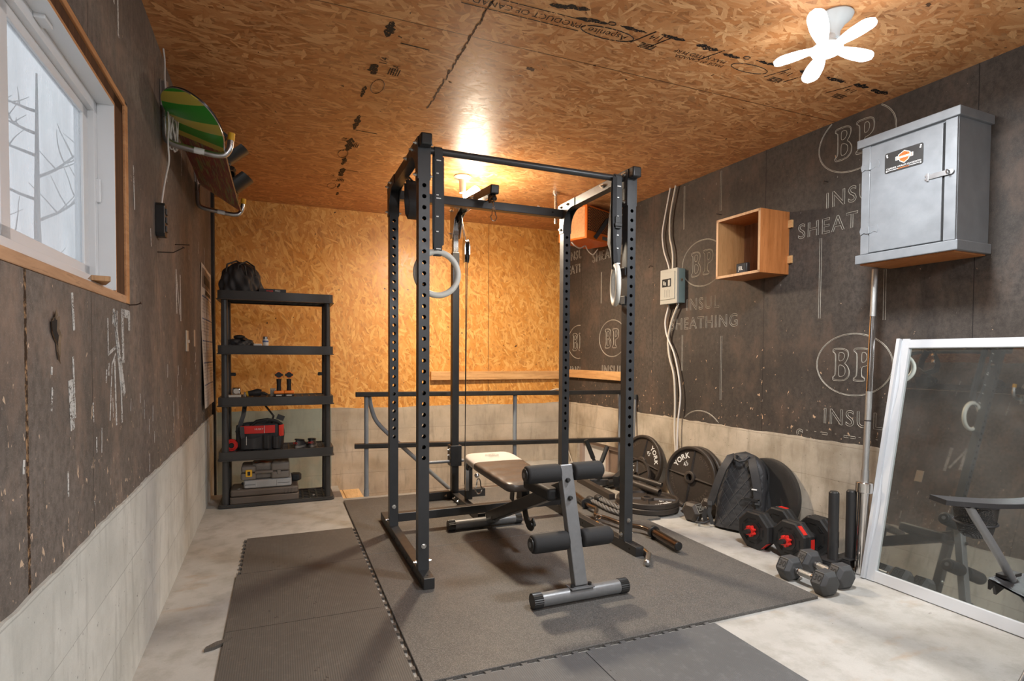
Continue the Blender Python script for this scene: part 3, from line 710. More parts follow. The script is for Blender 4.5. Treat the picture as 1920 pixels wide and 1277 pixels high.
# nails
def nail(m, L, label, bend=.3):
    b = MB(); b.tube([(0, 0, 0), (0, L*.6, .002), (bend*.02, L, L*bend*.4)], .0022, 6); b.cyl((bend*.02, L, L*bend*.4), (bend*.021, L+.002, L*bend*.45), .005, 10)
    o = b.build('nail', M['grout']); place(o, m); return tag(o, label, 'nail', None)
nail(on_left(2.706, 1.472), .095, 'long bent nail in the left wall under the power strip', .6)
nail(on_left(3.165, 1.585), .06, 'short nail in the left wall above the faint chalk line, left of the calendar', .1)
nail(on_left(2.196, 1.212), .035, 'nail just below the right corner of the left window', .5)
nail(on_right(3.77, 1.785), .045, 'hook nail in the right wall between the rack and the electrical panel', -.7)
nail(on_right(2.235, 2.03), .03, 'nail in the right wall above the INSUL lettering beside the grey cabinet', .2)
nail(on_right(3.03, 2.03), .05, 'black nail in the right wall above the left end of the wooden box', .0)
# ================================================================ MATS
def mat_slab(name, x0, x1, y0, y1, z0, z1, mat, label, cat='floor mat', group=None, notch=()):
    b = MB(); b.box(x0, x1, y0, y1, z0, z1); o = b.build(name, mat, smooth=0, bev=.002, origin=((x0+x1)/2, (y0+y1)/2, z0)); return tag(o, label, cat, group)
mat_slab('rubber_mat', .421, 2.190, 1.742, 2.992, FZ, .002, M['rubber'], 'large black rubber mat under the front half of the power rack and the bench')
mat_slab('rubber_mat', .421, 2.300, 2.995, 4.190, FZ, .002, M['rubber'], 'black rubber mat under the back half of the power rack, nearest the railing')
def foam_tile(x0, x1, y0, y1, z0, z1, edges, mat, label):
    """interlocking tile: outline with dovetail teeth on the given sides ('l','r','f','b' -> +1 teeth outwards)"""
    p = .061
    def side(a, b, kind):
        a = Vector(a); b = Vector(b); L = (b-a).length; d = (b-a)/L; n = Vector((d.y, -d.x)); out = [tuple(a)]
        if kind == 0: return out
        k = int(L/p); pp = L/k
        for i in range(k):
            s0 = i*pp; w = .017; t = .0135*kind
            for ds, dt in ((pp/2-w/2, 0), (pp/2-w*.72, t), (pp/2+w*.72, t), (pp/2+w/2, 0)):
                q = a+d*(s0+ds)+n*dt; out.append((q.x, q.y))
        return out
    c = [(x0, y0), (x1, y0), (x1, y1), (x0, y1)]; poly = []
    for i, e in enumerate(('f', 'r', 'b', 'l')): poly += side(c[i], c[(i+1) % 4], edges.get(e, 0))
    cx, cy = (x0+x1)/2, (y0+y1)/2
    b = MB(); b.prism([(x-cx, y-cy) for x, y in poly], 0, z1-z0); o = b.build('foam_tile', mat, smooth=0); o.location = (cx, cy, z0); return tag(o, label, 'foam mat')
GT = None
foam_tile(-.178, .402, 2.955, 3.518, FZ, -.001, {'l': 1, 'r': 1, 'f': 0}, M['foam_brown'], 'ribbed grey brown foam tile furthest back in the left row, nearest the shelving')
foam_tile(-.196, .402, 2.350, 2.952, FZ, -.001, {'r': 1}, M['foam_brown'], 'ribbed grey brown foam tile, middle one of the row left of the rubber mats')
foam_tile(-.196, .402, 1.745, 2.347, FZ, -.001, {'r': 1}, M['foam_brown'], 'ribbed grey brown foam tile nearest the camera left of the rubber mat')
foam_tile(-.196, .402, 1.14, 1.742, FZ, -.001, {'r': 0}, M['foam_brown'], 'ribbed foam tile at the bottom edge of the picture, lower left')
foam_tile(.405, 1.0, 1.12, 1.722, FZ, -.001, {'b': 1}, M['foam_grey'], 'worn grey foam tile in front of the rubber mat, left one of the pair')
foam_tile(1.003, 1.588, 1.12, 1.722, FZ, -.001, {'b': 1}, M['foam_grey'], 'smooth grey foam tile in front of the rubber mat, right one beside bare concrete')
b = MB(); b.prism([(0, 0), (.05, .01), (.075, .03), (.02, .035), (-.02, .02), (-.03, .005)], 0, .012, Rz(.4)); o = b.build('foam_scrap', M['foam_brown'], smooth=0); o.location = (-.225, 2.245, FZ); tag(o, 'torn scrap of foam lying by the left edge of the foam tiles', 'foam scrap')

# ================================================================ POWER RACK
s = .0508
RX0, RX1, RY0, RY1 = .589, 1.718, 2.547, 3.282
rack = thing('power_rack', 'tall charcoal steel power rack with perforated uprights and a cable tower', 'power rack', T(RX0+.59, RY0+.36, .002))
def upright(x, y, z0, z1, holes, side_holes=()):
    """square tube with round through holes on its front and back faces"""
    b = MB(); r = .0098; N = 16
    def face(yy):
        zs = sorted(holes); cur = z0
        for h in zs:
            a, c = h-.0245, h+.0245
            if a > cur+1e-6: b.add([(x, yy, cur), (x+s, yy, cur), (x+s, yy, a), (x, yy, a)], [(0,1,2,3)])
            cx = x+s/2; inner = []; outer = []
            for i in range(N):
                t = 2*PI*(i+.5)/N; inner.append((cx+r*math.cos(t), yy, h+r*math.sin(t)))
                k = max(abs(math.cos(t))/(s/2), abs(math.sin(t))/.0245); outer.append((cx+math.cos(t)/k, yy, h+math.sin(t)/k))
            vs = inner+outer; fs = [(i, (i+1) % N, N+(i+1) % N, N+i) for i in range(N)]
            # corners
            co = [(x+s, yy, c), (x, yy, c), (x, yy, a), (x+s, yy, a)]; vs += co
            for q, i in enumerate((1, 5, 9, 13)): fs.append((2*N+q, N+i, N+(i+1) % N)) if False else None
            b.add(vs, fs)
            for q in range(4):
                # fill the small corner triangles between neighbouring outer points and the box corner
                cc = Vector(co[q]); cand = sorted(outer, key=lambda p: (Vector(p)-cc).length)[:2]; b.add([tuple(cc), cand[0], cand[1]], [(0, 1, 2)])
            cur = c
        b.add([(x, yy, cur), (x+s, yy, cur), (x+s, yy, z1), (x, yy, z1)], [(0,1,2,3)])
    face(y); face(y+s)
    b.add([(x, y, z0), (x, y+s, z0), (x, y+s, z1), (x, y, z1)], [(0,1,2,3)]); b.add([(x+s, y, z0), (x+s, y+s, z0), (x+s, y+s, z1), (x+s, y, z1)], [(0,1,2,3)])
    # inner wall so the tube reads hollow
    t = .003; b.add([(x+t, y+t, z0), (x+s-t, y+t, z0), (x+s-t, y+s-t, z0), (x+t, y+s-t, z0), (x+t, y+t, z1), (x+s-t, y+t, z1), (x+s-t, y+s-t, z1), (x+t, y+s-t, z1)], [(0,3,7,4), (1,2,6,5)])
    return b
HOL = [.577+.0502*i for i in range(26)]
for (x, y) in ((RX0, RY0), (RX1, RY0), (RX0, RY1), (RX1, RY1)):
    upright(x, y, .053, 2.003, HOL).build('upright', M['rack_steel'], rack, smooth=0)
for x in (RX0, RX1):
    b = MB(); b.box(x, x+s, 2.440, 3.600, .002, .053); bs = b.build('base_runner', M['black_steel'], rack, smooth=0, bev=.003)
    for yy in (2.50, 2.66, 2.80, 3.0, 3.12):
        b = MB(); b.cyl((x-.0006, yy, .028), (x+s+.0006, yy, .028), .006, 12); b.build('drilled_hole', M['hole'], bs)
    b = MB(); b.cyl((x+s/2, 2.475, .050), (x+s/2, 2.475, .0536), .005, 12); b.build('drilled_hole', M['hole'], bs)
    b = MB(); b.box(x, x+s, 2.520, 3.366, 2.003, 2.0538); b.build('top_rail', M['rack_steel'], rack, smooth=0, bev=.002)
    b = MB(); b.box(x-.001, x+s+.001, 2.500, 2.524, 2.001, 2.055); b.build('end_cap', M['plastic_black'], rack, smooth=30, bev=.007, seg=3)
    # gusset plates on both faces, front and rear corner
    for xs in (x-.0045, x+s+.0005):
        for yy, sg in ((RY0, 1), (RY1+s, -1)):
            arc = [(yy+sg*(s+.085*(1-math.sin(t))), 2.003-.085*(1-math.cos(t))) for t in [i*PI/2/8 for i in range(9)]]
            poly = [(yy, 1.86), (yy, 2.052), (yy+sg*.20, 2.052), (yy+sg*.20, 2.004)]+[(yy+sg*(s+.10*math.cos(t)), 1.905+.10*math.sin(t)*1.0) if False else (yy+sg*(s+.115-.115*math.sin(t)), 2.003-.115+.115*math.cos(t)) for t in [i*PI/2/8 for i in range(9)]]+[(yy+sg*s, 1.86)]
            b = MB(); m = Matrix(((0, 0, 1), (1, 0, 0), (0, 1, 0))).to_4x4(); m.translation = Vector((xs, 0, 0)); b.prism(poly, 0, .004, m)
            b.build('gusset_plate', M['rack_steel'], rack, smooth=0)
def bolt(mb, p, d, r=.009, L=.012):
    p = Vector(p); d = Vector(d); mb.cyl(p, p+d*.002, r*1.35, 16); mb.cyl(p+d*.002, p+d*(.002+L*.6), r, 6); mb.cyl(p+d*(.002+L*.6), p+d*(.002+L*1.2), r*.5, 8)
def bolts(pts, d, parent, name='bolt'):
    for p in pts:
        b = MB(); bolt(b, p, d); b.build(name, M['zinc'], parent)
for x, d in ((RX0-.0045, (-1, 0, 0)), (RX1-.0045, (-1, 0, 0)), (RX0+s+.0045, (1, 0, 0)), (RX1+s+.0045, (1, 0, 0))):
    bolts([(x, RY0+.03, 2.03), (x, RY0+.12, 2.03), (x, RY0+.03, 1.885), (x, 2.80, 2.03), (x, RY1-.06, 2.03), (x, RY1+.03, 2.03), (x, RY1+.03, 1.885)], d, rack)
for x in (RX0, RX1):
    for y in (RY0, RY1):
        b = MB(); c = Vector((x+s/2, y, .165)); b.cyl(c, c+Vector((0, -.003, 0)), .012, 18); b.cyl(c+Vector((0, -.003, 0)), c+Vector((0, -.010, 0)), .008, 6); b.build('bolt', M['zinc'], rack)
        bolts([(x-.001, y+.025, .085)], (-1, 0, 0), rack); bolts([(x+s+.001, y+.025, .085)], (1, 0, 0), rack)
# pull-up bar with flanges
b = MB(); b.cyl((RX0+s, 2.60, 2.012), (RX1, 2.60, 2.012), .0165, 24); pb = b.build('pull_up_bar', M['rack_steel'], rack)
b = MB(); b.box(RX0+s, RX0+s+.006, 2.560, 2.645, 1.955, 2.05); b.box(RX1-.006, RX1, 2.56, 2.645, 1.955, 2.05); b.build('bar_flange', M['rack_steel'], pb, smooth=0, bev=.002)
# rear cross members
b = MB(); b.box(RX0+s, RX1, RY1+.006, RY1+.056, 1.962, 2.013); x_ = b.build('rear_crossmember', M['rack_steel'], rack, smooth=0, bev=.003)
b = MB()
for xx in (.72, 1.64): b.cyl((xx, RY1+.0055, 1.988), (xx, RY1+.004, 1.988), .006, 12)
b.build('drilled_hole', M['hole'], x_)
b = MB(); b.box(RX0+s, RX1, RY1+.005, RY1+.053, .070, .121); b.build('rear_crossmember', M['black_steel'], rack, smooth=0, bev=.003)
# lat tower
b = MB(); b.box(1.155, 1.206, 3.92, 3.971, .053, 1.80); b.build('tower_post', M['black_steel'], rack, smooth=0, bev=.002)
b = MB(); b.box(1.161, 1.200, 3.926, 3.965, 1.80, 2.085); b.box(1.158, 1.203, 3.923, 3.968, 1.93, 2.10); b.build('tower_inner_tube', simple('satin_steel_tube', (.20, .20, .20), .28, .8), rack, smooth=0, bev=.002)
b = MB(); b.beam((1.180, 3.150, 2.042), (1.180, 3.975, 2.118), .050, .050); arm = b.build('tower_arm', M['rack_steel'], rack, smooth=0, bev=.002)
b = MB(); b.beam((1.180, 3.128, 2.040), (1.180, 3.152, 2.0423), .053, .053); b.build('end_cap', M['plastic_black'], rack, smooth=30, bev=.006, seg=3)
for xs in (1.150, 1.207):
    b = MB(); m = Matrix(((0, 0, 1), (1, 0, 0), (0, 1, 0))).to_4x4(); m.translation = Vector((xs, 0, 0)); b.prism([(3.975, 1.90), (3.975, 2.135), (3.73, 2.118), (3.73, 2.075), (3.86, 2.03), (3.915, 1.90)], 0, .004, m); b.build('gusset_plate', M['galv'], rack, smooth=0)
bolts([(1.149, 3.94, 2.10), (1.149, 3.80, 2.09), (1.149, 3.95, 1.94), (1.149, 3.45, 2.07)], (-1, 0, 0), rack)
def pulley(p, r, axis='x', name='pulley', parent=rack):
    b = MB(); w = .012; m = T(*p) @ Ry(PI/2); b.lathe([(.006, -w), (r*.5, -w), (r*.55, -w*.5), (r*.9, -w*.6), (r, -w), (r, -w*.8), (r*.86, 0), (r, w*.8), (r, w), (r*.9, w*.6), (r*.55, w*.5), (r*.5, w), (.006, w)], 28, m); return b.build(name, M['plastic_black'], parent)
pulley((1.180, 3.185, 2.005), .035); pulley((1.180, 3.84, 2.035), .040)
# travelling pulley block
bl = MB(); bl.prism([(-.018, -.085), (.018, -.085), (.030, -.03), (.030, .05), (.016, .085), (-.016, .085), (-.03, .05), (-.03, -.03)], -.017, -.014, T(1.185, 3.70, 1.775) @ Matrix(((0, 0, 1), (1, 0, 0), (0, 1, 0))).to_4x4()); bl.prism([(-.018, -.085), (.018, -.085), (.030, -.03), (.030, .05), (.016, .085), (-.016, .085), (-.03, .05), (-.03, -.03)], .014, .017, T(1.185, 3.70, 1.775) @ Matrix(((0, 0, 1), (1, 0, 0), (0, 1, 0))).to_4x4())
pk = bl.build('pulley_block', M['chrome'], rack, smooth=0)
pulley((1.185, 3.70, 1.810), .040, parent=rack); pulley((1.185, 3.70, 1.735), .040, parent=rack)
b = MB(); b.cyl((1.176, 3.66, 1.81), (1.178, 3.80, 2.05), .0028, 6); b.cyl((1.192, 3.74, 1.81), (1.186, 3.82, 2.03), .0028, 6)
b.cyl((1.182, 3.662, 1.74), (1.180, 3.70, .16), .0028, 6); b.cyl((1.196, 3.738, 1.74), (1.196, 3.74, .34), .0028, 6); b.tube([(1.18, 3.215, 2.00), (1.18, 3.5, 2.03), (1.18, 3.80, 2.04)], .0028, 6); b.cyl((1.180, 3.150, 2.00), (1.180, 3.150, 1.945), .003, 6); b.build('cable', M['plastic_black'], rack)
def carabiner(p, h, ax, parent, name='carabiner'):
    """snap hook hanging from p, h long"""
    b = MB(); w = h*.26; pts = []
    for i in range(20):
        t = 2*PI*i/20; pts.append(Vector(p)+Vector(ax)*(w*math.cos(t)*(1 if math.sin(t) < 0 else .55))+Vector((0, 0, -h*.5+h*.5*math.sin(t))))
    b.tube(pts, h*.045, 8, closed=True); return b.build(name, M['chrome'], parent)
b = MB(); b.lathe([(.001, 0), (.016, .002), (.020, .015), (.014, .03), (.001, .032)], 20, T(1.180, 3.150, 1.975)); b.build('cable_stop', M['plastic_black'], rack)
carabiner((1.180, 3.150, 1.972), .045, (.7, .7, 0), rack); carabiner((1.180, 3.150, 1.935), .078, (1, 0, 0), rack)
# low row upright
b = MB(); b.box(1.190, 1.235, 3.69, 3.735, .053, .345); b.build('low_row_post', M['black_steel'], rack, smooth=0, bev=.002)
b = MB(); b.box(1.180, 1.205, 3.675, 3.69, .12, .33); b.build('low_row_plate', M['galv'], rack, smooth=0, bev=.002)
pulley((1.20, 3.66, .30), .036)
b = MB(); b.lathe([(.001, -.018), (.012, -.013), (.018, 0), (.012, .013), (.001, .018)], 18, T(1.243, 3.62, .235)); b.build('cable_ball', M['galv'], rack)
carabiner((1.252, 3.61, .215), .105, (1, 0, 0), rack)
b = MB(); b.cyl((.985, 3.93, .285), (1.155, 3.93, .285), .0125, 16); b.cyl((1.206, 3.93, .285), (1.245, 3.93, .285), .0125, 16); wp = b.build('weight_peg', M['bench_grey'], rack)
b = MB(); b.box(1.140, 1.222, 3.90, 3.99, .25, .40); b.build('weight_carriage', M['black_steel'], rack, smooth=0, bev=.003)
bolts([(1.139, 3.93, .37), (1.139, 3.93, .33)], (-1, 0, 0), rack)
b = MB(); b.box(1.155, 1.206, 3.340, 3.995, .002, .053); b.build('tower_foot', M['black_steel'], rack, smooth=0, bev=.003)
b = MB(); b.box(.955, 1.155, 3.945, 3.995, .002, .060); b.box(1.206, 1.422, 3.945, 3.995, .002, .060); b.build('tower_foot', M['black_steel'], rack, smooth=0, bev=.003)
bolts([(1.154, 3.85, .03), (1.154, 3.76, .03), (1.154, 3.62, .03), (1.12, 3.944, .03)], (-1, 0, 0), rack)

# dark belt hung inside the left rear corner and strap bundle on the right upright
def loop_strap(name, c, rx, rz, w, side, label, cat, mat='nylon', tilt=0, n=28, group=None):
    b = MB(); pts = [Vector(c)+Vector((rx*math.cos(2*PI*i/n)*math.cos(tilt), rx*math.cos(2*PI*i/n)*math.sin(tilt), rz*math.sin(2*PI*i/n))) for i in range(n+1)]
    b.ribbon(pts, w, side, .006); o = b.build(name, M[mat], smooth=60, origin=c); return tag(o, label, cat, group)

# ================================================================ RINGS
def ring_set(name, cx, cy, label, ang, dz, tail):
    t = thing(name, label, 'gym ring', T(cx, cy, 1.44))
    zc = 1.44; R_ = .1165; r = .0145
    u = Vector((math.cos(ang), math.sin(ang), 0))
    b = MB(); b.tube([Vector((cx, cy, zc))+u*(R_-r)*math.cos(2*PI*i/48)+Vector((0, 0, (R_-r)*math.sin(2*PI*i/48))) for i in range(48)], r, 14, closed=True); b.build('ring', M['ring'], t)
    top = zc+R_
    w = Vector((-u.y, u.x, 0)); yb = 2.60; zb = 2.012
    # webbing loops over the pull-up bar and round the ring
    sx = Vector((1, 0, 0))
    P = [Vector((cx, cy-.006, top-.033)), Vector((cx, cy-.012, top-.01)), Vector((cx, yb-.026, top+.12)), Vector((cx, yb-.024, zb-.05))]
    P += [Vector((cx, yb+.020*math.cos(a), zb+.020*math.sin(a))) for a in [PI-PI*i/8 for i in range(9)]]
    P += [Vector((cx, yb+.024, zb-.05)), Vector((cx, yb+.022, top+.12)), Vector((cx, cy+.012, top-.01)), Vector((cx, cy+.006, top-.033))]
    b = MB(); b.ribbon(P, .038, [Vector((1, 0, 0))*.4+Vector((1, 0, 0)) if False else Vector((1, 0, 0)) for _ in P], .0022)
    sp = b.build('strap', M['webbing'], t, smooth=60)
    b = MB()
    for k, z in enumerate((1.96, 1.90, 1.80, 1.785, 1.70, 1.63, 1.55)):
        b.box(cx-.012, cx-.001 if k % 3 else cx+.010, yb-.0285, yb-.0270, z, z+.005)
    b.build('measuring_mark', M['white_paint'], sp, smooth=0)
    if tail:
        b = MB(); b.box(cx-.028, cx+.006, cy-.040, cy-.020, 1.735, 1.80); b.box(cx-.034, cx+.010, cy-.046, cy-.040, 1.745, 1.765); b.build('cam_buckle', M['plastic_black'], t, smooth=0, bev=.003)
        b = MB(); b.ribbon([(cx-.028, cy-.028, 2.01), (cx-.030, cy-.03, 1.80), (cx-.026, cy-.03, 1.72), (cx-.014, cy-.02, 1.56)], .034, (1, .3, 0), .0022); b.build('strap_tail', M['nylon'], t, smooth=60)
    else:
        b = MB(); b.ribbon([(cx+.022, yb+.03, 2.0), (cx+.024, yb+.032, 1.7), (cx+.022, yb+.03, 1.585), (cx+.010, yb+.03, 1.575)], .036, (1, 0, 0), .0022); b.build('strap_tail', M['webbing'], t, smooth=60)
    return t
ring_set('gym_ring', .690, 2.600, 'white gymnastic ring on a grey strap behind the left front post of the rack', .0, 0, False)
ring_set('gym_ring', 1.679, 2.600, 'white gymnastic ring seen nearly edge-on beside the right front post of the rack', 1.15, 0, True)
t = thing('dip_belt', 'black dip belt hanging from the left top rail behind the left front post', 'belt', T(.69, 3.02, 1.93))
b = MB(); P = [(.665, 3.02, 1.99), (.668, 2.98, 1.93), (.67, 2.955, 1.87), (.672, 2.96, 1.82), (.675, 3.02, 1.79), (.675, 3.08, 1.83), (.672, 3.09, 1.90), (.668, 3.07, 1.99)]
b.ribbon([(p[0], p[1], p[2]) for p in P], .075, (1, .0, 0), .009); b.build('belt_band', M['nylon'], t, smooth=60)
b = MB(); b.ribbon([(.665, 3.07, 1.99), (.62, 3.07, 2.062), (.60, 3.04, 2.062), (.665, 3.02, 1.99)], .03, (0, 1, .2), .004); b.build('belt_strap', M['webbing'], t, smooth=60)
b = MB(); b.box(.70, .716, 2.96, 2.985, 1.87, 1.90); b.box(.70, .716, 2.98, 3.0, 1.93, 1.955); b.build('belt_ring', M['zinc'], t, bev=.003)
t = thing('wrist_strap', 'long black padded strap looped behind the right front post of the rack', 'strap', T(1.72, 2.66, 1.8))
b = MB(); b.ribbon([(1.700, 2.66, 1.995), (1.698, 2.665, 1.90), (1.700, 2.69, 1.80), (1.702, 2.70, 1.68), (1.704, 2.67, 1.60), (1.704, 2.635, 1.68), (1.702, 2.63, 1.80), (1.700, 2.64, 1.90)], .028, (0, 1, .1), .010); b.build('padded_band', M['nylon'], t, smooth=60)
for z in (1.49, 1.335):
    o = MB(); o.box(1.7125, 1.7745, 2.5985, 2.615, z, z+.045); o.box(1.7125, 1.717, 2.56, 2.5985, z, z+.045); tag(o.build('black_tape', M['nylon'], smooth=0, bev=.002), ('upper' if z > 1.4 else 'lower') + ' band of black tape round the right front post of the rack', 'tape', 'tape bands on the rack post')

# ================================================================ BENCH
bx = 1.190
bench = thing('weight_bench', 'grey steel sit-up bench with black foam rollers standing inside the rack', 'weight bench', T(bx, 2.10, .002))
def foot(y, x0, x1, z=.034):
    b = MB(); b.cyl((x0+.03, y, z), (x1-.03, y, z), .0295, 28); f_ = b.build('foot_tube', M['bench_grey'], bench)
    for xa, xb in ((x0, x0+.042), (x1-.042, x1)):
        k = MB(); n = 28; vs = []; fs = []
        prof = [(.0325, xa), (.0325, xb)]
        m = Matrix(((0, 0, 1), (1, 0, 0), (0, 1, 0))).to_4x4(); m.translation = Vector((0, y, z))
        star = [((.0325 if i % 2 else .0300)*math.cos(2*PI*i/48), (.0325 if i % 2 else .0300)*math.sin(2*PI*i/48)) for i in range(48)]
        k.prism(star, xa, xb, m); k.build('foot_cap', M['plastic_black'], bench, smooth=0)
foot(2.092, .962, 1.424); foot(3.225, .925, 1.40)
b = MB(); b.box(bx-.055, bx+.055, 2.062, 2.125, .062, .067); b.build('foot_plate', M['bench_grey'], bench, smooth=0, bev=.001)
for xx in (bx-.042, bx+.042): 
    b = MB(); b.cyl((xx, 2.085, .067), (xx, 2.085, .078), .009, 6); b.build('bolt', M['plastic_black'], bench)
b = MB(); b.beam((bx, 2.100, .066), (bx, 2.248, .560), .060, .042); b.build('front_post', M['bench_grey'], bench, smooth=0, bev=.004)
for (yy, zz) in ((2.224, .500), (2.200, .425)):
    b = MB(); d = Vector((0, -.957, .287)); c = Vector((bx-.006, yy-.034+.012, zz)); b.cyl(c, c+d*.012, .011, 16, .008); b.build('bolt', M['plastic_black'], bench)
def roller(y, z, x0, x1, r=.0405):
    b = MB(); b.cyl((x0-.008, y, z), (x1+.008, y, z), .012, 14); ax = b.build('roller_bar', M['bench_grey'], bench)
    for xa, xb in ((x0, bx-.033), (bx+.033, x1)):
        b = MB(); m = T(xa, y, z) @ Ry(PI/2); L = xb-xa
        b.lathe([(.010, 0), (r*.80, .001), (r*.95, .004), (r, .012), (r*1.01, L*.5), (r, L-.012), (r*.95, L-.004), (r*.8, L-.001), (.010, L)], 32, m); b.build('foam_roller', M['foam_pad'], bench, smooth=50)
    for xa, sgn in ((x0, -1), (x1, 1)):
        b = MB(); b.cyl((xa, y, z), (xa+sgn*.006, y, z), r*.72, 28); b.build('roller_cap', M['plastic_black'], bench, bev=.002)
roller(2.235, .530, .992, 1.372); roller(2.152, .250, .985, 1.372)
# main beam, second beam, bracket
b = MB(); b.beam((bx, 3.225, .060), (bx, 2.25, .452), .050, .062); b.build('main_beam', M['black_steel'], bench, smooth=0, bev=.004)
b = MB(); b.cyl((bx+.0, 3.225, .035), (bx, 3.12, .085), .028, 20); b.build('beam_sleeve', M['bench_grey'], bench)
b = MB(); b.beam((bx, 2.70, .305), (bx, 2.705, .40), .045, .05); b.beam((bx-.02, 2.82, .26), (bx-.02, 2.80, .37), .006, .05); b.beam((bx+.02, 2.82, .26), (bx+.02, 2.80, .37), .006, .05); b.build('pad_bracket', M['black_steel'], bench, smooth=0, bev=.002)
b = MB(); b.cyl((bx-.05, 2.62, .372), (bx+.05, 2.62, .372), .013, 16); b.build('hinge_pin', M['zinc'], bench)
# seat block between pad and post
b = MB(); b.box(bx-.07, bx+.07, 2.27, 2.56, .390, .450); b.build('short_seat', M['rubber_black'], bench, smooth=30, bev=.015, seg=3)
# hook lever
b = MB(); hk = [(0, 0), (-.045, .0), (-.040, -.06), (-.015, -.12), (.035, -.165), (.085, -.165), (.115, -.135), (.118, -.10), (.10, -.085), (.085, -.105), (.055, -.115), (.030, -.085), (.012, -.04)]
m = Matrix(((0, 0, 1), (-1, 0, 0), (0, 1, 0))).to_4x4(); m.translation = Vector((bx+.035, 2.76, .29)); b.prism(smooth_poly(hk, 2), -.004, .004, m); b.build('hook_lever', simple('olive_grey_steel', (.045, .045, .04), .45, .3), bench, smooth=0, bev=.001)
b = MB(); b.cyl((bx+.022, 2.66, .168), (bx+.048, 2.66, .168), .011, 14); b.build('lever_stop', M['plastic_black'], bench)
# padded board: rounded outline, white head section at the far end
def pad_part(y0, y1, mat, name, bulge=.0, seam=None):
    n = 26; b = MB(); rows = []
    def width(y):   # half width along the board
        t = (y-2.60)/(3.30-2.60); w = .130+.028*min(1, t*1.6)
        for e, rr in ((2.60, .05), (3.30, .10)):
            d = abs(y-e)
            if d < rr: w -= rr*.62*(1-math.sqrt(max(0, 1-(1-d/rr)**2)))
        return w
    def zc(y): return .380+(y-2.60)/(3.30-2.60)*.048
    th = .050; prof = 14
    for i in range(n+1):
        y = y0+(y1-y0)*i/n; w = width(y); e = min(1, min(y-2.60+.004, 3.304-y)/.03); h = th*(.55+.45*math.sqrt(max(0, min(1, e))))
        ring = []
        for j in range(2*prof):
            a = 2*PI*j/(2*prof); cx_ = math.copysign(abs(math.cos(a))**.28, math.cos(a)); sz = math.copysign(abs(math.sin(a))**.42, math.sin(a))
            ring.append((bx+w*cx_, y, zc(y)+h/2*sz+(.0010*math.sin(y*60) if bulge and sz > 0 else 0)))
        rows.append(ring)
    vs = [p for rg in rows for p in rg]; N = 2*prof; fs = [(i*N+j, i*N+(j+1) % N, (i+1)*N+(j+1) % N, (i+1)*N+j) for i in range(n) for j in range(N)]+[tuple(range(N))[::-1], tuple(n*N+j for j in range(N))]
    b.add(vs, fs); return b.build(name, mat, bench, smooth=60)
pad_part(2.60, 3.06, M['vinyl_black'], 'pad', .5); hd = pad_part(3.061, 3.30, M['vinyl_white'], 'head_pad'); hd['label'] = 'off-white vinyl head end of the pad'
b = MB(); mm = T(bx, 3.175, .4275+.0225) @ Rz(PI) @ Rx(0)
outline(b, ell(0, .012, .042, .026, 30), T(bx, 3.175, .4490) @ Rx(.062), .0011); put_text(b, 'BP', .040, T(bx, 3.185, .4500) @ Rx(.062), .0002); put_text(b, 'FITNESS', .018, T(bx, 3.14, .4468) @ Rx(.062), .0002)
b.build('stitched_emblem', simple('grey_stitching', (.30, .27, .24), .6), hd, smooth=0)
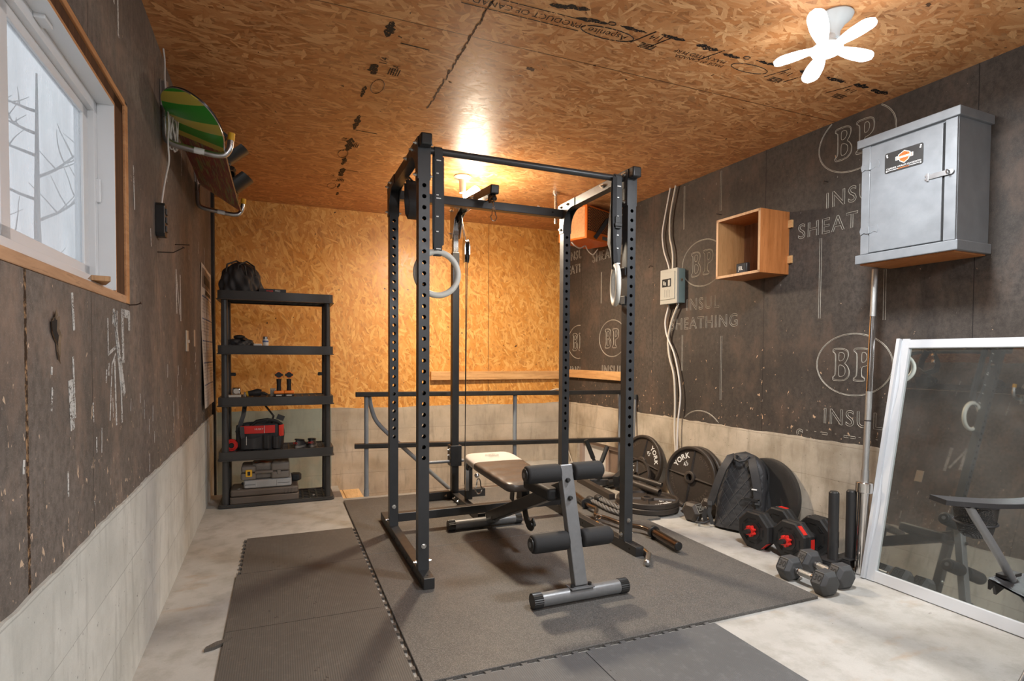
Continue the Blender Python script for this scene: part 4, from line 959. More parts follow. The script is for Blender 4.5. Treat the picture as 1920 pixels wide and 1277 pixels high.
# ================================================================ WEIGHT PLATES
def arc_text(mb, txt, R_, size, a_mid, m, th=.0012, outward=True, step=None, stretch=1.0):
    n = len(txt); st = step or size*.74/R_
    for i, ch in enumerate(txt):
        if ch == ' ': continue
        a = a_mid-(i-(n-1)/2)*st if outward else a_mid+(i-(n-1)/2)*st
        rot = a-PI/2 if outward else a+PI/2
        put_text(mb, ch, size, m @ T(R_*math.cos(a), R_*math.sin(a), 0) @ Rz(rot), th, stretch)
def iron_plate(name, r, th, mat, label, group=None, txt=None, num=None, turn=0.0, spokes=4, smooth_back=False, white=True):
    """disc in local XY, printed face towards +z"""
    t = thing(name, label, 'weight plate', mat, group)
    b = MB(); h = th/2; hub = r*.20; hole = .0255
    if smooth_back: prof = [(hole, -h), (hole, h*.5), (r*.80, h*.52), (r*.93, h*.75), (r, h*.55), (r, -h*.9), (r*.97, -h), (hole, -h)]
    else: prof = [(hole, -h), (hole, h), (hub*.92, h), (hub, h*.85), (hub*1.05, -h*.05), (r*.885, -h*.05), (r*.905, h*.82), (r*.93, h), (r*.975, h), (r, h*.7), (r, -h*.8), (r*.98, -h), (hole, -h)]
    b.lathe(prof, 72); b.build('disc', M['cast_iron'] if not smooth_back else simple('dark_smooth_iron', (.045, .042, .040), .42, .2, .2, 20, .25, 120), t, smooth=40, world=False)
    if not smooth_back:
        b = MB()
        for k in range(spokes):
            a = turn+2*PI*k/spokes; L0, L1 = hub*1.0, r*.89
            b.add([(L0, -.010, -h*.05), (L1, -.005, -h*.05), (L1, .005, -h*.05), (L0, .010, -h*.05), (L0, 0, h*.75), (L1, 0, h*.55)], [(0,1,5,4), (3,4,5,2), (0,4,3), (1,2,5)], Rz(a))
        b.build('rib', M['cast_iron'], t, smooth=0, world=False)
        z0 = -h*.05
        if txt:
            b = MB()
            BOLD[0] = .028
            for (tx, am, sz, outw) in txt[0]: arc_text(b, tx, r*.70, sz, am, T(0, 0, z0), .0022, outw)
            BOLD[0] = 0.0
            b.build('white_lettering' if white else 'cast_lettering', M['white_paint'] if white else simple('worn_cast_lettering', (.10, .085, .07), .5, .2), t, smooth=0, world=False)
            b = MB()
            for (tx, am, sz, outw) in txt[1]: arc_text(b, tx, r*.74, sz, am, T(0, 0, z0), .0028, outw, stretch=.9)
            if b.v: b.build('cast_lettering', simple('worn_cast_lettering_dark', (.135, .112, .092), .45, .25), t, smooth=0, world=False)
        if num:
            b = MB(); put_text(b, num[0], num[1], T(0, 0, z0) @ Rz(num[2]) @ T(0, num[3], 0), .0024); b.build('white_number', M['white_paint'] if white else M['print_line'], t, smooth=0, world=False)
    return t
def leaning(x, y, r, face_deg, lean_deg, spin=0):
    """disc standing on its rim at floor point (x, y); face normal horizontal heading face_deg, leaning back by lean_deg"""
    a = math.radians(face_deg); l = math.radians(lean_deg)
    n = Vector((math.cos(a)*math.cos(l), math.sin(a)*math.cos(l), math.sin(l)))
    up = Vector((-math.cos(a)*math.sin(l), -math.sin(a)*math.sin(l), math.cos(l))); rt = up.cross(n)
    m = Matrix((rt, up, n)).transposed().to_4x4(); m.translation = Vector((x, y, FZ))+up*r; return m @ Rz(spin)
d2 = math.radians
Y45 = lambda a1: ([('YORK', a1, .050, True)], [('BARBELL', a1+d2(92), .030, True), ('OLYMPIC', a1-d2(88), .030, True), ('STANDARD', a1+d2(180), .030, False)])
R45 = .2185
iron_plate('weight_plate', R45, .034, leaning(2.668, 3.755, R45, 187, 8, 0), 'large brown iron plate marked YORK 45 leaning on the concrete behind the smaller plate', txt=([('YORK', d2(30), .052, True)], [('BARBELL', d2(128), .030, True), ('OLYMPIC', d2(222), .030, True), ('STANDARD', d2(-50), .030, True)]), num=('45', .046, d2(-38), .100), turn=d2(80))
iron_plate('weight_plate', .132, .028, leaning(2.570, 3.690, .132, 190, 15, 0), 'smaller round iron plate marked YORK 25 leaning against the big plate', txt=([('YORK', d2(155), .036, True)], [('BARBELL', d2(60), .022, True)]), num=('25', .036, d2(62), .062), turn=d2(30), spokes=5)
iron_plate('weight_plate', R45, .034, leaning(2.648, 3.150, R45, 190, 7, 0), 'large iron plate marked YORK 45 leaning beside the black backpack, front one of the two', txt=([('YORK', d2(128), .052, True)], [('OLYMPIC', d2(38), .032, True), ('BARBELL', d2(-48), .030, True), ('STANDARD', d2(205), .030, True)]), num=('45', .046, d2(30), .100), turn=d2(-6))
iron_plate('weight_plate', R45, .034, leaning(2.686, 3.135, R45, 190, 7, 0), 'large iron plate hidden behind the YORK 45 plate beside the backpack, only its rim showing', turn=d2(20))
iron_plate('weight_plate', .224, .040, leaning(2.742, 2.555, .224, 181.5, 4, 0), 'smooth dark round plate leaning on the wall behind the black backpack', smooth_back=True)
for k, lb in enumerate(('lower one of two iron plates lying flat on the floor right of the rack', 'upper one of two iron plates lying flat on the floor right of the rack')):
    iron_plate('weight_plate', R45-.004*k, .036, T(2.365+.004*k, 3.235, .0205+.0365*k) @ Rz(.6), lb, txt=([('YORK', d2(250), .050, False)], [('BARBELL', d2(90), .030, True), ('OLYMPIC', d2(170), .030, True)]) if k else None, num=('45', .046, 0, -.10) if k else None, white=bool(k), turn=.4)

# twin handle tubes lying across the flat plates
t = thing('dip_attachment', 'pair of black steel tubes welded to a bracket, lying across the flat plates', 'dip handle', T(2.40, 3.55, .1))
for p0, p1, r in (((2.455, 3.66, .150), (2.600, 3.375, .108), .018), ((2.395, 3.64, .125), (2.500, 3.270, .087), .0245)):
    b = MB(); b.pipe(p0, p1, r, r*.78, 24); b.build('tube_handle', M['cast_iron'], t)
b = MB(); b.beam((2.36, 3.62, .10), (2.49, 3.69, .135), .05, .09); b.beam((2.42, 3.655, .02), (2.425, 3.66, .12), .05, .06); b.build('bracket', M['black_steel'], t, smooth=0, bev=.003)
# V handles on a floor frame
t = thing('landmine_stand', 'black floor frame with two upright V handles standing behind the right rear post', 'floor attachment', T(2.37, 3.9, FZ))
b = MB(); b.beam((2.325, 4.12, .018), (2.252, 3.50, .018), .05, .055); b.build('floor_beam', M['cast_iron'], t, smooth=0, bev=.003)
b = MB(); b.beam((2.33, 3.955, .03), (2.47, 3.90, .03), .04, .05); b.beam((2.398, 3.93, .04), (2.398, 3.93, .17), .045, .045); b.build('cross_beam', M['black_steel'], t, smooth=0, bev=.003)
for p0, p1 in (((2.385, 3.94, .15), (2.290, 3.95, .372)), ((2.402, 3.94, .13), (2.485, 3.95, .308))):
    b = MB(); b.cyl(p0, p1, .0135, 18); h_ = b.build('handle_tube', M['black_steel'], t)
    q0, q1 = Vector(p0), Vector(p1); b = MB(); b.cyl(q0+(q1-q0)*.35, q1+(q1-q0)*.03, .0185, 18); b.build('grip', M['rubber_black'], h_, smooth=40)
b = MB(); b.cyl((2.43, 3.84, .045), (2.545, 3.83, .045), .022, 18); b.build('roller_pad', M['rubber_black'], t, bev=.003)
t = thing('steel_plate', 'folded black steel foot plate lying on the floor beyond the right rear post', 'steel plate', T(2.52, 3.92, FZ))
b = MB(); b.box(2.44, 2.62, 3.86, 3.94, FZ, .004); b.box(2.46, 2.60, 3.98, 4.02, FZ, .05, None); b.build('bent_plate', M['black_steel'], t, smooth=0, bev=.003)

# ================================================================ BARS ON THE MAT
def bent(pts, r, n=14, k=2):
    P = [Vector(p) for p in pts]
    for _ in range(k):
        q = [P[0]]
        for a, c in zip(P[:-1], P[1:]): q += [a*.8+c*.2, a*.2+c*.8]
        q.append(P[-1]); P = q
    return P
t = thing('curl_bar', 'black zigzag curl bar with thick sleeves lying beside the right base of the rack', 'curl bar', T(1.95, 3.0, .03))
zz = [(1.995, 2.66, .026), (1.990, 2.745, .026), (1.915, 2.83, .030), (1.880, 2.98, .030), (1.868, 3.05, .030), (1.945, 3.19, .030), (1.952, 3.35, .026)]
b = MB(); b.tube(bent([(1.997, 2.655, .039), (1.990, 2.70, .039), (1.985, 2.765, .039), (1.905, 2.85, .042), (1.885, 3.00, .042), (1.850, 3.08, .040), (1.945, 3.20, .042), (1.940, 3.30, .039), (1.949, 3.36, .039)], .0135), .0135, 14); b.build('bent_shaft', simple('bronze_black_chrome', (.16, .12, .09), .22, .9, .1, 20), t)
for p0, p1, c0 in (((1.9955, 2.66, .039), (1.966, 2.405, .039), (1.998, 2.675, .026)), ((1.950, 3.36, .039), (1.996, 3.60, .039), (1.948, 3.345, .026))):
    b = MB(); b.cyl(p0, p1, .0245, 28); b.build('sleeve', simple('black_chrome_sleeve', (.10, .075, .06), .18, .9, .1, 20), t, bev=.002)
    d = (Vector(p1)-Vector(p0)).normalized(); b = MB(); b.cyl(Vector(p0)-d*.012, Vector(p0)+d*.010, .036, 28); b.build('collar', M['plastic_black'], t, bev=.003)
    b = MB(); b.cyl(Vector(p1)-d*.002, Vector(p1)+d*.003, .0215, 24); b.build('sleeve_end', M['plastic_black'], t, bev=.001)
t = thing('lat_bar', 'long chrome and copper toned lat pulldown bar with bent ends beside the rack base', 'pulldown bar', T(1.80, 2.95, .02))
P = bent([(1.885, 3.66, .022), (1.83, 3.58, .022), (1.806, 3.46, .022), (1.802, 2.95, .022), (1.797, 2.50, .022), (1.772, 2.40, .022), (1.700, 2.315, .018)], .0125)
b = MB(); b.tube(P, .0125, 16); sh_ = b.build('bar', M['chrome_warm'], t)
b = MB()
for y0, y1 in ((3.05, 3.22), (2.62, 2.78)): b = MB(); b.cyl((1.8025, y0, .022), (1.8005, y1, .022), .0129, 16); b.build('knurled_grip', M['knurl'], sh_)
b = MB(); b.tube([(1.775, 2.405, .022), (1.74, 2.365, .021), (1.706, 2.322, .019)], .0150, 14); b.sphere((1.700, 2.315, .019), .0175); b.build('end_sleeve', M['galv'], sh_)
b = MB(); b.cyl((1.802, 2.965, .022), (1.802, 2.935, .022), .020, 20); b.tube([(1.802+.0, 2.95, .045)]+[Vector((1.802+.02*math.sin(a), 2.95, .055+.016-.016*math.cos(a))) for a in [2*PI*i/12 for i in range(12)]], .004, 8); b.build('swivel', M['chrome'], t)
t = thing('rope_handle', 'twisted tricep rope with black end stops lying on the mat behind the curl bar', 'cable rope', T(2.08, 3.3, .02))
for side, P in enumerate(([(2.050, 3.455, .026), (2.045, 3.35, .026), (2.045, 3.22, .022), (2.062, 3.12, .022), (2.09, 3.05, .022)], [(2.125, 3.47, .026), (2.125, 3.38, .026), (2.130, 3.25, .022), (2.125, 3.13, .022), (2.09, 3.05, .022)])):
    P = [Vector(p) for p in P]; Q = []
    for i in range(len(P)-1):
        for k in range(10): Q.append(P[i].lerp(P[i+1], k/10))
    Q.append(P[-1])
    b = MB()
    for ph in (0, 2*PI/3, 4*PI/3):
        pts = []
        for i, p in enumerate(Q):
            a = ph+i*.55; pts.append(p+Vector((.0085*math.cos(a), 0, .0085*math.sin(a)+.002)))
        b.tube(pts, .0082, 7)
    rp = b.build('rope_strand', simple('grey_rope_%d' % side, (.14, .135, .13), .7, 0, .3, 200), t)
    p = Q[0]; b = MB(); b.lathe([(.001, 0), (.020, .002), (.024, .012), (.024, .050), (.017, .060), (.001, .061)], 24, T(p.x, p.y+.045, p.z+.003) @ Rx(PI/2)); b.build('end_stop', M['rubber_black'], t)
for (x, y, a, lb) in ((1.935, 3.70, .5, 'small steel hitch pin lying on the mat, nearer the bench roller'), (2.01, 3.72, .35, 'small steel hitch pin lying on the mat, further from the bench')):
    b = MB(); b.tube([(0, 0, .007), (.10, 0, .007), (.118, .006, .007), (.122, .03, .007)], .0045, 8); o = b.build('hitch_pin', M['zinc']); o.matrix_world = T(x-.04, y-.04, .002) @ Rz(a-1.2); tag(o, lb, 'pin')
# nylon cuff on the floor
t = thing('ankle_cuff', 'black nylon cuff strap curled on the floor right of the flat plates', 'cuff', T(2.585, 3.075, FZ))
b = MB(); b.ribbon([(2.585+.045*math.cos(a)*1.0, 3.060+.032*math.sin(a), FZ+.029) for a in [2*PI*i/24 for i in range(22)]], .055, (0, 0, 1), .007); b.build('cuff_band', M['nylon'], t, smooth=60)
b = MB(); b.ribbon([(2.55, 3.04, FZ+.03), (2.55, 3.00, FZ+.03), (2.57, 2.97, FZ+.02)], .03, (0, 0, 1), .004); b.build('cuff_tail', M['nylon'], t, smooth=60)

# ================================================================ DUMBBELLS
def hex_head(b, c, axis, R_, L):
    """bevelled hexagonal prism along axis centred at c"""
    axis = Vector(axis).normalized(); m, _ = frame(Vector(c)-axis*L/2, Vector(c)+axis*L/2)
    # orient hexagon flat on the floor
    up = Vector((0, 0, 1)); u = axis.cross(up).normalized(); w = axis.cross(u); m = Matrix((u, w, axis)).transposed().to_4x4(); m.translation = Vector(c)-axis*L/2
    pr = []
    for r, z in ((R_*.70, 0), (R_*.97, L*.20), (R_, L*.24), (R_, L*.76), (R_*.97, L*.80), (R_*.70, L)): pr.append([(r*math.cos(PI/3*i), r*math.sin(PI/3*i), z) for i in range(6)])
    vs = [p for rg in pr for p in rg]; fs = [(j*6+i, j*6+(i+1) % 6, (j+1)*6+(i+1) % 6, (j+1)*6+i) for j in range(5) for i in range(6)]+[tuple(range(6))[::-1], tuple(30+i for i in range(6))]
    b.add(vs, fs, m); return m
def hex_dumbbell(p0, p1, R_, L, mat, label, num, group=None):
    p0, p1 = Vector(p0), Vector(p1); d = (p1-p0).normalized(); c = (p0+p1)/2
    t = thing('hex_dumbbell', label, 'dumbbell', T(c.x, c.y, FZ), group)
    for p, sg in ((p0, -1), (p1, 1)):
        b = MB(); hex_head(b, p, d, R_, L); h = b.build('head', mat, t, smooth=0, bev=.003)
        u = d.cross(Vector((0, 0, 1))).normalized()
        # number plate on the upper slanted face
        for side in (1, -1):
            b = MB(); nrm = (u*side*math.cos(PI/6)+Vector((0, 0, 1))*math.sin(PI/6)); yv = nrm.cross(d)*side; yv = Vector((0, 0, 1))*math.cos(PI/6)-u*side*math.sin(PI/6); xv = yv.cross(nrm)
            m = Matrix((xv, yv, nrm)).transposed().to_4x4(); m.translation = p+nrm*(R_*.868)
            put_text(b, num, R_*.62, m, .0016)
            for q in ((-.42, .50, .42, .53), (-.42, -.53, .42, -.50)): b.prism([(q[0]*R_*.9, q[1]*R_*.8), (q[2]*R_*.9, q[1]*R_*.8), (q[2]*R_*.9, q[3]*R_*.8), (q[0]*R_*.9, q[3]*R_*.8)], 0, .0016, m)
            for xx in (-.40, .37): b.prism([(xx*R_*.95, -.42*R_), (xx*R_*.95+.03*R_, -.42*R_), (xx*R_*.95+.03*R_, .42*R_), (xx*R_*.95, .42*R_)], 0, .0016, m)
            b.build('raised_number', M['rubber_black'] if mat == M['rubber_grey'] else M['print_line'], h, smooth=0)
    a = p0+d*L*.5; e = p1-d*L*.5; n = 24; pts = [a.lerp(e, i/n) for i in range(n+1)]
    b = MB(); b.tube(pts, .015, 18, rs=[.0135+.0028*math.sin(PI*i/n) for i in range(n+1)]); b.build('handle', M['knurl'], t)
    b = MB()
    for f_ in (.06, .16, .84, .94): q = a.lerp(e, f_); b.cyl(q-d*.004, q+d*.004, .0172, 18)
    b.build('handle_ring', M['chrome'], t)
    return t
hex_dumbbell((2.262, 1.958, FZ+.054), (2.262, 1.768, FZ+.054), .062, .082, M['rubber_grey'], 'grey rubber hex dumbbell with chrome handle nearest the mat corner', '30')
hex_dumbbell((2.425, 1.985, FZ+.054), (2.400, 1.795, FZ+.054), .062, .082, M['rubber_grey'], 'grey rubber hex dumbbell with chrome handle behind its twin, nearer the mirror', '30')
hex_dumbbell((2.480, 2.895, FZ+.061), (2.660, 2.930, FZ+.061), .070, .090, M['cast_iron'], 'worn brown iron hex dumbbell marked 25 left of the backpack', '25')
# octagonal adjustable dumbbells
def oct_plate(b, x0, x1, y, z, R_, bevel=.008, turn=PI/8):
    m = Matrix(((0, 0, 1), (1, 0, 0), (0, 1, 0))).to_4x4(); m.translation = Vector((x0, y, z)); L = x1-x0; rg = []
    for r, zz in ((R_-bevel, 0), (R_, bevel*.8), (R_, L-bevel*.8), (R_-bevel, L)): rg.append([(r*math.cos(turn+PI/4*i), r*math.sin(turn+PI/4*i), zz) for i in range(8)])
    vs = [p for g in rg for p in g]; fs = [(j*8+i, j*8+(i+1) % 8, (j+1)*8+(i+1) % 8, (j+1)*8+i) for j in range(3) for i in range(8)]+[tuple(range(8))[::-1], tuple(24+i for i in range(8))]
    b.add(vs, fs, m)
def adjustable(x, y, label, ang=.10, inl=None):
    t = thing('adjustable_dumbbell', label, 'dumbbell', T(x, y, FZ) @ Rz(ang)); R_ = .1085; z = R_*.924
    for x0, dirn in ((0, 1), (.190, 1)):
        for k in range(2):
            b = MB(); oct_plate(b, x0+k*.040, x0+k*.040+.037, 0, z, R_); p = b.build('octagonal_plate', M['rubber_black'], t, smooth=0, world=False)
            for a in (inl[k] if x0 == 0 else inl[2+k]):
                b = MB(); q = T(0, 0, z) @ Rx(math.radians(a)); f_ = R_*.924
                b.box(x0+k*.040+.006, x0+k*.040+.032, -.026, .026, f_-.001, f_+.0015, q)
                b.build('red_inlay', M['red_plastic'], p, smooth=0, world=False)
        # recess ring and lines on the outer face
        xx = x0 if dirn else x0
        b = MB()
        for i in range(8):
            a = PI/4*i; q = T(xx-.001, 0, z) @ Rx(a)
            b.box(-.0012, .002, -.020, .020, .066, .070, q)
            if i % 2: b.box(-.0015, .002, -.013, .013, .054, .062, q)
        b.build('moulded_recess', M['hole'], t, smooth=0, world=False)
    b = MB(); b.cyl((-.050, 0, z), (.325, 0, z), .0135, 18); b.build('bar', M['plastic_black'], t, world=False)
    b = MB(); b.cyl((.082, 0, z), (.188, 0, z), .0175, 18); b.sphere((.175, 0, z), .024); b.sphere((.095, 0, z), .024); b.build('grip', M['rubber_black'], t, world=False)
    for xx, sg in ((-.028, 1), (.270, 1)):
        b = MB(); st_ = []
        for i in range(64): a = 2*PI*i/64; r = .0265+.0045*math.copysign(abs(math.cos(7*a))**.6, math.cos(7*a)); st_.append((r*math.cos(a), r*math.sin(a)))
        m = Matrix(((0, 0, 1), (1, 0, 0), (0, 1, 0))).to_4x4(); m.translation = Vector((xx, 0, z)); b.prism(st_, 0, .022, m); b.build('star_collar', M['red_plastic'], t, smooth=40, world=False)
    b = MB(); b.cyl((-.004, 0, z), (-.0012, 0, z), .048, 32); b.build('hub_disc', M['plastic_black'], t, world=False)
adjustable(2.430, 2.350, 'black octagonal adjustable dumbbell with red star collar standing right beside the backpack', .06, ((135,), (), (), (0,)))
adjustable(2.470, 2.150, 'black octagonal adjustable dumbbell with red inlays and star collar, nearest the twin tubes', .03, ((45,), (90,), (), (45,)))

# twin upright tubes
t = thing('plate_post_stand', 'pair of black upright tubes on square channel bases standing before the barbell', 'post attachment', T(2.58, 1.94, FZ))
for x, y, a in ((2.535, 1.940, .25), (2.640, 1.925, .12)):
    m = T(x, y, FZ) @ Rz(a)
    b = MB(); b.box(-.048, .048, -.026, .055, .058, .066, m); b.box(-.048, -.042, -.026, .055, 0, .058, m); b.box(.042, .048, -.026, .055, 0, .058, m); b.build('channel_base', M['black_steel'], t, smooth=0, bev=.003)
    b = MB(); b.cyl((x, y, FZ+.066), (x, y, .385), .0235, 28); b.build('tube', M['black_steel'], t)
    b = MB(); b.cyl((x, y, .385), (x, y, .392), .0215, 28, .018); b.build('tube_plug', M['plastic_black'], t)
    b = MB(); q = m @ Vector((-.0485, .01, .035)); b.cyl(q, m @ Vector((-.0520, .01, .035)), .009, 14); b.build('bolt', M['zinc'], t)
# barbell leaning upright
A_, B_ = Vector((2.640, 1.872, FZ+.002)), Vector((2.712, 1.880, 1.490)); dd = (B_-A_)
t = thing('barbell', 'chrome barbell standing upright, leaning under the grey cabinet', 'barbell', T(*A_))
L = dd.length; u = dd/L; P = lambda s_: A_+u*s_
b = MB(); b.cyl(P(0), P(.40), .025, 32); b.build('sleeve', M['chrome'], t, bev=.002)
b = MB(); b.cyl(P(.40), P(.452), .0385, 36); b.build('collar', M['chrome'], t, bev=.004)
b = MB(); b.cyl(P(.452), P(.51), .018, 20); b.cyl(P(.51), P(.90), .0145, 20); b.build('knurled_grip', M['knurl'], t)
b = MB(); b.cyl(P(1.27), P(L), .0145, 20); b.build('knurled_grip', M['knurl'], t)
b = MB(); b.cyl(P(.90), P(1.27), .0140, 20); b.build('shaft', M['chrome'], t)
b = MB(); b.cyl(P(.752), P(.758), .0148, 20); b.build('grip_mark', M['rubber_black'], t)

# ================================================================ BACKPACK
def rot_to(m): return m
bpm = T(2.535, 2.640, FZ+.004) @ Rz(math.radians(-68))     # local -y faces the room, x to its right
bpm = T(2.550, 2.598, FZ+.010) @ Rz(math.radians(-64)) @ Rx(math.radians(-10))
t = thing('backpack', 'black quilted backpack leaning against the smooth round plate', 'backpack', bpm)
def bp_w(v): return .150*(1-.10*v)*(1-max(0, (v-.72)/.28)**2.2*.62)
def bp_d(v): return (.070-.022*v)*(1-max(0, (v-.80)/.20)**2*.55)
Hb = .475
def bp_surf(u_, v):
    a = 2*PI*u_; ca, sa = math.cos(a), math.sin(a); w, dpt = bp_w(v), bp_d(v)
    x = w*math.copysign(abs(ca)**.55, ca); y = .070+dpt*math.copysign(abs(sa)**.62, sa)
    z = Hb*v
    if sa > -.2: wr = .008*math.sin(9*x/.1+14*v)+.006*math.sin(23*v+3*u_*6.28); y += wr*(.6+.4*sa); x += wr*.5
    if sa < -.5:   # quilted panel: diamonds
        p = (x*.7+z)/.082; q = (z-x*.7)/.082 if False else (z*1.0-x*1.35)/.095; p = (z+x*1.35)/.095
        e = min(abs(p-round(p)), abs(q-round(q))); y += -.0025*min(1, e/.12)
    return (x, y, z)
b = MB(); nu, nv = 160, 110; b.grid(lambda i, j: bp_surf(i, .012+.976*j), nu, nv)
# close top and bottom
for vv, r0 in ((.012, 0), (.988, nv)):
    base = r0*(nu+1); k = len(b.v); z = Hb*vv; b.v.append(Vector((0, .07, z+(.018 if vv > .5 else -.0)))); b.f += [(base+i, base+i+1, k) for i in range(nu)]
b.build('bag_body', M['nylon'], t, smooth=50, world=False)
# seams, zip, straps, handle, side pocket
b = MB()
for sgn in (1, -1):
    for k in range(-4, 10):
        run = []
        for i in range(61):
            x = -.105+.21*i/60; z = k*.085+sgn*x*1.45; v = z/Hb
            ok = .05 < v < .90 and abs(x) < bp_w(max(0, min(1, v)))*.80
            if ok: run.append((x, .070-bp_d(v)*(1-min(1, abs(x)/bp_w(v))**4*.35)-.0035, z))
            if (not ok or i == 60) and len(run) > 2: b.tube(run, .0016, 6); run = []
            elif not ok: run = []
b.build('quilt_stitching', simple('grey_black_piping', (.06, .06, .06), .6), t, world=False)
b = MB()
for off in (-.004, .012):
    b.tube([Vector(bp_surf(.25-.25*0+.02+off*0, v))*1 if False else Vector((bp_w(v)*1.01, .088+off, Hb*v)) for v in [i/24*.93+.02 for i in range(25)]], .0035, 6); b.tube([Vector((-bp_w(v)*1.01, .088+off, Hb*v)) for v in [i/24*.93+.02 for i in range(25)]], .0035, 6)
b.build('piping', M['rubber_black'], t, world=False)
for sg in (-1, 1):
    b = MB(); P = [(sg*.045, .045, .455), (sg*.062, .000, .44), (sg*.092, -.018, .36), (sg*.115, -.022, .27), (sg*.122, -.016, .19)]
    if sg < 0: P = [(-.045, .045, .455), (-.066, .000, .44), (-.100, -.016, .36), (-.125, -.020, .27), (-.145, -.018, .19), (-.160, -.015, .14)]
    b.ribbon(P, .046, [Vector((1, .15*sg, .3*sg)) for _ in P], .013); b.build('shoulder_strap', M['nylon'], t, smooth=60, world=False)
    e = P[-1]; b = MB(); b.ribbon([e, (e[0]+sg*.006, -.010, e[2]-.06), (e[0]-sg*.01, .02, e[2]-.13)], .024, (1, 0, .2), .003); b.box(e[0]-.014, e[0]+.014, e[1]-.012, e[1]+.004, e[2]-.012, e[2]+.014); b.build('strap_webbing', M['webbing'], t, smooth=30, world=False)
b = MB(); b.tube([(-.035, .03, .452), (-.040, .005, .455), (-.028, -.020, .43), (0, -.026, .42), (.028, -.020, .43), (.04, .005, .455), (.035, .03, .452)], .0075, 10); b.build('grab_handle', M['nylon'], t, world=False)
b = MB(); b.box(.085, .115, -.034, -.028, .262, .270); b.build('white_tag', M['white_paint'], t, smooth=0, world=False)
b = MB(); b.box(.045, .125, -.033, -.020, .195, .212); b.cyl((.03, -.028, .20), (.135, -.030, .212), .004, 8); b.build('chest_buckle', M['plastic_black'], t, smooth=0, bev=.003, world=False)
b = MB(); b.grid(lambda i, j: (.118+.055*math.sin(PI*i)*(1-.5*j)+.004*math.sin(19*i+9*j), .045+.125*i, .03+.24*j+.02*math.sin(PI*i)), 24, 20); b.build('side_pocket', M['nylon'], t, smooth=60, world=False)
b = MB(); b.tube([(-.17, .02, .03), (-.19, -.02, .012), (-.235, -.035, .010), (-.25, .02, .012), (-.245, .03, .06)], .006, 8); b.ribbon([(-.185, -.01, .10), (-.20, .0, .055), (-.19, .01, .02)], .03, (1, 0, 0), .004); b.build('loose_strap', M['nylon'], t, smooth=60, world=False)

# ================================================================ MIRROR DOOR
mn = Vector((-0.98142, -0.00665, 0.19175)).normalized(); BL = Vector((2.603, 1.836, FZ+.003))
tx = Vector((0, 0, 1)).cross(mn).normalized(); tx = -tx if tx.y > 0 else tx; up = mn.cross(tx) if mn.cross(tx).z > 0 else tx.cross(mn)
mm = Matrix((tx, up, tx.cross(up))).transposed().to_4x4(); mm.translation = BL     # local x along floor towards the camera, y up the glass, z = facing
fs_ = 1 if tx.cross(up).dot(mn) > 0 else -1
t = thing('mirror_door', 'tall white framed sliding mirror door leaning against the right wall', 'mirror', mm)
Wm, Hm = 1.02, 1.178
def zb(a, c): return (min(a*fs_, c*fs_), max(a*fs_, c*fs_))
b = MB(); b.box(.055, Wm-.055, .050, Hm-.042, *zb(-.016, -.010)); b.build('mirror_glass', M['mirror'], t, smooth=0, world=False)
b = MB(); b.box(.045, Wm-.045, .0, .052, *zb(-.026, .002)); b.build('bottom_rail', M['white_frame'], t, smooth=0, bev=.003, world=False)
b = MB(); b.box(.028, Wm-.02, Hm-.046, Hm-.004, *zb(-.026, .002)); b.build('top_rail', M['white_frame'], t, smooth=0, bev=.003, world=False)
# stile with scooped finger pulls
def stile(x0, sg):
    b = MB(); n = 90
    def fn(i, j):
        y = Hm*j
        def scoop(yc, L): 
            d = abs(y-yc)/L; return 0 if d > 1 else (math.cos(PI*d)+1)/2
        sc_ = max(scoop(Hm*.80, .22), scoop(Hm*.28, .24))
        prof = [(0, -.026), (0, .012), (.016, .014), (.018, -.002), (.020+.014*sc_, -.004), (.024+.016*sc_, .003), (.058, .003), (.060, -.016), (.060, -.026), (0, -.026)]
        p = prof[min(9, int(round(i*9)))]; return (x0+sg*p[0], y, p[1]*fs_)
    b.grid(fn, 9, n); o = b.build('stile', M['white_frame'], t, smooth=30, world=False)
stile(0, 1); stile(Wm, -1)
# ================================================================ GREY CABINET ON THE RIGHT WALL
t = thing('wall_cabinet', 'grey painted wooden wall cabinet with hasp and black licence plate', 'cabinet', on_right(1.675, 1.505))
# local: x -> away from camera along wall (+y), y -> out from wall, z up
b = MB(); b.box(-.205, .205, .0, .232, .03, .560); b.build('body', M['grey_cabinet'], t, smooth=0, bev=.002, world=False)
b = MB(); b.box(-.218, .222, -.0, .252, .553, .592); b.build('top_moulding', M['grey_cabinet'], t, smooth=0, bev=.003, world=False)
b = MB(); b.box(-.218, .222, .0, .250, .0, .042); b.build('bottom_moulding', M['grey_cabinet'], t, smooth=0, bev=.003, world=False)
b = MB(); b.box(-.200, .205, .01, .235, -.006, .0); b.build('underside', M['teak'], t, smooth=0, world=False)
for xa, xb in ((-.203, -.158), (.163, .203)):
    b = MB(); b.box(xa, xb, .232, .240, .045, .552); b.build('stile', M['grey_cabinet'], t, smooth=0, bev=.0015, world=False)
b = MB(); b.box(-.150, .160, .232, .243, .048, .545); door = b.build('door', M['grey_cabinet'], t, smooth=0, bev=.002, world=False)
b = MB(); b.box(-.1585, -.1500, .2322, .236, .048, .545); b.build('door_gap', M['hole'], t, smooth=0, world=False)
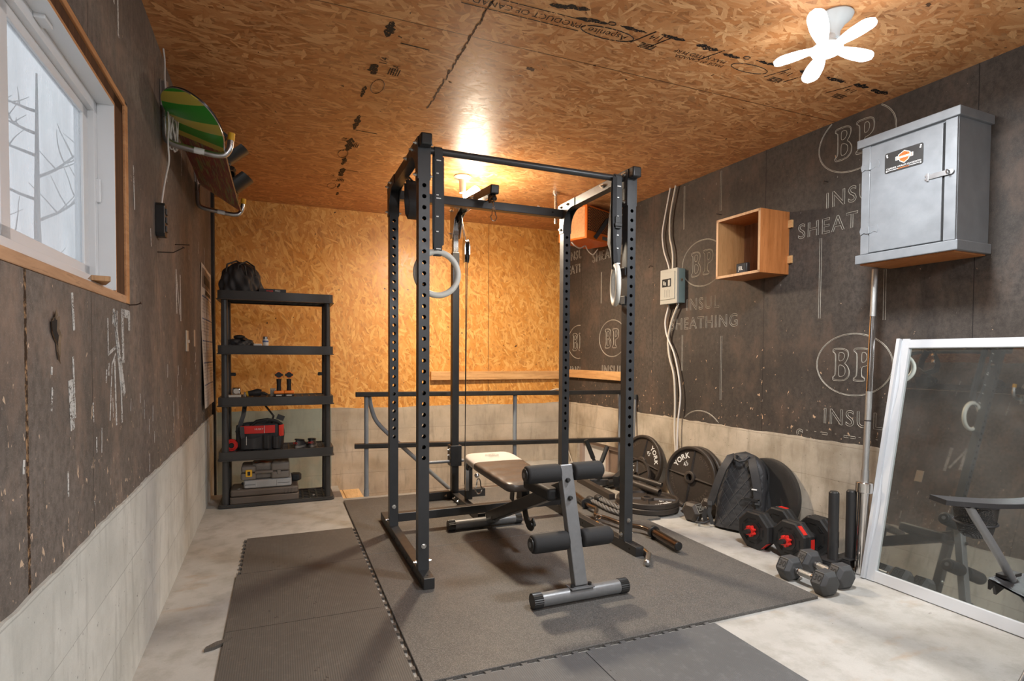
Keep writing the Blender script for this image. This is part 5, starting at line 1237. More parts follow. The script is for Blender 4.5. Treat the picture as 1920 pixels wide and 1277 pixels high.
for z in (.155, .455):
    b = MB(); fl = [(-.045, .0), (-.040, .018), (-.024, .010), (-.012, .016), (0, .014), (.012, .016), (.024, .010), (.040, .018), (.045, 0), (.040, -.018), (.024, -.010), (.012, -.016), (0, -.014), (-.012, -.016), (-.024, -.010), (-.040, -.018)]
    m = Matrix(((1, 0, 0), (0, 0, 1), (0, 1, 0))).to_4x4(); m.translation = Vector((.160, .2425, z)); b.prism(fl, 0, .0022, m); b.cyl((.160, .2455, z-.017), (.160, .2455, z+.017), .004, 10); b.build('butterfly_hinge', M['grey_cabinet'], t, smooth=0, bev=.0005, world=False)
b = MB(); b.box(-.185, -.100, .2435, .248, .318, .340); b.cyl((-.185, .2435, .329), (-.185, .248, .329), .011, 16); b.box(-.100, -.090, .2435, .249, .312, .346); hs = b.build('hasp', M['galv'], t, smooth=0, bev=.001, world=False)
b = MB(); b.tube([(-.178, .246, .336), (-.178, .262, .336), (-.178, .266, .329), (-.178, .262, .322), (-.178, .246, .322)], .003, 8); b.cyl((-.086, .2425, .322), (-.086, .247, .322), .004, 10); b.cyl((-.086, .2425, .338), (-.086, .247, .338), .004, 10); b.build('staple', M['galv'], hs, world=False)
# novelty plate: viewer's right is -x here
lp = MB()
def rrect(w, h, r, n=5):
    P = []
    for cx, cy, a0 in ((w/2-r, h/2-r, 0), (-w/2+r, h/2-r, PI/2), (-w/2+r, -h/2+r, PI), (w/2-r, -h/2+r, 3*PI/2)):
        for i in range(n+1): a = a0+PI/2*i/n; P.append((cx+r*math.cos(a), cy+r*math.sin(a)))
    return P
pmx = Matrix(((-1, 0, 0), (0, 0, 1), (0, 1, 0))).to_4x4(); pmx.translation = Vector((.008, .2435, .443))
lp.prism(rrect(.165, .092, .009), 0, .0015, pmx); lp = lp.build('licence_plate', simple('black_licence_plate', (.035, .034, .033), .35, 0, .1), door, smooth=0, world=False)
def pl(dz): return pmx @ T(0, 0, dz)
b = MB(); sh = [(-.020, .004), (-.024, .012), (-.012, .018), (0, .024), (.012, .018), (.024, .012), (.020, .004), (.020, -.004), (.018, -.014), (0, -.026), (-.018, -.014), (-.020, -.004)]
b.prism([(x*1.13+.003, y*1.13+.010) for x, y in sh], .0015, .0018, pmx); b.prism([(-.038+.003, .0015), (.038+.003, .0015), (.038+.003, .0185), (-.038+.003, .0185)], .0015, .0018, pmx); b.build('shield_border', M['white_paint'], lp, smooth=0, world=False)
b = MB(); b.prism([(x+.003, y+.010) for x, y in sh], .0018, .0021, pmx); b.prism([(-.0345+.003, .0035), (.0345+.003, .0035), (.0345+.003, .0165), (-.0345+.003, .0165)], .0021, .0023, pmx); b.build('shield', simple('shield_orange', (.62, .13, .02), .5, 0, .05), lp, smooth=0, world=False)
b = MB(); b.prism([(-.0315+.003, .0060), (.0315+.003, .0060), (.0315+.003, .0140), (-.0315+.003, .0140)], .0023, .0026, pmx)
put_text(b, "CLARKE'S HARLEY-DAVIDSON" if False else 'CARRIER HARLEY-DAVIDSON', .0098, pmx @ T(.0, -.028, .0016), .0003, 1.16)
for x0, x1 in ((-.068, -.022), (.024, .066)): b.prism([(x0, -.0375), (x1, -.0375), (x1, -.0355), (x0, -.0355)], .0015, .0018, pmx)
for x, y in ((-.073, .036), (.073, .036), (-.073, -.038), (.073, -.038), (-.071, .028), (.071, .028)): b.prism(ell(x, y, .0035, .0035, 12), .0015, .003, pmx)
b.build('white_lettering', M['white_paint'], lp, smooth=0, world=False)
b = MB(); put_text(b, 'MOTOR', .0075, pmx @ T(.003, .0215, .0023), .0003); put_text(b, 'CYCLES', .0070, pmx @ T(.003, -.001, .0023), .0003); put_text(b, 'HARLEY-DAVIDSON', .0062, pmx @ T(.003, .010, .0027), .0002); b.build('black_lettering', M['hole'], lp, smooth=0, world=False)
b = MB(); put_text(b, 'DRUMMONDVILLE', .0060, pmx @ T(.0, -.0375, .0016), .0003); b.build('orange_lettering', M['orange_plastic'], lp, smooth=0, world=False)

# ================================================================ WOODEN BOX AND SPEAKER
t = thing('wall_box', 'open teak veneered wooden box shelf mounted on the right wall', 'box shelf', on_right(2.655, 1.550))
w, h, dp, th = .346, .372, .235, .015; x0, x1 = -w/2, w/2
b = MB(); b.box(x0, x0+th, .0, dp, 0, h); b.build('side_panel', M['teak'], t, smooth=0, bev=.001, world=False)
b = MB(); b.box(x1-th, x1, .0, dp, 0, h); b.build('side_panel', M['oak'], t, smooth=0, bev=.001, world=False)
b = MB(); b.box(x0+th, x1-th, .0, dp, 0, th); b.build('bottom_panel', M['teak'], t, smooth=0, bev=.001, world=False)
b = MB(); b.box(x0+th, x1-th, .0, dp, h-th, h); b.build('top_panel', M['teak'], t, smooth=0, bev=.001, world=False)
b = MB(); b.box(x0+th, x1-th, .004, .012, th, h-th); b.build('back_panel', M['walnut'], t, smooth=0, world=False)
b = MB(); b.box(x0, x0+th, dp, dp+.001, 0, h); b.box(x1-th, x1, dp, dp+.001, 0, h); b.box(x0, x1, dp, dp+.001, 0, th); b.box(x0, x1, dp, dp+.001, h-th, h); b.build('edge_banding', M['edge_wood'], t, smooth=0, world=False)
for z in (.065, .275):
    b = MB(); b.box(x0-.028, x0, .0, .014, z, z+.045); b.build('mounting_cleat', M['pine'], t, smooth=0, bev=.001, world=False)
sp = thing('bluetooth_speaker', 'small black rounded speaker with white letters standing in the wooden box', 'speaker', on_right(2.660, 1.550+th+.0005, dp-.060))
b = MB(); b.box(-.043, .043, -.016, .016, 0, .068); b.build('case', M['plastic_black'], sp, smooth=30, bev=.008, seg=3, world=False)
b = MB(); b.box(-.036, .036, .016, .0172, .006, .062); gr = b.build('grille', simple('blue_black_grille', (.018, .022, .03), .7, 0, .2, 400, .5, 900), sp, smooth=0, bev=.001, world=False)
mq = Matrix(((-1, 0, 0), (0, 0, 1), (0, 1, 0))).to_4x4(); mq.translation = Vector((.002, .0174, .034)); b = MB(); put_text(b, 'JBL', .034, mq, .0006, .82); b.build('white_lettering', M['white_paint'], gr, smooth=0, world=False)

# ================================================================ ELECTRICAL PANEL + CABLES
t = thing('electrical_panel', 'small grey electrical breaker panel on the right wall beside the BP lettering', 'breaker panel', on_right(3.475, 1.458))
b = MB(); b.box(-.092, .092, .0, .062, 0, .255); b.build('enclosure', M['panel_teal'], t, smooth=0, bev=.003, world=False)
b = MB(); b.box(-.096, .096, .062, .080, -.003, .258); b.build('front_cover', M['panel_grey'], t, smooth=0, bev=.002, world=False)
b = MB(); b.box(-.074, .088, .080, .086, .030, .235); dr = b.build('door', M['panel_grey'], t, smooth=0, bev=.002, world=False)
b = MB(); b.box(-.035, .065, .086, .0875, .125, .185); b.build('breaker_window', M['hole'], dr, smooth=0, world=False)
b = MB(); b.box(.018, .030, .0875, .092, .135, .160); b.box(.035, .048, .0875, .092, .140, .170); b.box(-.028, -.008, .0875, .092, .130, .175); b.build('breaker_switch', M['panel_grey'], dr, smooth=0, world=False)
b = MB(); 
for k in range(4): b.box(-.02+k*.018, -.018+k*.018, .086, .0866, .045, .10+.006*(k % 2))
b.build('printed_lines', M['webbing'], dr, smooth=0, world=False)
b = MB(); b.cyl((-.093, .035, .17), (-.097, .035, .17), .011, 18); b.cyl((-.05, .03, -.012), (-.05, .03, 0), .012, 12); b.cyl((.055, .03, -.012), (.055, .03, 0), .012, 12); b.build('knockout', M['zinc'], t, world=False)
def RWP(y, z, off): return Vector((rx_(y)-off, y, z))
def spline(P, k=3): return bent([tuple(p) for p in P], 0, k=k)
def cable(P, r, mat, label, name='power_cable'):
    b = MB(); b.tube(spline([RWP(*p) for p in P]), r, 10); o = b.build(name, mat, origin=None); 
    # origin at the lower end
    return tag(o, label, 'cable')
cable([(3.530, 2.345, .03), (3.565, 2.22, .03), (3.625, 2.02, .028), (3.60, 1.88, .03), (3.545, 1.77, .03), (3.525, 1.714, .03)], .0052, M['cord_white'], 'thin white cable bowing left from the ceiling down to the electrical panel')
cable([(3.468, 2.345, .03), (3.530, 2.14, .03), (3.535, 1.98, .028), (3.490, 1.85, .03), (3.490, 1.714, .03)], .0068, M['cable_white'], 'thicker cream cable running from the ceiling to the top of the electrical panel')
cable([(3.530, 1.446, .03), (3.575, 1.33, .03), (3.550, 1.22, .032), (3.455, 1.08, .03), (3.405, .92, .03), (3.372, .76, .035), (3.400, .55, .04), (3.395, .30, .045), (3.400, .16, .05)], .0062, M['cord_white'], 'white cable crossing over as it drops from the panel to the clay pipe')
cable([(3.425, 1.446, .03), (3.490, 1.34, .03), (3.540, 1.20, .028), (3.520, 1.06, .03), (3.455, .92, .03), (3.440, .70, .03), (3.442, .50, .035), (3.405, .30, .045), (3.410, .16, .05)], .0078, M['cable_white'], 'cream cable hanging from the underside of the panel to the clay pipe, thicker one')
b = MB(); b.pipe((2.745, 3.405, FZ), (2.745, 3.405, .16), .034, .026, 20); tag(b.build('clay_pipe', M['clay']), 'stub of orange clay pipe at the wall foot between the two plate stacks', 'pipe')

# ================================================================ HEATER
t = thing('space_heater', 'orange enamelled shop heater hung high in the right rear corner', 'heater', T(2.60, 4.30, 2.04))
x0, x1, y0, y1, z0, z1 = 2.335, 2.70, 4.10, 4.46, 2.035, 2.335
hm_ = T(2.50, 4.34, 0) @ Rz(math.radians(24))
HW, HD = .205, .150
b = MB(); b.box(-HW, HW, -HD, HD, 2.045, 2.325, hm_); b.build('casing', M['heater_orange'], t, smooth=0, bev=.004)
b = MB(); b.box(-HW+.018, HW-.012, -HD-.004, -HD-.001, 2.115, 2.310, hm_); gr = b.build('grille_opening', M['hole'], t, smooth=0)
b = MB(); n = 17
for i in range(n*2):
    for sg in (-1, 1):
        xx0 = -HW+.018-.19+i*.0225; p = []; 
        a = xx0 if sg > 0 else xx0+.19; c = xx0+.19 if sg > 0 else xx0
        # clip to the opening
        def at(k): return a+(c-a)*k
        lo, hi = -HW+.020, HW-.014
        ks = [k for k in (0, 1) ]
        k0, k1 = 0, 1
        va, vc = at(0), at(1)
        if (va < lo and vc < lo) or (va > hi and vc > hi): continue
        def clampk(k, v): 
            if v < lo: return (lo-a)/(c-a)
            if v > hi: return (hi-a)/(c-a)
            return k
        k0 = clampk(0, va); k1 = clampk(1, vc)
        b.beam(hm_ @ Vector((at(k0), -HD-.006, 2.117+.191*k0)), hm_ @ Vector((at(k1), -HD-.006, 2.117+.191*k1)), .0032, .002)
b.build('expanded_mesh', M['galv'] if False else simple('orange_mesh_steel', (.50, .20, .07), .4, .3), gr, smooth=0)
b = MB(); b.box(.02, .185, -HD-.006, -HD-.001, 2.062, 2.092, hm_); b.build('rating_label', M['galv'], t, smooth=0)
b = MB(); b.box(-HW-.002, -HW, -HD+.02, HD-.02, 2.06, 2.31, hm_); b.build('side_panel', simple('pale_orange_side_panel', (.80, .38, .17), .4, 0, .35, 60), t, smooth=0)
b = MB(); 
for sx in (-.1, .12): b.cyl(hm_ @ Vector((sx, 0, 2.32)), hm_ @ Vector((sx, 0, ZC)), .008, 8)
b.build('hanger_rod', M['zinc'], t)
b = MB(); q = hm_ @ Vector((-.16, .05, 2.05)); q2 = hm_ @ Vector((.05, .05, 2.05)); q3 = hm_ @ Vector((.20, .02, 2.05))
b.tube(spline([q, q+Vector((.03, 0, -.030)), q.lerp(q2, .6)+Vector((0, 0, -.045)), q2+Vector((0, 0, -.005))], 3), .006, 8); b.tube(spline([q2, q2+Vector((.02, 0, -.045)), q2.lerp(q3, .6)+Vector((0, 0, -.085)), q3+Vector((0, 0, -.02))], 3), .005, 8); b.build('supply_cord', M['cable_white'], t)
t = thing('hanging_strap', 'dark flat strap draped over the front of the orange heater', 'strap', hm_ @ T(.1, -HD-.02, 2.2))
b = MB(); P = [hm_ @ Vector(p) for p in ((-.10, -HD-.012, 2.060), (-.02, -HD-.016, 2.14), (.06, -HD-.02, 2.23), (.12, -HD-.022, 2.262), (.17, -HD-.02, 2.24), (.18, -HD-.018, 2.17), (.165, -HD-.016, 2.10))]
b.ribbon(spline(P, 2), .045, hm_.to_3x3() @ Vector((1, 0, -.35)), .003); b.build('strap_band', M['webbing'], t, smooth=60)
b = MB(); b.box(.10, .20, -HD-.05, -HD-.012, 2.11, 2.20, hm_); b.build('folded_end', M['nylon'], t, smooth=30, bev=.015, seg=3)
t = thing('ceiling_mast', 'threaded pipe hanging from the ceiling behind the right top rail of the rack', 'pipe', T(2.02, 4.0, 2.2))
b = MB(); b.cyl((2.02, 4.0, 2.10), (2.02, 4.0, ZC-.01), .012, 14); b.cyl((2.02, 4.0, ZC-.02), (2.02, 4.0, ZC), .03, 20)
for k in range(5): b.cyl((2.02, 4.0, 2.11+k*.035), (2.02, 4.0, 2.122+k*.035), .0145, 14)
b.build('threaded_rod', M['zinc'], t)
b = MB(); b.beam((1.83, 3.95, 2.20), (1.90, 3.93, 2.15), .04, .03); tag(b.build('ceiling_bracket', M['galv'], smooth=0, bev=.002), 'small bent metal bracket showing above the right top rail of the rack', 'bracket')

# ================================================================ RAILING
t = thing('stair_railing', 'black wooden two-rail guard on grey pipe posts along the stair opening', 'railing', T(1.6, 4.31, FZ))
def rail(p0, p1):
    b = MB(); b.beam(p0, p1, .048, .036); b.build('rail', M['black_wood'], t, smooth=0, bev=.005, seg=2)
rail((.520, 4.312, .760), (2.765, 4.095, .750)); rail((.512, 4.312, .372), (2.765, 4.10, .338))
for x, y in ((.600, 4.315), (1.772, 4.215), (2.735, 4.14)):
    b = MB(); b.cyl((x, y, FZ), (x, y, .745), .0165, 20); b.cyl((x, y, FZ), (x, y, FZ+.05), .020, 20); 
    if x > 2.5: b.cyl((x, y, .62), (x, y, .735), .0215, 20)
    b.build('pipe_post', M['grey_paint'], t)
t = thing('stair_handrail', 'grey bent pipe handrail running down behind the guard rail', 'handrail', T(.7, 4.36, .5))
b = MB(); b.tube(spline([(.625, 4.345, .75), (.640, 4.36, .66), (.672, 4.37, .56), (.740, 4.37, .475), (1.27, 4.37, -.03), (1.55, 4.37, -.30)], 3), .0165, 16); b.build('pipe', M['grey_paint'], t)
# cables in the right rear corner
for k, (dx, lb) in enumerate(((0, 'thin grey cord looping down the right rear corner, outer one'), (.03, 'thin grey cord looping down the right rear corner, inner one'))):
    b = MB(); b.tube(spline([(2.55+dx, 5.16, .70), (2.62+dx, 5.12, .725), (2.70, 5.06-dx, .70), (2.705, 5.05-dx, .55), (2.69-dx*2, 5.06-dx, .3), (2.70, 5.0-dx*3, -.03)], 3), .005, 8); tag(b.build('corner_cord', M['cable_white']), lb, 'cord')
t = thing('leaning_pole', 'thin dark pole leaning on the wall beside the right front post of the rack', 'pole', T(2.7, 3.93, 0))
b = MB(); b.cyl((2.70, 3.90, FZ), (2.762, 3.955, .70), .010, 12); b.build('shaft', simple('pale_grey_pole', (.24, .24, .24), .4, .3), t)
b = MB(); b.cyl((2.7625, 3.955, .70), (2.765, 3.957, .735), .020, 12, .016); b.build('rubber_tip', M['rubber_black'], t)
# ================================================================ SHELVING
sx0, sx1, sy0, sy1 = -.398, .366, 4.290, 4.640
t = thing('shelving_unit', 'black plastic five tier shelving unit in the left rear corner', 'shelf', T((sx0+sx1)/2, (sy0+sy1)/2, FZ))
TOPS = (.012, .378, .755, 1.116, 1.492)
def tray(zt, i):
    b = MB(); x0, x1, y0, y1 = sx0, sx1, sy0, sy1; h = .062 if i else .018
    lip = .010
    # fascia: slightly flared skirt with rounded corners
    def rr(x0, x1, y0, y1, r, n=6):
        P = []
        for cx, cy, a0 in ((x1-r, y1-r, 0), (x0+r, y1-r, PI/2), (x0+r, y0+r, PI), (x1-r, y0+r, 3*PI/2)):
            for k in range(n+1): a = a0+PI/2*k/n; P.append((cx+r*math.cos(a), cy+r*math.sin(a)))
        return P
    A = rr(x0+.004, x1-.004, y0+.004, y1-.004, .030); Bq = rr(x0-.003, x1+.003, y0-.003, y1+.003, .034); Cc = rr(x0+.022, x1-.022, y0+.022, y1-.022, .02)
    N = len(A); vs = [(x, y, zt) for x, y in A]+[(x, y, zt-h+.008) for x, y in A]+[(x, y, zt-h+.006) for x, y in Bq]+[(x, y, zt-h) for x, y in Bq]+[(x, y, zt-h) for x, y in Cc]+[(x, y, zt) for x, y in Cc]+[(x, y, zt-.012) for x, y in Cc]
    fs = []
    for k in range(3): fs += [(k*N+j, k*N+(j+1) % N, (k+1)*N+(j+1) % N, (k+1)*N+j) for j in range(N)]
    fs += [(3*N+j, 3*N+(j+1) % N, 4*N+(j+1) % N, 4*N+j) for j in range(N)]; fs += [(j, (j+1) % N, 5*N+(j+1) % N, 5*N+j) for j in range(N)]; fs += [(5*N+j, 5*N+(j+1) % N, 6*N+(j+1) % N, 6*N+j) for j in range(N)]
    b.add(vs, fs)
    # open grating
    nx, ny = 15, 6; gx0, gx1, gy0, gy1 = x0+.02, x1-.02, y0+.02, y1-.02; zz = zt-.006
    for k in range(nx+1):
        x = gx0+(gx1-gx0)*k/nx; b.box(x-.006, x+.006, gy0, gy1, zz-.008, zz+.002)
    for k in range(ny+1):
        y = gy0+(gy1-gy0)*k/ny; b.box(gx0, gx1, y-.007, y+.007, zz-.008, zz+.002)
    return b.build('shelf_tray', M['plastic_shelf'], t, smooth=30)
for i, z in enumerate(TOPS): tray(z, i)
for x in (-.352, .322):
    for y in (4.333, 4.598):
        b = MB()
        for z0, z1 in ((.012, .318), (.378, .695), (.755, 1.056), (1.116, 1.432)): b.cyl((x, y, z0), (x, y, z1), .0225, 20, .0205)
        b.build('corner_post', M['plastic_shelf'], t)
for x, sg in ((-.322, 1), (.292, -1)):
    b = MB(); b.box(x-.02, x+.02, 4.588, 4.598, .895, .92); b.cyl((x+sg*.012, 4.584, .905), (x+sg*.012, 4.588, .905), .012, 14); b.build('wall_clip', M['plastic_black'], t, smooth=30)
def ztop(i): return TOPS[i]-.002
# --- top shelf: bag and flat box
bg_ = thing('tote_bag', 'crumpled black fabric bag slumped on the top of the shelving', 'bag', T(-.255, 4.46, ztop(4)))
def blob(u_, v, rx, ry, h, seed=0, p=.75, top=.35):
    a = 2*PI*u_; k = (1-top*v**2.2)*math.sqrt(max(0, 1-max(0, (v-.75)/.25)**2)) ; w = 1+.06*math.sin(5*a+seed+4*v)+.05*math.sin(9*a+seed*2-7*v)+.035*math.sin(17*a+9*v+seed)
    return (rx*k*w*math.copysign(abs(math.cos(a))**p, math.cos(a)), ry*k*w*math.copysign(abs(math.sin(a))**p, math.sin(a)), h*v*(1+.04*math.sin(3*a+seed)))
b = MB(); b.grid(lambda i, j: blob(i, j, .135, .10, .215, 1.3, .8, .45), 110, 60); b.build('bag_body', M['nylon'], bg_, smooth=60, world=False)
b = MB()
for (pa, pb) in ((-.09, .04), (-.02, .10)): b.tube([(pa, -.075, .14), (pa+.01, -.085, .19), ((pa+pb)/2, -.05, .222), (pb-.01, -.08, .185), (pb, -.085, .12)], .006, 8)
b.build('bag_handle', M['nylon'], bg_, world=False)
fb = thing('flat_box', 'flat black cardboard box with red and white lettering on the top shelf', 'box', T(-.045, 4.40, ztop(4)))
b = MB(); b.box(-.09, .088, -.05, .08, 0, .030); b.build('carton', simple('black_carton', (.02, .02, .021), .4), fb, smooth=0, bev=.001, world=False)
mf = Matrix(((1, 0, 0), (0, 0, -1), (0, 1, 0))).to_4x4(); mf.translation = Vector((-.02, -.0503, .017))
b = MB(); put_text(b, 'mega', .022, mf, .0003); b.build('red_lettering', M['red_plastic'], fb, smooth=0, world=False)
b = MB(); put_text(b, 'PRO', .018, mf @ T(.052, .0, 0), .0003); b.build('white_lettering', M['white_paint'], fb, smooth=0, world=False)
# --- second shelf
hp = thing('hat', 'dark cap and fabric heaped at the left of the second shelf from the top', 'hat', T(-.265, 4.43, ztop(3)))
b = MB(); b.grid(lambda i, j: blob(i, j, .095, .07, .052, 2.1, .9, .3), 60, 24); b.build('crown', M['nylon'], hp, smooth=60, world=False)
b = MB(); b.grid(lambda i, j: (.02+.055*i-.02, -.03-.05*j*math.sin(PI*i), .050+.012*math.sin(PI*i)-.02*j), 14, 6); b.sphere((.0, -.01, .062), .03, sc=(1.3, 1, .55)); b.build('brim', M['rubber_black'], hp, smooth=60, world=False)
pb = thing('pill_bottle', 'small white bottle with blue label on the second shelf from the top', 'bottle', T(-.095, 4.40, ztop(3)))
b = MB(); b.lathe([(.001, 0), (.019, .0), (.020, .003), (.020, .044), (.016, .050), (.016, .052), (.001, .052)], 28); b.build('bottle_body', M['white_paint'], pb, world=False)
b = MB(); b.lathe([(.0175, .050), (.0175, .066), (.016, .068), (.001, .068)], 28); b.build('bottle_cap', M['galv'], pb, world=False)
b = MB(); b.lathe([(.0204, .028), (.0204, .040)], 28); b.build('blue_label', simple('blue_label', (.12, .2, .42), .5), pb, world=False)
tp = MB(); tp.box(-.03, .022, -.03, .03, 0, .016); tp = tp.build('tape_box', M['white_paint'], smooth=0, bev=.003); tp.location = (-.142, 4.39, ztop(3)); tag(tp, 'low white box left of the little bottle on the second shelf', 'box')
# --- third shelf
o = thing('tape_measure', 'chrome and white tape measure on the third shelf, by the left post', 'tape measure', T(-.285, 4.40, ztop(2)+.017))
b = MB(); b.box(-.030, .030, -.018, .018, 0, .050); b.build('case', M['chrome'], o, smooth=30, bev=.012, seg=4, world=False)
b = MB(); b.prism(ell(0, .025, .018, .018, 20), -.0195, -.0185, Matrix(((1, 0, 0), (0, 0, 1), (0, 1, 0))).to_4x4()); b.build('round_label', M['ivory'], o, world=False)
b = MB(); b.box(-.05, .045, -.035, .03, 0, .015); o = b.build('folded_paper', M['ivory'], smooth=0, bev=.002); o.location = (-.300, 4.40, ztop(2)); tag(o, 'flat stack of cream cards under the tape measure on the third shelf', 'cards')
b = MB(); b.cyl((0, 0, 0), (0, 0, .012), .012, 18); b.cyl((0, 0, .012), (0, 0, .030), .007, 14); b.sphere((0, 0, .030), .0075); o = b.build('steel_socket', M['chrome']); o.location = (-.230, 4.37, ztop(2)); tag(o, 'small chrome socket standing beside the glove on the third shelf', 'socket')
gl = thing('work_glove', 'black work glove with a yellow cuff lying on the third shelf', 'glove', T(-.165, 4.40, ztop(2)))
b = MB(); b.tube([(-.045, 0, .022), (-.02, -.005, .026), (.015, 0, .030), (.040, 0, .026)], .02, 14, rs=[.018, .020, .027, .024])
for k, dy in enumerate((-.022, -.008, .008, .020)): b.tube([(.035, dy, .026), (.060, dy*1.2, .024), (.080-.006*k, dy*1.2, .014)], .009, 8)
b.build('glove_body', M['nylon'], gl, smooth=60, world=False)
b = MB(); b.tube([(-.056, 0, .020), (-.044, 0, .022)], .0195, 14); b.build('cuff', M['yellow_plastic'], gl, world=False)
bc = thing('clear_case', 'small clear plastic bit case standing left of the cordless drills', 'case', T(-.048, 4.40, ztop(2)))
b = MB(); b.box(-.018, .018, -.012, .012, 0, .058); b.build('case_body', simple('cloudy_clear_plastic', (.36, .33, .28), .2, 0, .3, 60), bc, smooth=0, bev=.003, world=False)
b = MB()
for k in range(4): b.cyl((-.012+k*.008, -.0125, .006), (-.012+k*.008, -.0125, .048-.006*(k % 2)), .002, 6)
b.build('drill_bit', M['chrome'], bc, world=False)
def drill(x, label):
    t = thing('cordless_drill', label, 'drill', T(x, 4.40, ztop(2)))
    b = MB(); b.box(-.034, .034, -.045, .045, 0, .018); b.build('battery', M['plastic_black'], t, smooth=30, bev=.004, world=False)
    b = MB(); b.box(-.0345, .0345, -.046, .046, .0185, .040); b.build('battery_clip', M['orange_plastic'], t, smooth=30, bev=.006, world=False)
    b = MB(); b.tube([(0, -.005, .040), (0, -.012, .080), (0, -.012, .125)], .016, 14, rs=[.016, .0145, .017]); b.build('handle', M['rubber_black'], t, smooth=50, world=False)
    b = MB(); b.cyl((0, -.045, .155), (0, .06, .155), .026, 22, .020); b.cyl((0, .06, .155), (0, .10, .155), .016, 18, .010); bd = b.build('motor_body', M['orange_plastic'], t, smooth=40, bev=.002, world=False)
    b = MB(); b.box(-.0265, .0265, -.048, -.0, .147, .163); b.cyl((0, -.0475, .155), (0, -.046, .155), .020, 20); b.box(-.004, .004, -.030, -.026, .115, .130); b.build('rear_grip', M['rubber_black'], bd, smooth=30, bev=.003, world=False)
    b = MB(); b.box(-.018, .018, -.0458, -.045, .004, .012); b.build('battery_label', M['ivory'], t, smooth=0, world=False)
drill(-.025+.012+.005, 'orange and black cordless drill on the third shelf, left one of the two'); drill(.060, 'orange and black cordless drill on the third shelf, right one of the two')
# --- fourth shelf: tool bag, red cord, shoes
z3 = ztop(1)
tb = thing('tool_bag', 'black and red open tool bag with carry strap on the fourth shelf', 'tool bag', T(-.135, 4.45, z3))
b = MB()
def bagf(i, j):
    a = 2*PI*i; w = .148+.010*math.sin(PI*j); dp_ = .085; k = 1+.03*math.sin(7*a+3*j)+.02*math.sin(13*a-5*j); x = w*k*math.copysign(abs(math.cos(a))**.5, math.cos(a)); y = dp_*k*math.copysign(abs(math.sin(a))**.6, math.sin(a)); z = .185*j*(1-.06*abs(math.cos(a)))
    return (x, y, z)
b.grid(bagf, 96, 24); b.build('bag_shell', M['nylon'], tb, smooth=60, world=False)
b = MB(); b.grid(lambda i, j: (-.13+.26*i, -.05+.1*j, .165+.012*math.sin(9*i+5*j)), 12, 6); b.build('bag_contents', M['rubber_black'], tb, smooth=60, world=False)
b = MB(); b.grid(lambda i, j: (-.125+.225*i, -.094-.006*math.sin(PI*i), .118+.055*j), 14, 4); b.grid(lambda i, j: (.125+.035*math.sin(PI*.5*i), -.085+.06*i, .088+.082*j), 8, 4); rp = b.build('red_panel', M['red_plastic'], tb, smooth=60, world=False)
b = MB()
for x0, w_, h_ in ((-.12, .13, .085), (.02, .055, .10), (.082, .05, .09)): b.grid(lambda i, j: (x0+w_*i, -.098-.018*math.sin(PI*i)*(1-.2*j)-.002*math.sin(12*i), .010+h_*j+.010*math.sin(PI*i)*(-1)*j), 14, 8)
b.build('outer_pocket', M['nylon'], tb, smooth=60, world=False)
mt = Matrix(((1, 0, 0), (0, 0, -1), (0, 1, 0))).to_4x4(); mt.translation = Vector((-.005, -.1012, .148))
b = MB(); put_text(b, 'HUSKY', .018, mt, .0004); b.build('white_lettering', M['white_paint'], rp, smooth=0, world=False)
b = MB(); b.ribbon([(.03, -.1015, .118), (.03, -.1015, .173)], .003, (1, 0, 0), .001); b.ribbon([(-.085, -.116, .04), (-.085, -.112, .10)], .0025, (1, 0, 0), .001); b.build('reflective_strip', M['white_paint'], rp, smooth=0, world=False)
b = MB(); b.ribbon([(-.145, -.06, .13), (-.12, -.10, .20), (-.105, -.08, .25), (-.10, -.04, .30), (-.098, -.01, .315)], .030, (1, .2, 0), .004); b.ribbon([(-.10, -.085, .06), (-.11, -.11, .11), (-.115, -.10, .17)], .028, (1, .2, 0), .004); b.build('shoulder_strap', M['webbing'], tb, smooth=60, world=False)
b = MB(); b.ribbon([(.07, -.05, .16), (.09, -.06, .235), (.05, -.03, .29), (.03, -.02, .315)], .018, (.6, .6, 0), .003); b.box(.085, .135, -.06, -.045, .205, .240, Ry(.4) @ T(-.07, 0, .035)); b.build('carry_strap', M['nylon'], tb, smooth=30, world=False)
b = MB(); b.tube([(-.06, -.085, .17), (-.02, -.09, .205), (.05, -.09, .215), (.11, -.08, .20), (.14, -.06, .175)], .011, 10); b.build('bag_rim', M['rubber_black'], tb, world=False)
rc = thing('cord_reel', 'coil of bright red cord beside the left post on the fourth shelf', 'cord coil', T(-.318, 4.375, z3))
b = MB(); rq = random.Random(8)
for k in range(11):
    r = .020+.0018*k; c = Vector((0, -.008+.0016*k, .038)); b.tube([c+Vector((r*math.cos(a)*(1+.12*math.sin(k)), .004*math.sin(2*a+k), r*1.1*math.sin(a))) for a in [2*PI*i/26 for i in range(26)]], .003, 6, closed=True)
b.build('red_cord', M['red_plastic'], rc, world=False)
b = MB(); b.cyl((0, .012, .038), (0, .10, .036), .034, 20); b.build('reel_body', M['plastic_black'], rc, bev=.003, world=False)
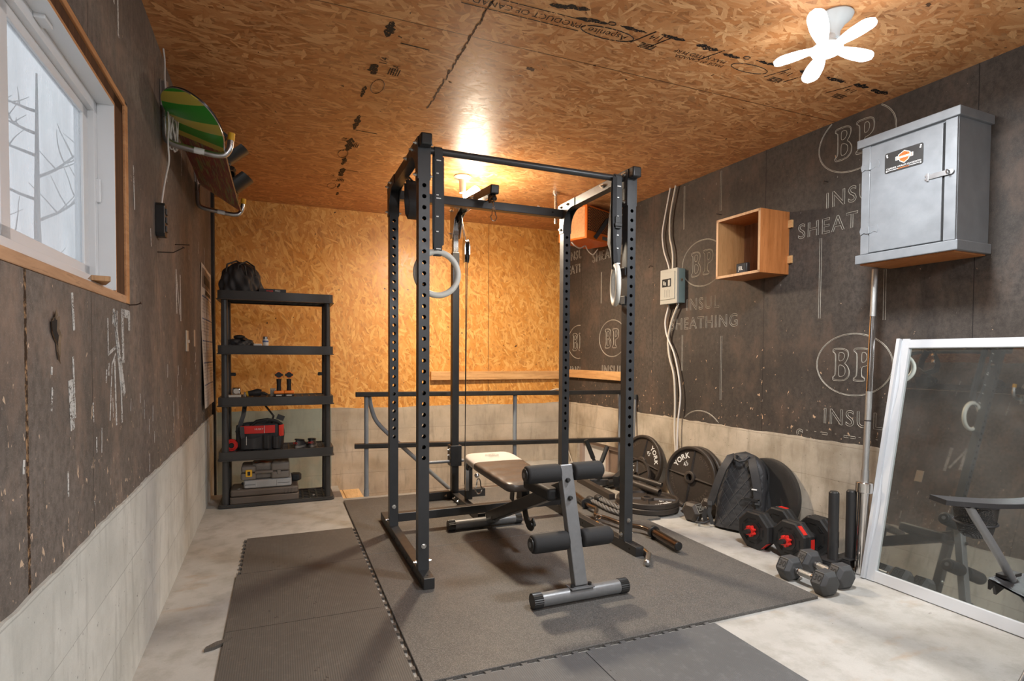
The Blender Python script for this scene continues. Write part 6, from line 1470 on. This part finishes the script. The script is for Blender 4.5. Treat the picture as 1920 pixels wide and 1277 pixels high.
def shoe(x, y, a, label):
    t = thing('sneaker', label, 'shoe', T(x, y, z3) @ Rz(a))
    # local: toe +y (towards the wall), heel -y
    def sole(i, j): a_ = 2*PI*i; L = .075; return (.030*math.cos(a_)*(1+.15*math.sin(a_)), L*math.sin(a_), .018*j)
    b = MB(); b.grid(sole, 40, 3); b.prism([sole(k/40, 1)[:2] for k in range(40)], .0175, .018); b.build('sole', M['ivory'] if False else simple('grey_sole', (.18, .17, .155), .7), t, smooth=40, world=False)
    def up(i, j):
        a_ = 2*PI*i; s_ = math.sin(a_); top = .040 if s_ < 0 else .040-.018*s_; k = 1-.30*j**1.6 if s_ < .2 else 1-.75*j**1.8
        return (.030*math.cos(a_)*k, .073*s_*(1-.18*j if s_ < 0 else 1-.42*j), .016+top*j)
    b = MB(); b.grid(up, 44, 12); b.build('upper', M['nylon'], t, smooth=60, world=False)
    b = MB(); b.tube([(.024*math.cos(2*PI*k/24), -.018+.040*math.sin(2*PI*k/24), .054-.008*math.sin(2*PI*k/24)+.0) for k in range(24)], .006, 8, closed=True); b.build('collar', M['rubber_black'], t, world=False)
    b = MB(); put_text(b, 'HD', .020, Matrix(((1, 0, 0, 0), (0, 0, -1, -.0745), (0, 1, 0, .036), (0, 0, 0, 1))), .0006, 1.2); b.build('red_emblem', M['red_plastic'], t, smooth=0, world=False)
shoe(.140, 4.40, -.55, 'black sneaker with a red heel emblem, left one of the pair'); shoe(.218, 4.41, -.15, 'black sneaker with a red heel emblem, right one of the pair')
# --- bottom shelf: three cases
z0_ = ztop(0)
def case_body(b, x0, x1, y0, y1, z0, z1, r=.018):
    P = []
    for cx, cy, a0 in ((x1-r, y1-r, 0), (x0+r, y1-r, PI/2), (x0+r, y0+r, PI), (x1-r, y0+r, 3*PI/2)):
        for k in range(5): a = a0+PI/2*k/4; P.append((cx+r*math.cos(a), cy+r*math.sin(a)))
    b.prism(P, z0, z1)
brown = simple('brown_grey_case_plastic', (.125, .102, .085), .5, 0, .15, 15, .2, 90); lgrey = simple('light_grey_case_plastic', (.40, .41, .415), .45, 0, .1, 15, .15, 90); mgrey = simple('taupe_case_plastic', (.20, .178, .155), .5, 0, .15, 15, .2, 90)
c = thing('tool_case', 'wide brown grey plastic case at the bottom of the stack of cases', 'tool case', T(-.102, 4.43, z0_))
b = MB(); case_body(b, -.225, .225, -.125, .12, 0, .048); b.build('case_base', brown, c, smooth=30, bev=.006, world=False)
b = MB(); case_body(b, -.222, .222, -.122, .118, .0505, .098); lid = b.build('case_lid', brown, c, smooth=30, bev=.012, seg=3, world=False)
b = MB()
for k in range(5): b.box(-.16+k*.014, -.155+k*.014, -.118, -.06, .0975, .1005)
for k in range(3): b.box(.13+k*.022, .142+k*.022, -.118, -.02, .0975, .1005); b.box(.13+k*.022, .142+k*.022, -.1245, -.120, .055, .09)
b.build('moulded_rib', brown, lid, smooth=0, bev=.001, world=False)
b = MB(); b.prism(ell(-.165, -.085, .012, .005, 16), .0985, .0995); b.build('white_sticker', M['white_paint'], lid, smooth=0, world=False)
c = thing('tool_case', 'light grey slim plastic case lying between the two darker cases on the floor shelf', 'tool case', T(-.082, 4.42, z0_+.101))
b = MB(); case_body(b, -.158, .156, -.10, .095, 0, .058); b.build('case_shell', lgrey, c, smooth=30, bev=.010, seg=3, world=False)
b = MB(); b.box(-.150, -.075, -.1035, -.099, .006, .050); b.box(.055, .150, -.1035, -.099, .006, .052); l_ = b.build('latch', lgrey, c, smooth=30, bev=.003, world=False)
b = MB(); b.box(-.148, -.082, -.1042, -.103, .0255, .0285); b.box(.062, .142, -.1042, -.103, .0255, .0285); b.build('latch_groove', M['hole'], l_, smooth=0, world=False)
b = MB(); b.sphere((-.165, -.05, .028), .014, sc=(.8, 1, .8)); b.build('end_knob', M['plastic_black'], c, world=False)
c = thing('tool_case', 'taupe plastic drill case with a yellow latch on top of the stack', 'tool case', T(-.098, 4.42, z0_+.1615))
b = MB()
case_body(b, -.160, -.060, -.105, .10, 0, .048); case_body(b, .035, .160, -.105, .10, 0, .050); case_body(b, -.09, .06, -.075, .10, 0, .050); b.build('case_base', mgrey, c, smooth=30, bev=.010, seg=3, world=False)
b = MB(); case_body(b, -.158, -.060, -.103, .10, .052, .098); case_body(b, .035, .158, -.103, .10, .052, .112); case_body(b, -.09, .06, -.078, .10, .052, .108); b.build('case_lid', mgrey, c, smooth=30, bev=.014, seg=3, world=False)
b = MB(); b.tube([(-.065, -.092, .050), (-.05, -.097, .052), (.03, -.097, .052), (.045, -.092, .050)], .0115, 12); b.build('carry_handle', mgrey, c, world=False)
b = MB(); b.box(-.128, -.086, -.112, -.103, .024, .074); ly = b.build('yellow_latch', M['yellow_plastic'], c, smooth=30, bev=.004, world=False)
b = MB(); b.box(-.116, -.098, -.1135, -.1115, .034, .062); b.build('latch_slot', M['rubber_black'], ly, smooth=0, bev=.001, world=False)
b = MB(); b.box(.075, .100, -.110, -.103, .030, .060); b.build('grey_latch', mgrey, c, smooth=30, bev=.003, world=False)
b = MB(); b.grid(lambda i, j: (-.07+.15*i, -.06+.07*j, .110+.004*math.sin(11*i+4*j)), 12, 6); b.build('rust_stain_top', simple('rusty_label_top', (.42, .14, .07), .7, 0, .6, 40), c, smooth=40, world=False)
b = MB(); b.prism([(0, 0), (.05, -.01), (.07, .03), (.06, .07), (.01, .09), (-.02, .05)], 0, .05); o = b.build('cloth_wad', M['nylon'], smooth=40, bev=.01, seg=3); o.location = (.078, 4.48, z0_+.1); tag(o, 'dark cloth wad tucked behind the right end of the grey case', 'cloth')
b = MB(); b.sphere((0, 0, .008), .008, sc=(1, .8, .7)); o = b.build('pebble', M['ivory']); o.location = (.225, 4.37, z0_); tag(o, 'tiny pale pebble on the grating of the bottom shelf', 'pebble')

# ================================================================ CALENDAR, SWITCH, OUTLET (left wall)
cal = thing('wall_calendar', 'long paper year calendar hanging on the left wall beside the shelving', 'calendar', on_left(4.545, .690))
# local x towards the camera; sheet 0.66 wide 0.97 high, lower corners curling
def sheet(i, j): return (.33-.66*i, .004+.010*math.sin(PI*i)*(1-j)+.016*(1-j)**3*abs(2*i-1)+.003*math.sin(5*i+7*j), .97*j)
b = MB(); b.grid(sheet, 22, 40); paper = b.build('paper_sheet', simple('cream_calendar_paper', (.62, .57, .52), .8, 0, .05, 6), cal, smooth=60, world=False)
def quad(b, i0, i1, j0, j1, off=.0012, n=6):
    b.grid(lambda i, j: (lambda p: (p[0], p[1]+off, p[2]))(sheet(i0+(i1-i0)*i, j0+(j1-j0)*j)), n, 2)
b = MB(); quad(b, .06, .94, .84, .975); b.build('header_photo', simple('dark_header_photo', (.20, .17, .15), .6, 0, .8, 9), paper, smooth=60, world=False)
b = MB(); quad(b, .18, .82, .87, .93, .002); quad(b, .30, .9, .80, .83, .002); b.build('header_motorcycle', M['rubber_black'], paper, smooth=60, world=False)
b = MB()
for k in range(5):
    z = .775-.155*k
    for c_ in range(6): quad(b, .06+.15*c_, .06+.15*c_+.12, z, z+.008, .002, 2)
b.build('blue_month_bar', simple('calendar_blue', (.10, .16, .30), .6), paper, smooth=60, world=False)
b = MB(); rq = random.Random(6)
for k in range(5):
    for r_ in range(5):
        for c_ in range(3):
            z = .755-.155*k-.022*r_; x_ = .06+.31*c_
            for d_ in range(7): quad(b, x_+.036*d_, x_+.036*d_+.016, z, z+.006, .0016, 1)
b.build('date_print', simple('calendar_grey_print', (.34, .32, .31), .7), paper, smooth=0, world=False)
def wall_plate(y, z, w, h, name, label, kind):
    t = thing(name, label, kind, on_left(y, z)); b = MB(); b.box(-w/2, w/2, 0, .006, -h/2, h/2); b.build('cover_plate', M['ivory'], t, smooth=0, bev=.002, world=False)
    b = MB(); b.box(-.005, .005, .006, .016, -.010, .006); b.build('toggle', M['ivory'], t, smooth=0, bev=.001, world=False); return t
wall_plate(3.535, 1.125, .070, .115, 'light_switch', 'cream light switch plate on the left wall, left of the calendar', 'switch')
t = MB(); t.box(-.03, .03, 0, .0012, -.05, .05); o = t.build('patch_label', simple('beige_paper_label', (.55, .44, .33), .8, 0, .2, 30), smooth=0); place(o, on_left(3.88, 1.150, .0004)); tag(o, 'torn beige paper patch on the left wall between the switch and the calendar', 'paper')

# ================================================================ SNOWBOARD, HANGERS, CORD
def hanger(y, label):
    t = thing('storage_hook', label, 'storage hook', on_left(y, 1.95))
    # local y out of wall
    P = [(0, .016, .265), (0, .016, .05), (0, .022, .018), (0, .050, .004), (0, .12, -.006), (0, .205, -.018), (0, .245, -.012), (0, .264, .018), (0, .270, .070)]
    b = MB(); b.tube(bent(P, 0), .0135, 16); b.build('steel_arm', M['galv'], t, world=False)
    b = MB(); b.tube([(0, .2685, .055), (0, .2715, .088)], .0150, 16); b.build('yellow_cap', M['yellow_plastic'], t, world=False)
    b = MB(); b.box(-.016, .016, 0, .006, .16, .27); b.build('mounting_plate', M['galv'], t, smooth=0, bev=.002, world=False)
    b = MB(); b.tube([(0, .125, -.0065), (0, .165, -.012)], .0138, 16); b.build('paper_label', M['white_paint'], t, world=False); return t
hanger(2.815, 'steel pipe storage hook with yellow tip under the near end of the snowboard'); hanger(3.957, 'steel pipe storage hook with yellow tip under the far end of the snowboard')
def snow_mat():
    t = NT('snowboard_base_graphic'); o = t.obj(); sp_ = t.n('ShaderNodeSeparateXYZ'); t.l(o, sp_.inputs[0]); X, Y = sp_.outputs[0], sp_.outputs[1]
    # zigzag bands of green and yellow near the nose, thin red and teal rays towards the tail
    v = t.math('ADD', t.math('MULTIPLY', X, .62), t.math('MULTIPLY', Y, -.55)); v = t.math('ADD', v, .05); band = t.math('PINGPONG', v, .055)
    gy = t.mix(t.math('GREATER_THAN', band, .033), (.045, .38, .035), (.66, .55, .10))
    ray = t.noise(t.map(o, scale=(1.1, 17, 1), rot=(0, 0, .12)), 3.0, 3, .6)
    rays = t.ramp(ray, [(.30, (.06, .26, .14)), (.41, (.42, .40, .12)), (.47, (.34, .05, .06)), (.56, (.20, .04, .06)), (.62, (.34, .32, .14)), (.72, (.20, .30, .26))])
    f = t.math('GREATER_THAN', t.math('ADD', X, t.math('MULTIPLY', Y, -.9)), .40)
    c = t.mix(f, gy, rays); return t.set(c, .28, 0, .5)
# local frame: x along board (nose -> tail), y across from wall edge to outer edge, z = deck side
yN, yT = 2.55, 4.12
p_w = Vector((lx_(3.3)+.020, 0, 2.095)); p_o = Vector((-.216, 0, 1.948)); ac = (p_o-p_w); Wb = ac.length; ac.normalize()
ax = Vector((0, 1, 0)); nz = ax.cross(ac); 
if nz.x < 0: nz = -nz
yy_ = nz.cross(ax); mS = Matrix((ax, yy_, nz)).transposed().to_4x4(); cen = (p_w+p_o)/2; mS.translation = Vector((cen.x, yN, cen.z))
sb = thing('snowboard', 'green and yellow snowboard with bindings resting on the two wall hooks', 'snowboard', mS)
L_ = yT-yN
def bwid(x):
    e = .155
    w = Wb/2*(.90+.10*((2*x/L_-1)**2))
    for d_ in (x, L_-x):
        if d_ < e: w *= math.sqrt(max(0, 1-((e-d_)/e)**2))**.92
    return max(w, .0005)
def bz(x):
    z = 0
    for d_ in (x, L_-x):
        if d_ < .24: z += .055*((.24-d_)/.24)**2
    return z+.004*math.sin(PI*x/L_)
n = 90; base = MB(); 
for nm, z0, z1, mt_, inset in (('base', -.005, -.001, snow_mat(), 1.0), ('deck', -.001, .005, simple('black_snowboard_deck', (.02, .02, .022), .3), 1.0)):
    b = MB(); vs = []
    for i in range(n+1):
        x = .0006+(L_-.0012)*(.5-.5*math.cos(PI*i/n)); w = bwid(x); z = bz(x); vs += [(x, -w, z+z0), (x, w, z+z0), (x, w, z+z1), (x, -w, z+z1)]
    fs = [(0,1,2,3), (n*4+3, n*4+2, n*4+1, n*4)]
    for i in range(n): fs += [(i*4+j, (i+1)*4+j, (i+1)*4+(j+1) % 4, i*4+(j+1) % 4) for j in range(4)]
    b.add(vs, fs); b.build(nm, mt_, sb, smooth=35, world=False)
b = MB(); P = [(x, bwid(x), bz(x)-.003) for x in [.0006+(L_-.0012)*(.5-.5*math.cos(PI*i/60)) for i in range(61)]]; b.tube(P, .0022, 6); b.tube([(p[0], -p[1], p[2]) for p in P], .0022, 6); b.build('steel_edge', M['galv'], sb, world=False)
def binding(xc, a):
    m = T(xc, 0, .006) @ Rz(a)
    r_ = MB(); r_.box(-.055, .055, -.12, .12, .0, .018, m); bd = r_.build('binding', M['plastic_black'], sb, smooth=30, bev=.006, world=False)
    b = MB(); hb = [(m @ Vector((.060*math.cos(t_), -.09-.055*math.sin(t_), z_))) for t_ in [PI*i/12 for i in range(13)] for z_ in (0,)]
    b.ribbon([m @ Vector((.062*math.cos(t_), -.085-.05*math.sin(t_), .07)) for t_ in [PI*i/14 for i in range(15)]], .11, m.to_3x3() @ Vector((0, -.3, 1)), .008)
    b.ribbon([m @ Vector((.062, -.08, .03)), m @ Vector((.064, .02, .055)), m @ Vector((.062, .10, .03))], .04, m.to_3x3() @ Vector((0, .1, 1)), .006); b.ribbon([m @ Vector((-.062, -.08, .03)), m @ Vector((-.064, .02, .055)), m @ Vector((-.062, .10, .03))], .04, m.to_3x3() @ Vector((0, .1, 1)), .006)
    b.build('highback', M['plastic_black'], bd, smooth=60, world=False)
    b = MB()
    for yy, zz2, w_ in ((-.02, .115, .050), (.075, .075, .036)):
        b.ribbon([m @ Vector((.066*math.cos(t_), yy, .03+(zz2-.03)*math.sin(t_)**.7 if math.sin(t_) > 0 else .03)) for t_ in [PI*i/14 for i in range(15)]], w_, m.to_3x3() @ Vector((0, 1, .2)), .008)
    b.box(-.02, .02, -.04, .0, .115, .128, m); b.build('binding_strap', M['rubber_black'], bd, smooth=50, world=False)
binding(.52, .25); binding(1.06, -.2)
# cord: white cord from the ceiling, bundled at the hook, then to the power strip
b = MB(); b.tube(spline([(lx_(2.85)+.016, 2.795, 2.345), (lx_(2.8)+.02, 2.80, 2.30), (lx_(2.8)+.022, 2.775, 2.20), (lx_(2.8)+.035, 2.79, 2.05), (lx_(2.8)+.030, 2.785, 1.95), (lx_(2.75)+.030, 2.815, 1.88), (lx_(2.75)+.022, 2.775, 1.80), (lx_(2.7)+.020, 2.72, 1.72), (lx_(2.7)+.018, 2.700, 1.668)], 3), .0035, 8)
cd = tag(b.build('extension_cord', M['cord_white']), 'white cord hanging from the ceiling past the near hook to the power strip', 'cord')
b = MB()
for k in range(7):
    cx_ = lx_(2.84)+.040+.002*k; b.tube([Vector((cx_+.012*math.sin(2*PI*i/22+k), 2.835+.016*math.cos(2*PI*i/22)+.003*k, 2.03+(.085+.006*(k % 3))*math.sin(2*PI*i/22))) for i in range(22)], .0028, 6, closed=True)
tag(b.build('cord_bundle', M['cord_white']), 'bundle of white cord looped over the near snowboard hook', 'cord')
ps = thing('power_strip', 'short black power strip hanging on the left wall below the snowboard', 'power strip', on_left(2.695, 1.600))
b = MB(); b.prism([(-.022, -.068), (.022, -.068), (.030, -.055), (.030, .055), (.022, .068), (-.022, .068), (-.030, .055), (-.030, -.055)], 0, .034, Matrix(((1, 0, 0), (0, 0, 1), (0, 1, 0))).to_4x4()); b.build('housing', M['plastic_black'], ps, smooth=0, bev=.003, world=False)
b = MB()
for z in (-.035, 0, .035): b.box(-.016, .016, .034, .040, z-.012, z+.012)
b.build('socket_cover', M['rubber_grey'], ps, smooth=0, bev=.002, world=False)

# ================================================================ LAMPS
def blade(b, m, L=.118, w=.062, th=.012, n=30):
    # rounded leaf panel: root narrow, wide body, rounded tip; local x outwards
    P = []
    for i in range(n+1):
        t_ = i/n; ww = w/2*(.45+.55*math.sin(min(1, t_*1.7)*PI/2)) if t_ < .75 else w/2*math.sqrt(max(0, 1-((t_-.75)/.25)**2)); P.append((L*t_, ww))
    b.prism(P+[(x, -y) for x, y in P[::-1]], -th/2, th/2, m)
near = thing('ceiling_lamp', 'lit white five-blade fan shaped lamp on the ceiling above the grey cabinet', 'ceiling lamp', T(1.945, 1.530, ZC))
hc = Vector((1.905, 1.528, ZC-.135))
b = MB(); b.lathe([(.001, 0), (.062, 0), (.066, -.006), (.060, -.018), (.040, -.034), (.022, -.060), (.020, -.085), (.001, -.085)], 40, T(1.945, 1.530, ZC)); b.build('ceiling_holder', M['lamp_white'], near, smooth=50)
b = MB(); b.cyl((1.945, 1.530, ZC-.07), hc+Vector((0, 0, .02)), .016, 20); b.lathe([(.020, .035), (.040, .020), (.050, .0), (.048, -.012), (.001, -.012)], 32, T(*hc)); b.build('lamp_neck', M['lamp_white'], near, smooth=40)
b = MB(); b.lathe([(.001, -.018), (.050, -.014), (.056, -.004), (.052, .006)], 36, T(*hc)); b.build('lit_hub', M['led_cool'], near, smooth=40)
for a, tilt in ((-88, .10), (142, -.20), (60, -.25), (-17, -.15), (205, .55)):
    m = T(*hc) @ Rz(math.radians(a)) @ T(.045, 0, 0) @ Ry(-tilt)
    b = MB(); blade(b, m, .140, .066); b.build('lit_blade', M['led_cool'], near, smooth=0, bev=.003)
    b = MB(); b.box(-.008, .012, -.016, .016, -.008, .008, m); b.build('blade_hinge', M['lamp_white'], near, smooth=0)
ll_ = area_light('ceiling_lamp_light', (hc.x, hc.y, hc.z-.03), .30, LAMP_NEAR, (.93, .965, 1.0)); ll_.parent = near; ll_.location = hc-Vector((1.945, 1.530, ZC))+Vector((0, 0, -.025))
lu_ = point_light('ceiling_lamp_glow', tuple(hc), .10, LAMP_NEAR*.18, (.93, .965, 1.0)); lu_.parent = near; lu_.location = hc-Vector((1.945, 1.530, ZC))+Vector((.0, 0, -.20))
far = thing('ceiling_lamp', 'lit lamp with one bright tilted panel on the ceiling behind the rack crossbar', 'ceiling lamp', T(1.222, 3.905, ZC))
b = MB(); b.lathe([(.001, 0), (.058, 0), (.062, -.006), (.055, -.016), (.030, -.026), (.001, -.028)], 40, T(1.222, 3.905, ZC)); b.build('ceiling_holder', M['ivory'], far, smooth=50)
b = MB(); b.cyl((1.222, 3.905, ZC-.02), (1.222, 3.905, ZC-.12), .026, 24, .022); b.build('lamp_socket', M['ivory'], far)
m = T(1.275, 3.905, ZC-.135) @ Ry(math.radians(-50))
b = MB(); b.prism(rrect(.150, .066, .022), -.010, .010, T(1.285, 3.885, 2.225) @ Rx(PI/2-.35) @ Rz(math.radians(42))); b.build('lit_panel', M['led_warm'], far, smooth=0, bev=.004)
pt = area_light('ceiling_lamp_light', (0, 0, 0), .20, LAMP_FAR, (1.0, .83, .62)); pt.parent = far; pt.location = (.06, -.005, -.205)
pg = point_light('ceiling_lamp_glow', (0, 0, 0), .07, LAMP_FAR*.5, (1.0, .83, .62)); pg.parent = far; pg.location = (.07, -.03, -.26)
# unseen fill lamp behind the camera, added to brighten the near room
back = thing('ceiling_lamp', 'added unseen fill lamp on the ceiling behind the camera', 'ceiling lamp', T(1.3, -.9, ZC))
b = MB(); b.lathe([(.001, 0), (.062, 0), (.066, -.006), (.060, -.018), (.040, -.034), (.022, -.060), (.020, -.12), (.001, -.12)], 40, T(1.3, -.9, ZC)); b.build('ceiling_holder', M['lamp_white'], back, smooth=50)
for a in range(0, 360, 72):
    b = MB(); blade(b, T(1.3, -.9, ZC-.13) @ Rz(math.radians(a)) @ T(.045, 0, 0), .14, .074); b.build('lit_blade', M['led_cool'], back, smooth=0)
bl_ = area_light('ceiling_lamp_light', (0, 0, 0), .40, LAMP_FILL, (.94, .97, 1.0)); bl_.parent = back; bl_.location = (0, 0, -.16)
bg_l = point_light('ceiling_lamp_glow', (0, 0, 0), .12, LAMP_FILL*.7, (.96, .97, 1.0)); bg_l.parent = back; bg_l.location = (0, 0, -.34)

# ================================================================ CAMP CHAIR
ch_ = thing('camping_chair', 'black folding camping chair with mesh cup holder in front of the mirror', 'camping chair', T(2.15, .66, FZ))
b = MB()
# near arm (right arm of a chair facing -x)
arm_ = [(1.735, 1.005, .648), (1.80, .99, .640), (1.92, .965, .628), (2.10, .945, .618), (2.40, .925, .640)]
b.ribbon(spline(arm_, 2), .050, (.15, 1, .10), .014); b.build('arm_sling', M['nylon'], ch_, smooth=50)
b = MB(); b.ribbon(spline([(a[0]+.0, a[1]-.53, a[2]) for a in arm_], 2), .072, (.15, 1, .10), .010); b.build('arm_sling', M['nylon'], ch_, smooth=50)
for dy in (0, -.53):
    b = MB(); b.tube(spline([(1.832, .978+dy, .628), (1.850, .975+dy, .600), (1.935, .960+dy, .490), (2.010, .955+dy, .395)], 3), .0115, 14); b.build('front_strut', M['bench_grey'], ch_)
    b = MB(); b.cyl((2.40, .92+dy, FZ), (2.50, .90+dy, .88), .0105, 14); b.build('back_pole', M['bench_grey'], ch_)
b = MB(); b.lathe([(.055, 0), (.055, -.006), (.050, -.05), (.042, -.085), (.030, -.098), (.001, -.10)], 28, T(1.915, 1.005, .620)); 
mesh_m = NT('black_mesh_net'); oo = mesh_m.obj(); sp2 = mesh_m.n('ShaderNodeSeparateXYZ'); mesh_m.l(oo, sp2.inputs[0]); mesh_m.set((.02, .02, .02), .7)
ha = mesh_m.math('ABSOLUTE', mesh_m.math('SINE', mesh_m.math('MULTIPLY', mesh_m.math('ADD', sp2.outputs[2], mesh_m.math('MULTIPLY', sp2.outputs[0], 1.0)), 700))); hb_ = mesh_m.math('ABSOLUTE', mesh_m.math('SINE', mesh_m.math('MULTIPLY', mesh_m.math('SUBTRACT', sp2.outputs[2], mesh_m.math('MULTIPLY', sp2.outputs[0], 1.0)), 700)))
mesh_m.l(mesh_m.math('GREATER_THAN', mesh_m.math('MAXIMUM', ha, hb_), .80), mesh_m.b.inputs['Alpha'])
cup = b.build('mesh_cup_holder', mesh_m.m, ch_, smooth=60)
b = MB(); b.tube([Vector((1.915+.056*math.cos(2*PI*i/28), 1.005+.056*math.sin(2*PI*i/28), .62)) for i in range(28)], .005, 8, closed=True); b.tube([Vector((1.915+.052*math.cos(2*PI*i/28), 1.005+.052*math.sin(2*PI*i/28), .565)) for i in range(28)], .0035, 8, closed=True); b.build('cup_rim', M['nylon'], cup)
b = MB(); b.grid(lambda i, j: (1.945+.42*i, .43+.555*j, .400-.045*math.sin(PI*j)-.06*i+.012*math.sin(PI*i)), 16, 18); b.grid(lambda i, j: (1.945+.42*i, .43+.555*j, .394-.045*math.sin(PI*j)-.06*i+.012*math.sin(PI*i)), 16, 18); b.build('seat_fabric', M['nylon'], ch_, smooth=60)
b = MB(); b.grid(lambda i, j: (2.43+.075*j, .42+.50*i, .36+.52*j+.0*i), 14, 10); b.build('back_fabric', M['nylon'], ch_, smooth=60)
b = MB(); b.prism([(0, 0), (.10, .02), (.09, -.03), (.03, -.05), (.02, -.02), (.0, -.03)], -.004, .004, Matrix(((1, 0, 0, 1.955), (0, 0, 1, .985), (0, 1, 0, .392), (0, 0, 0, 1)))); b.box(1.985, 2.06, .955, .985, .398, .408); b.build('corner_patch', M['plastic_black'], ch_, smooth=0, bev=.001)
for (p0, p1) in (((2.02, .95, .375), (2.16, .46, FZ+.02)), ((2.02, .46, .375), (2.10, .975, FZ+.02)), ((2.02, .95, .375), (2.40, .93, FZ+.02)), ((2.38, .95, .37), (2.045, .965, FZ+.02)), ((2.40, .42, .37), (2.05, .43, FZ+.02)), ((2.38, .95, .37), (2.42, .44, FZ+.02)), ((2.38, .44, .37), (2.42, .94, FZ+.02))):
    b = MB(); b.cyl(p0, p1, .0095, 12); b.build('leg', M['bench_grey'] if p0[0] > 2.3 else M['black_steel'], ch_)
for x, y in ((2.16, .46), (2.10, .975), (2.05, .43), (2.05, .965)):
    b = MB(); b.cyl((x, y, FZ), (x, y, FZ+.030), .016, 14, .013); b.build('foot_cap', M['plastic_black'], ch_)

# ================================================================ GROUPS OF LIKE THINGS
GROUPS = {'weight_plate': 'iron weight plates along the right wall', 'foam_tile': 'interlocking foam tiles round the rubber mats', 'rubber_mat': 'rubber mats under the rack',
          'hex_dumbbell': 'hex dumbbells on the floor by the right wall', 'adjustable_dumbbell': 'adjustable dumbbells by the backpack', 'gym_ring': 'gymnastic rings hung from the pull-up bar',
          'sneaker': 'pair of sneakers on the shelving', 'tool_case': 'tool cases stacked on the bottom shelf', 'cordless_drill': 'cordless drills on the third shelf', 'storage_hook': 'wall hooks under the snowboard',
          'power_cable': 'cables of the electrical panel', 'nail': 'nails in the walls', 'hitch_pin': 'hitch pins on the mat', 'ceiling_lamp': 'lamps on the ceiling', 'corner_cord': 'cords in the right rear corner'}
for o in SC.objects:
    k = o.name.split('.')[0]
    if o.parent is None and k in GROUPS and 'label' in o: o['group'] = GROUPS[k]
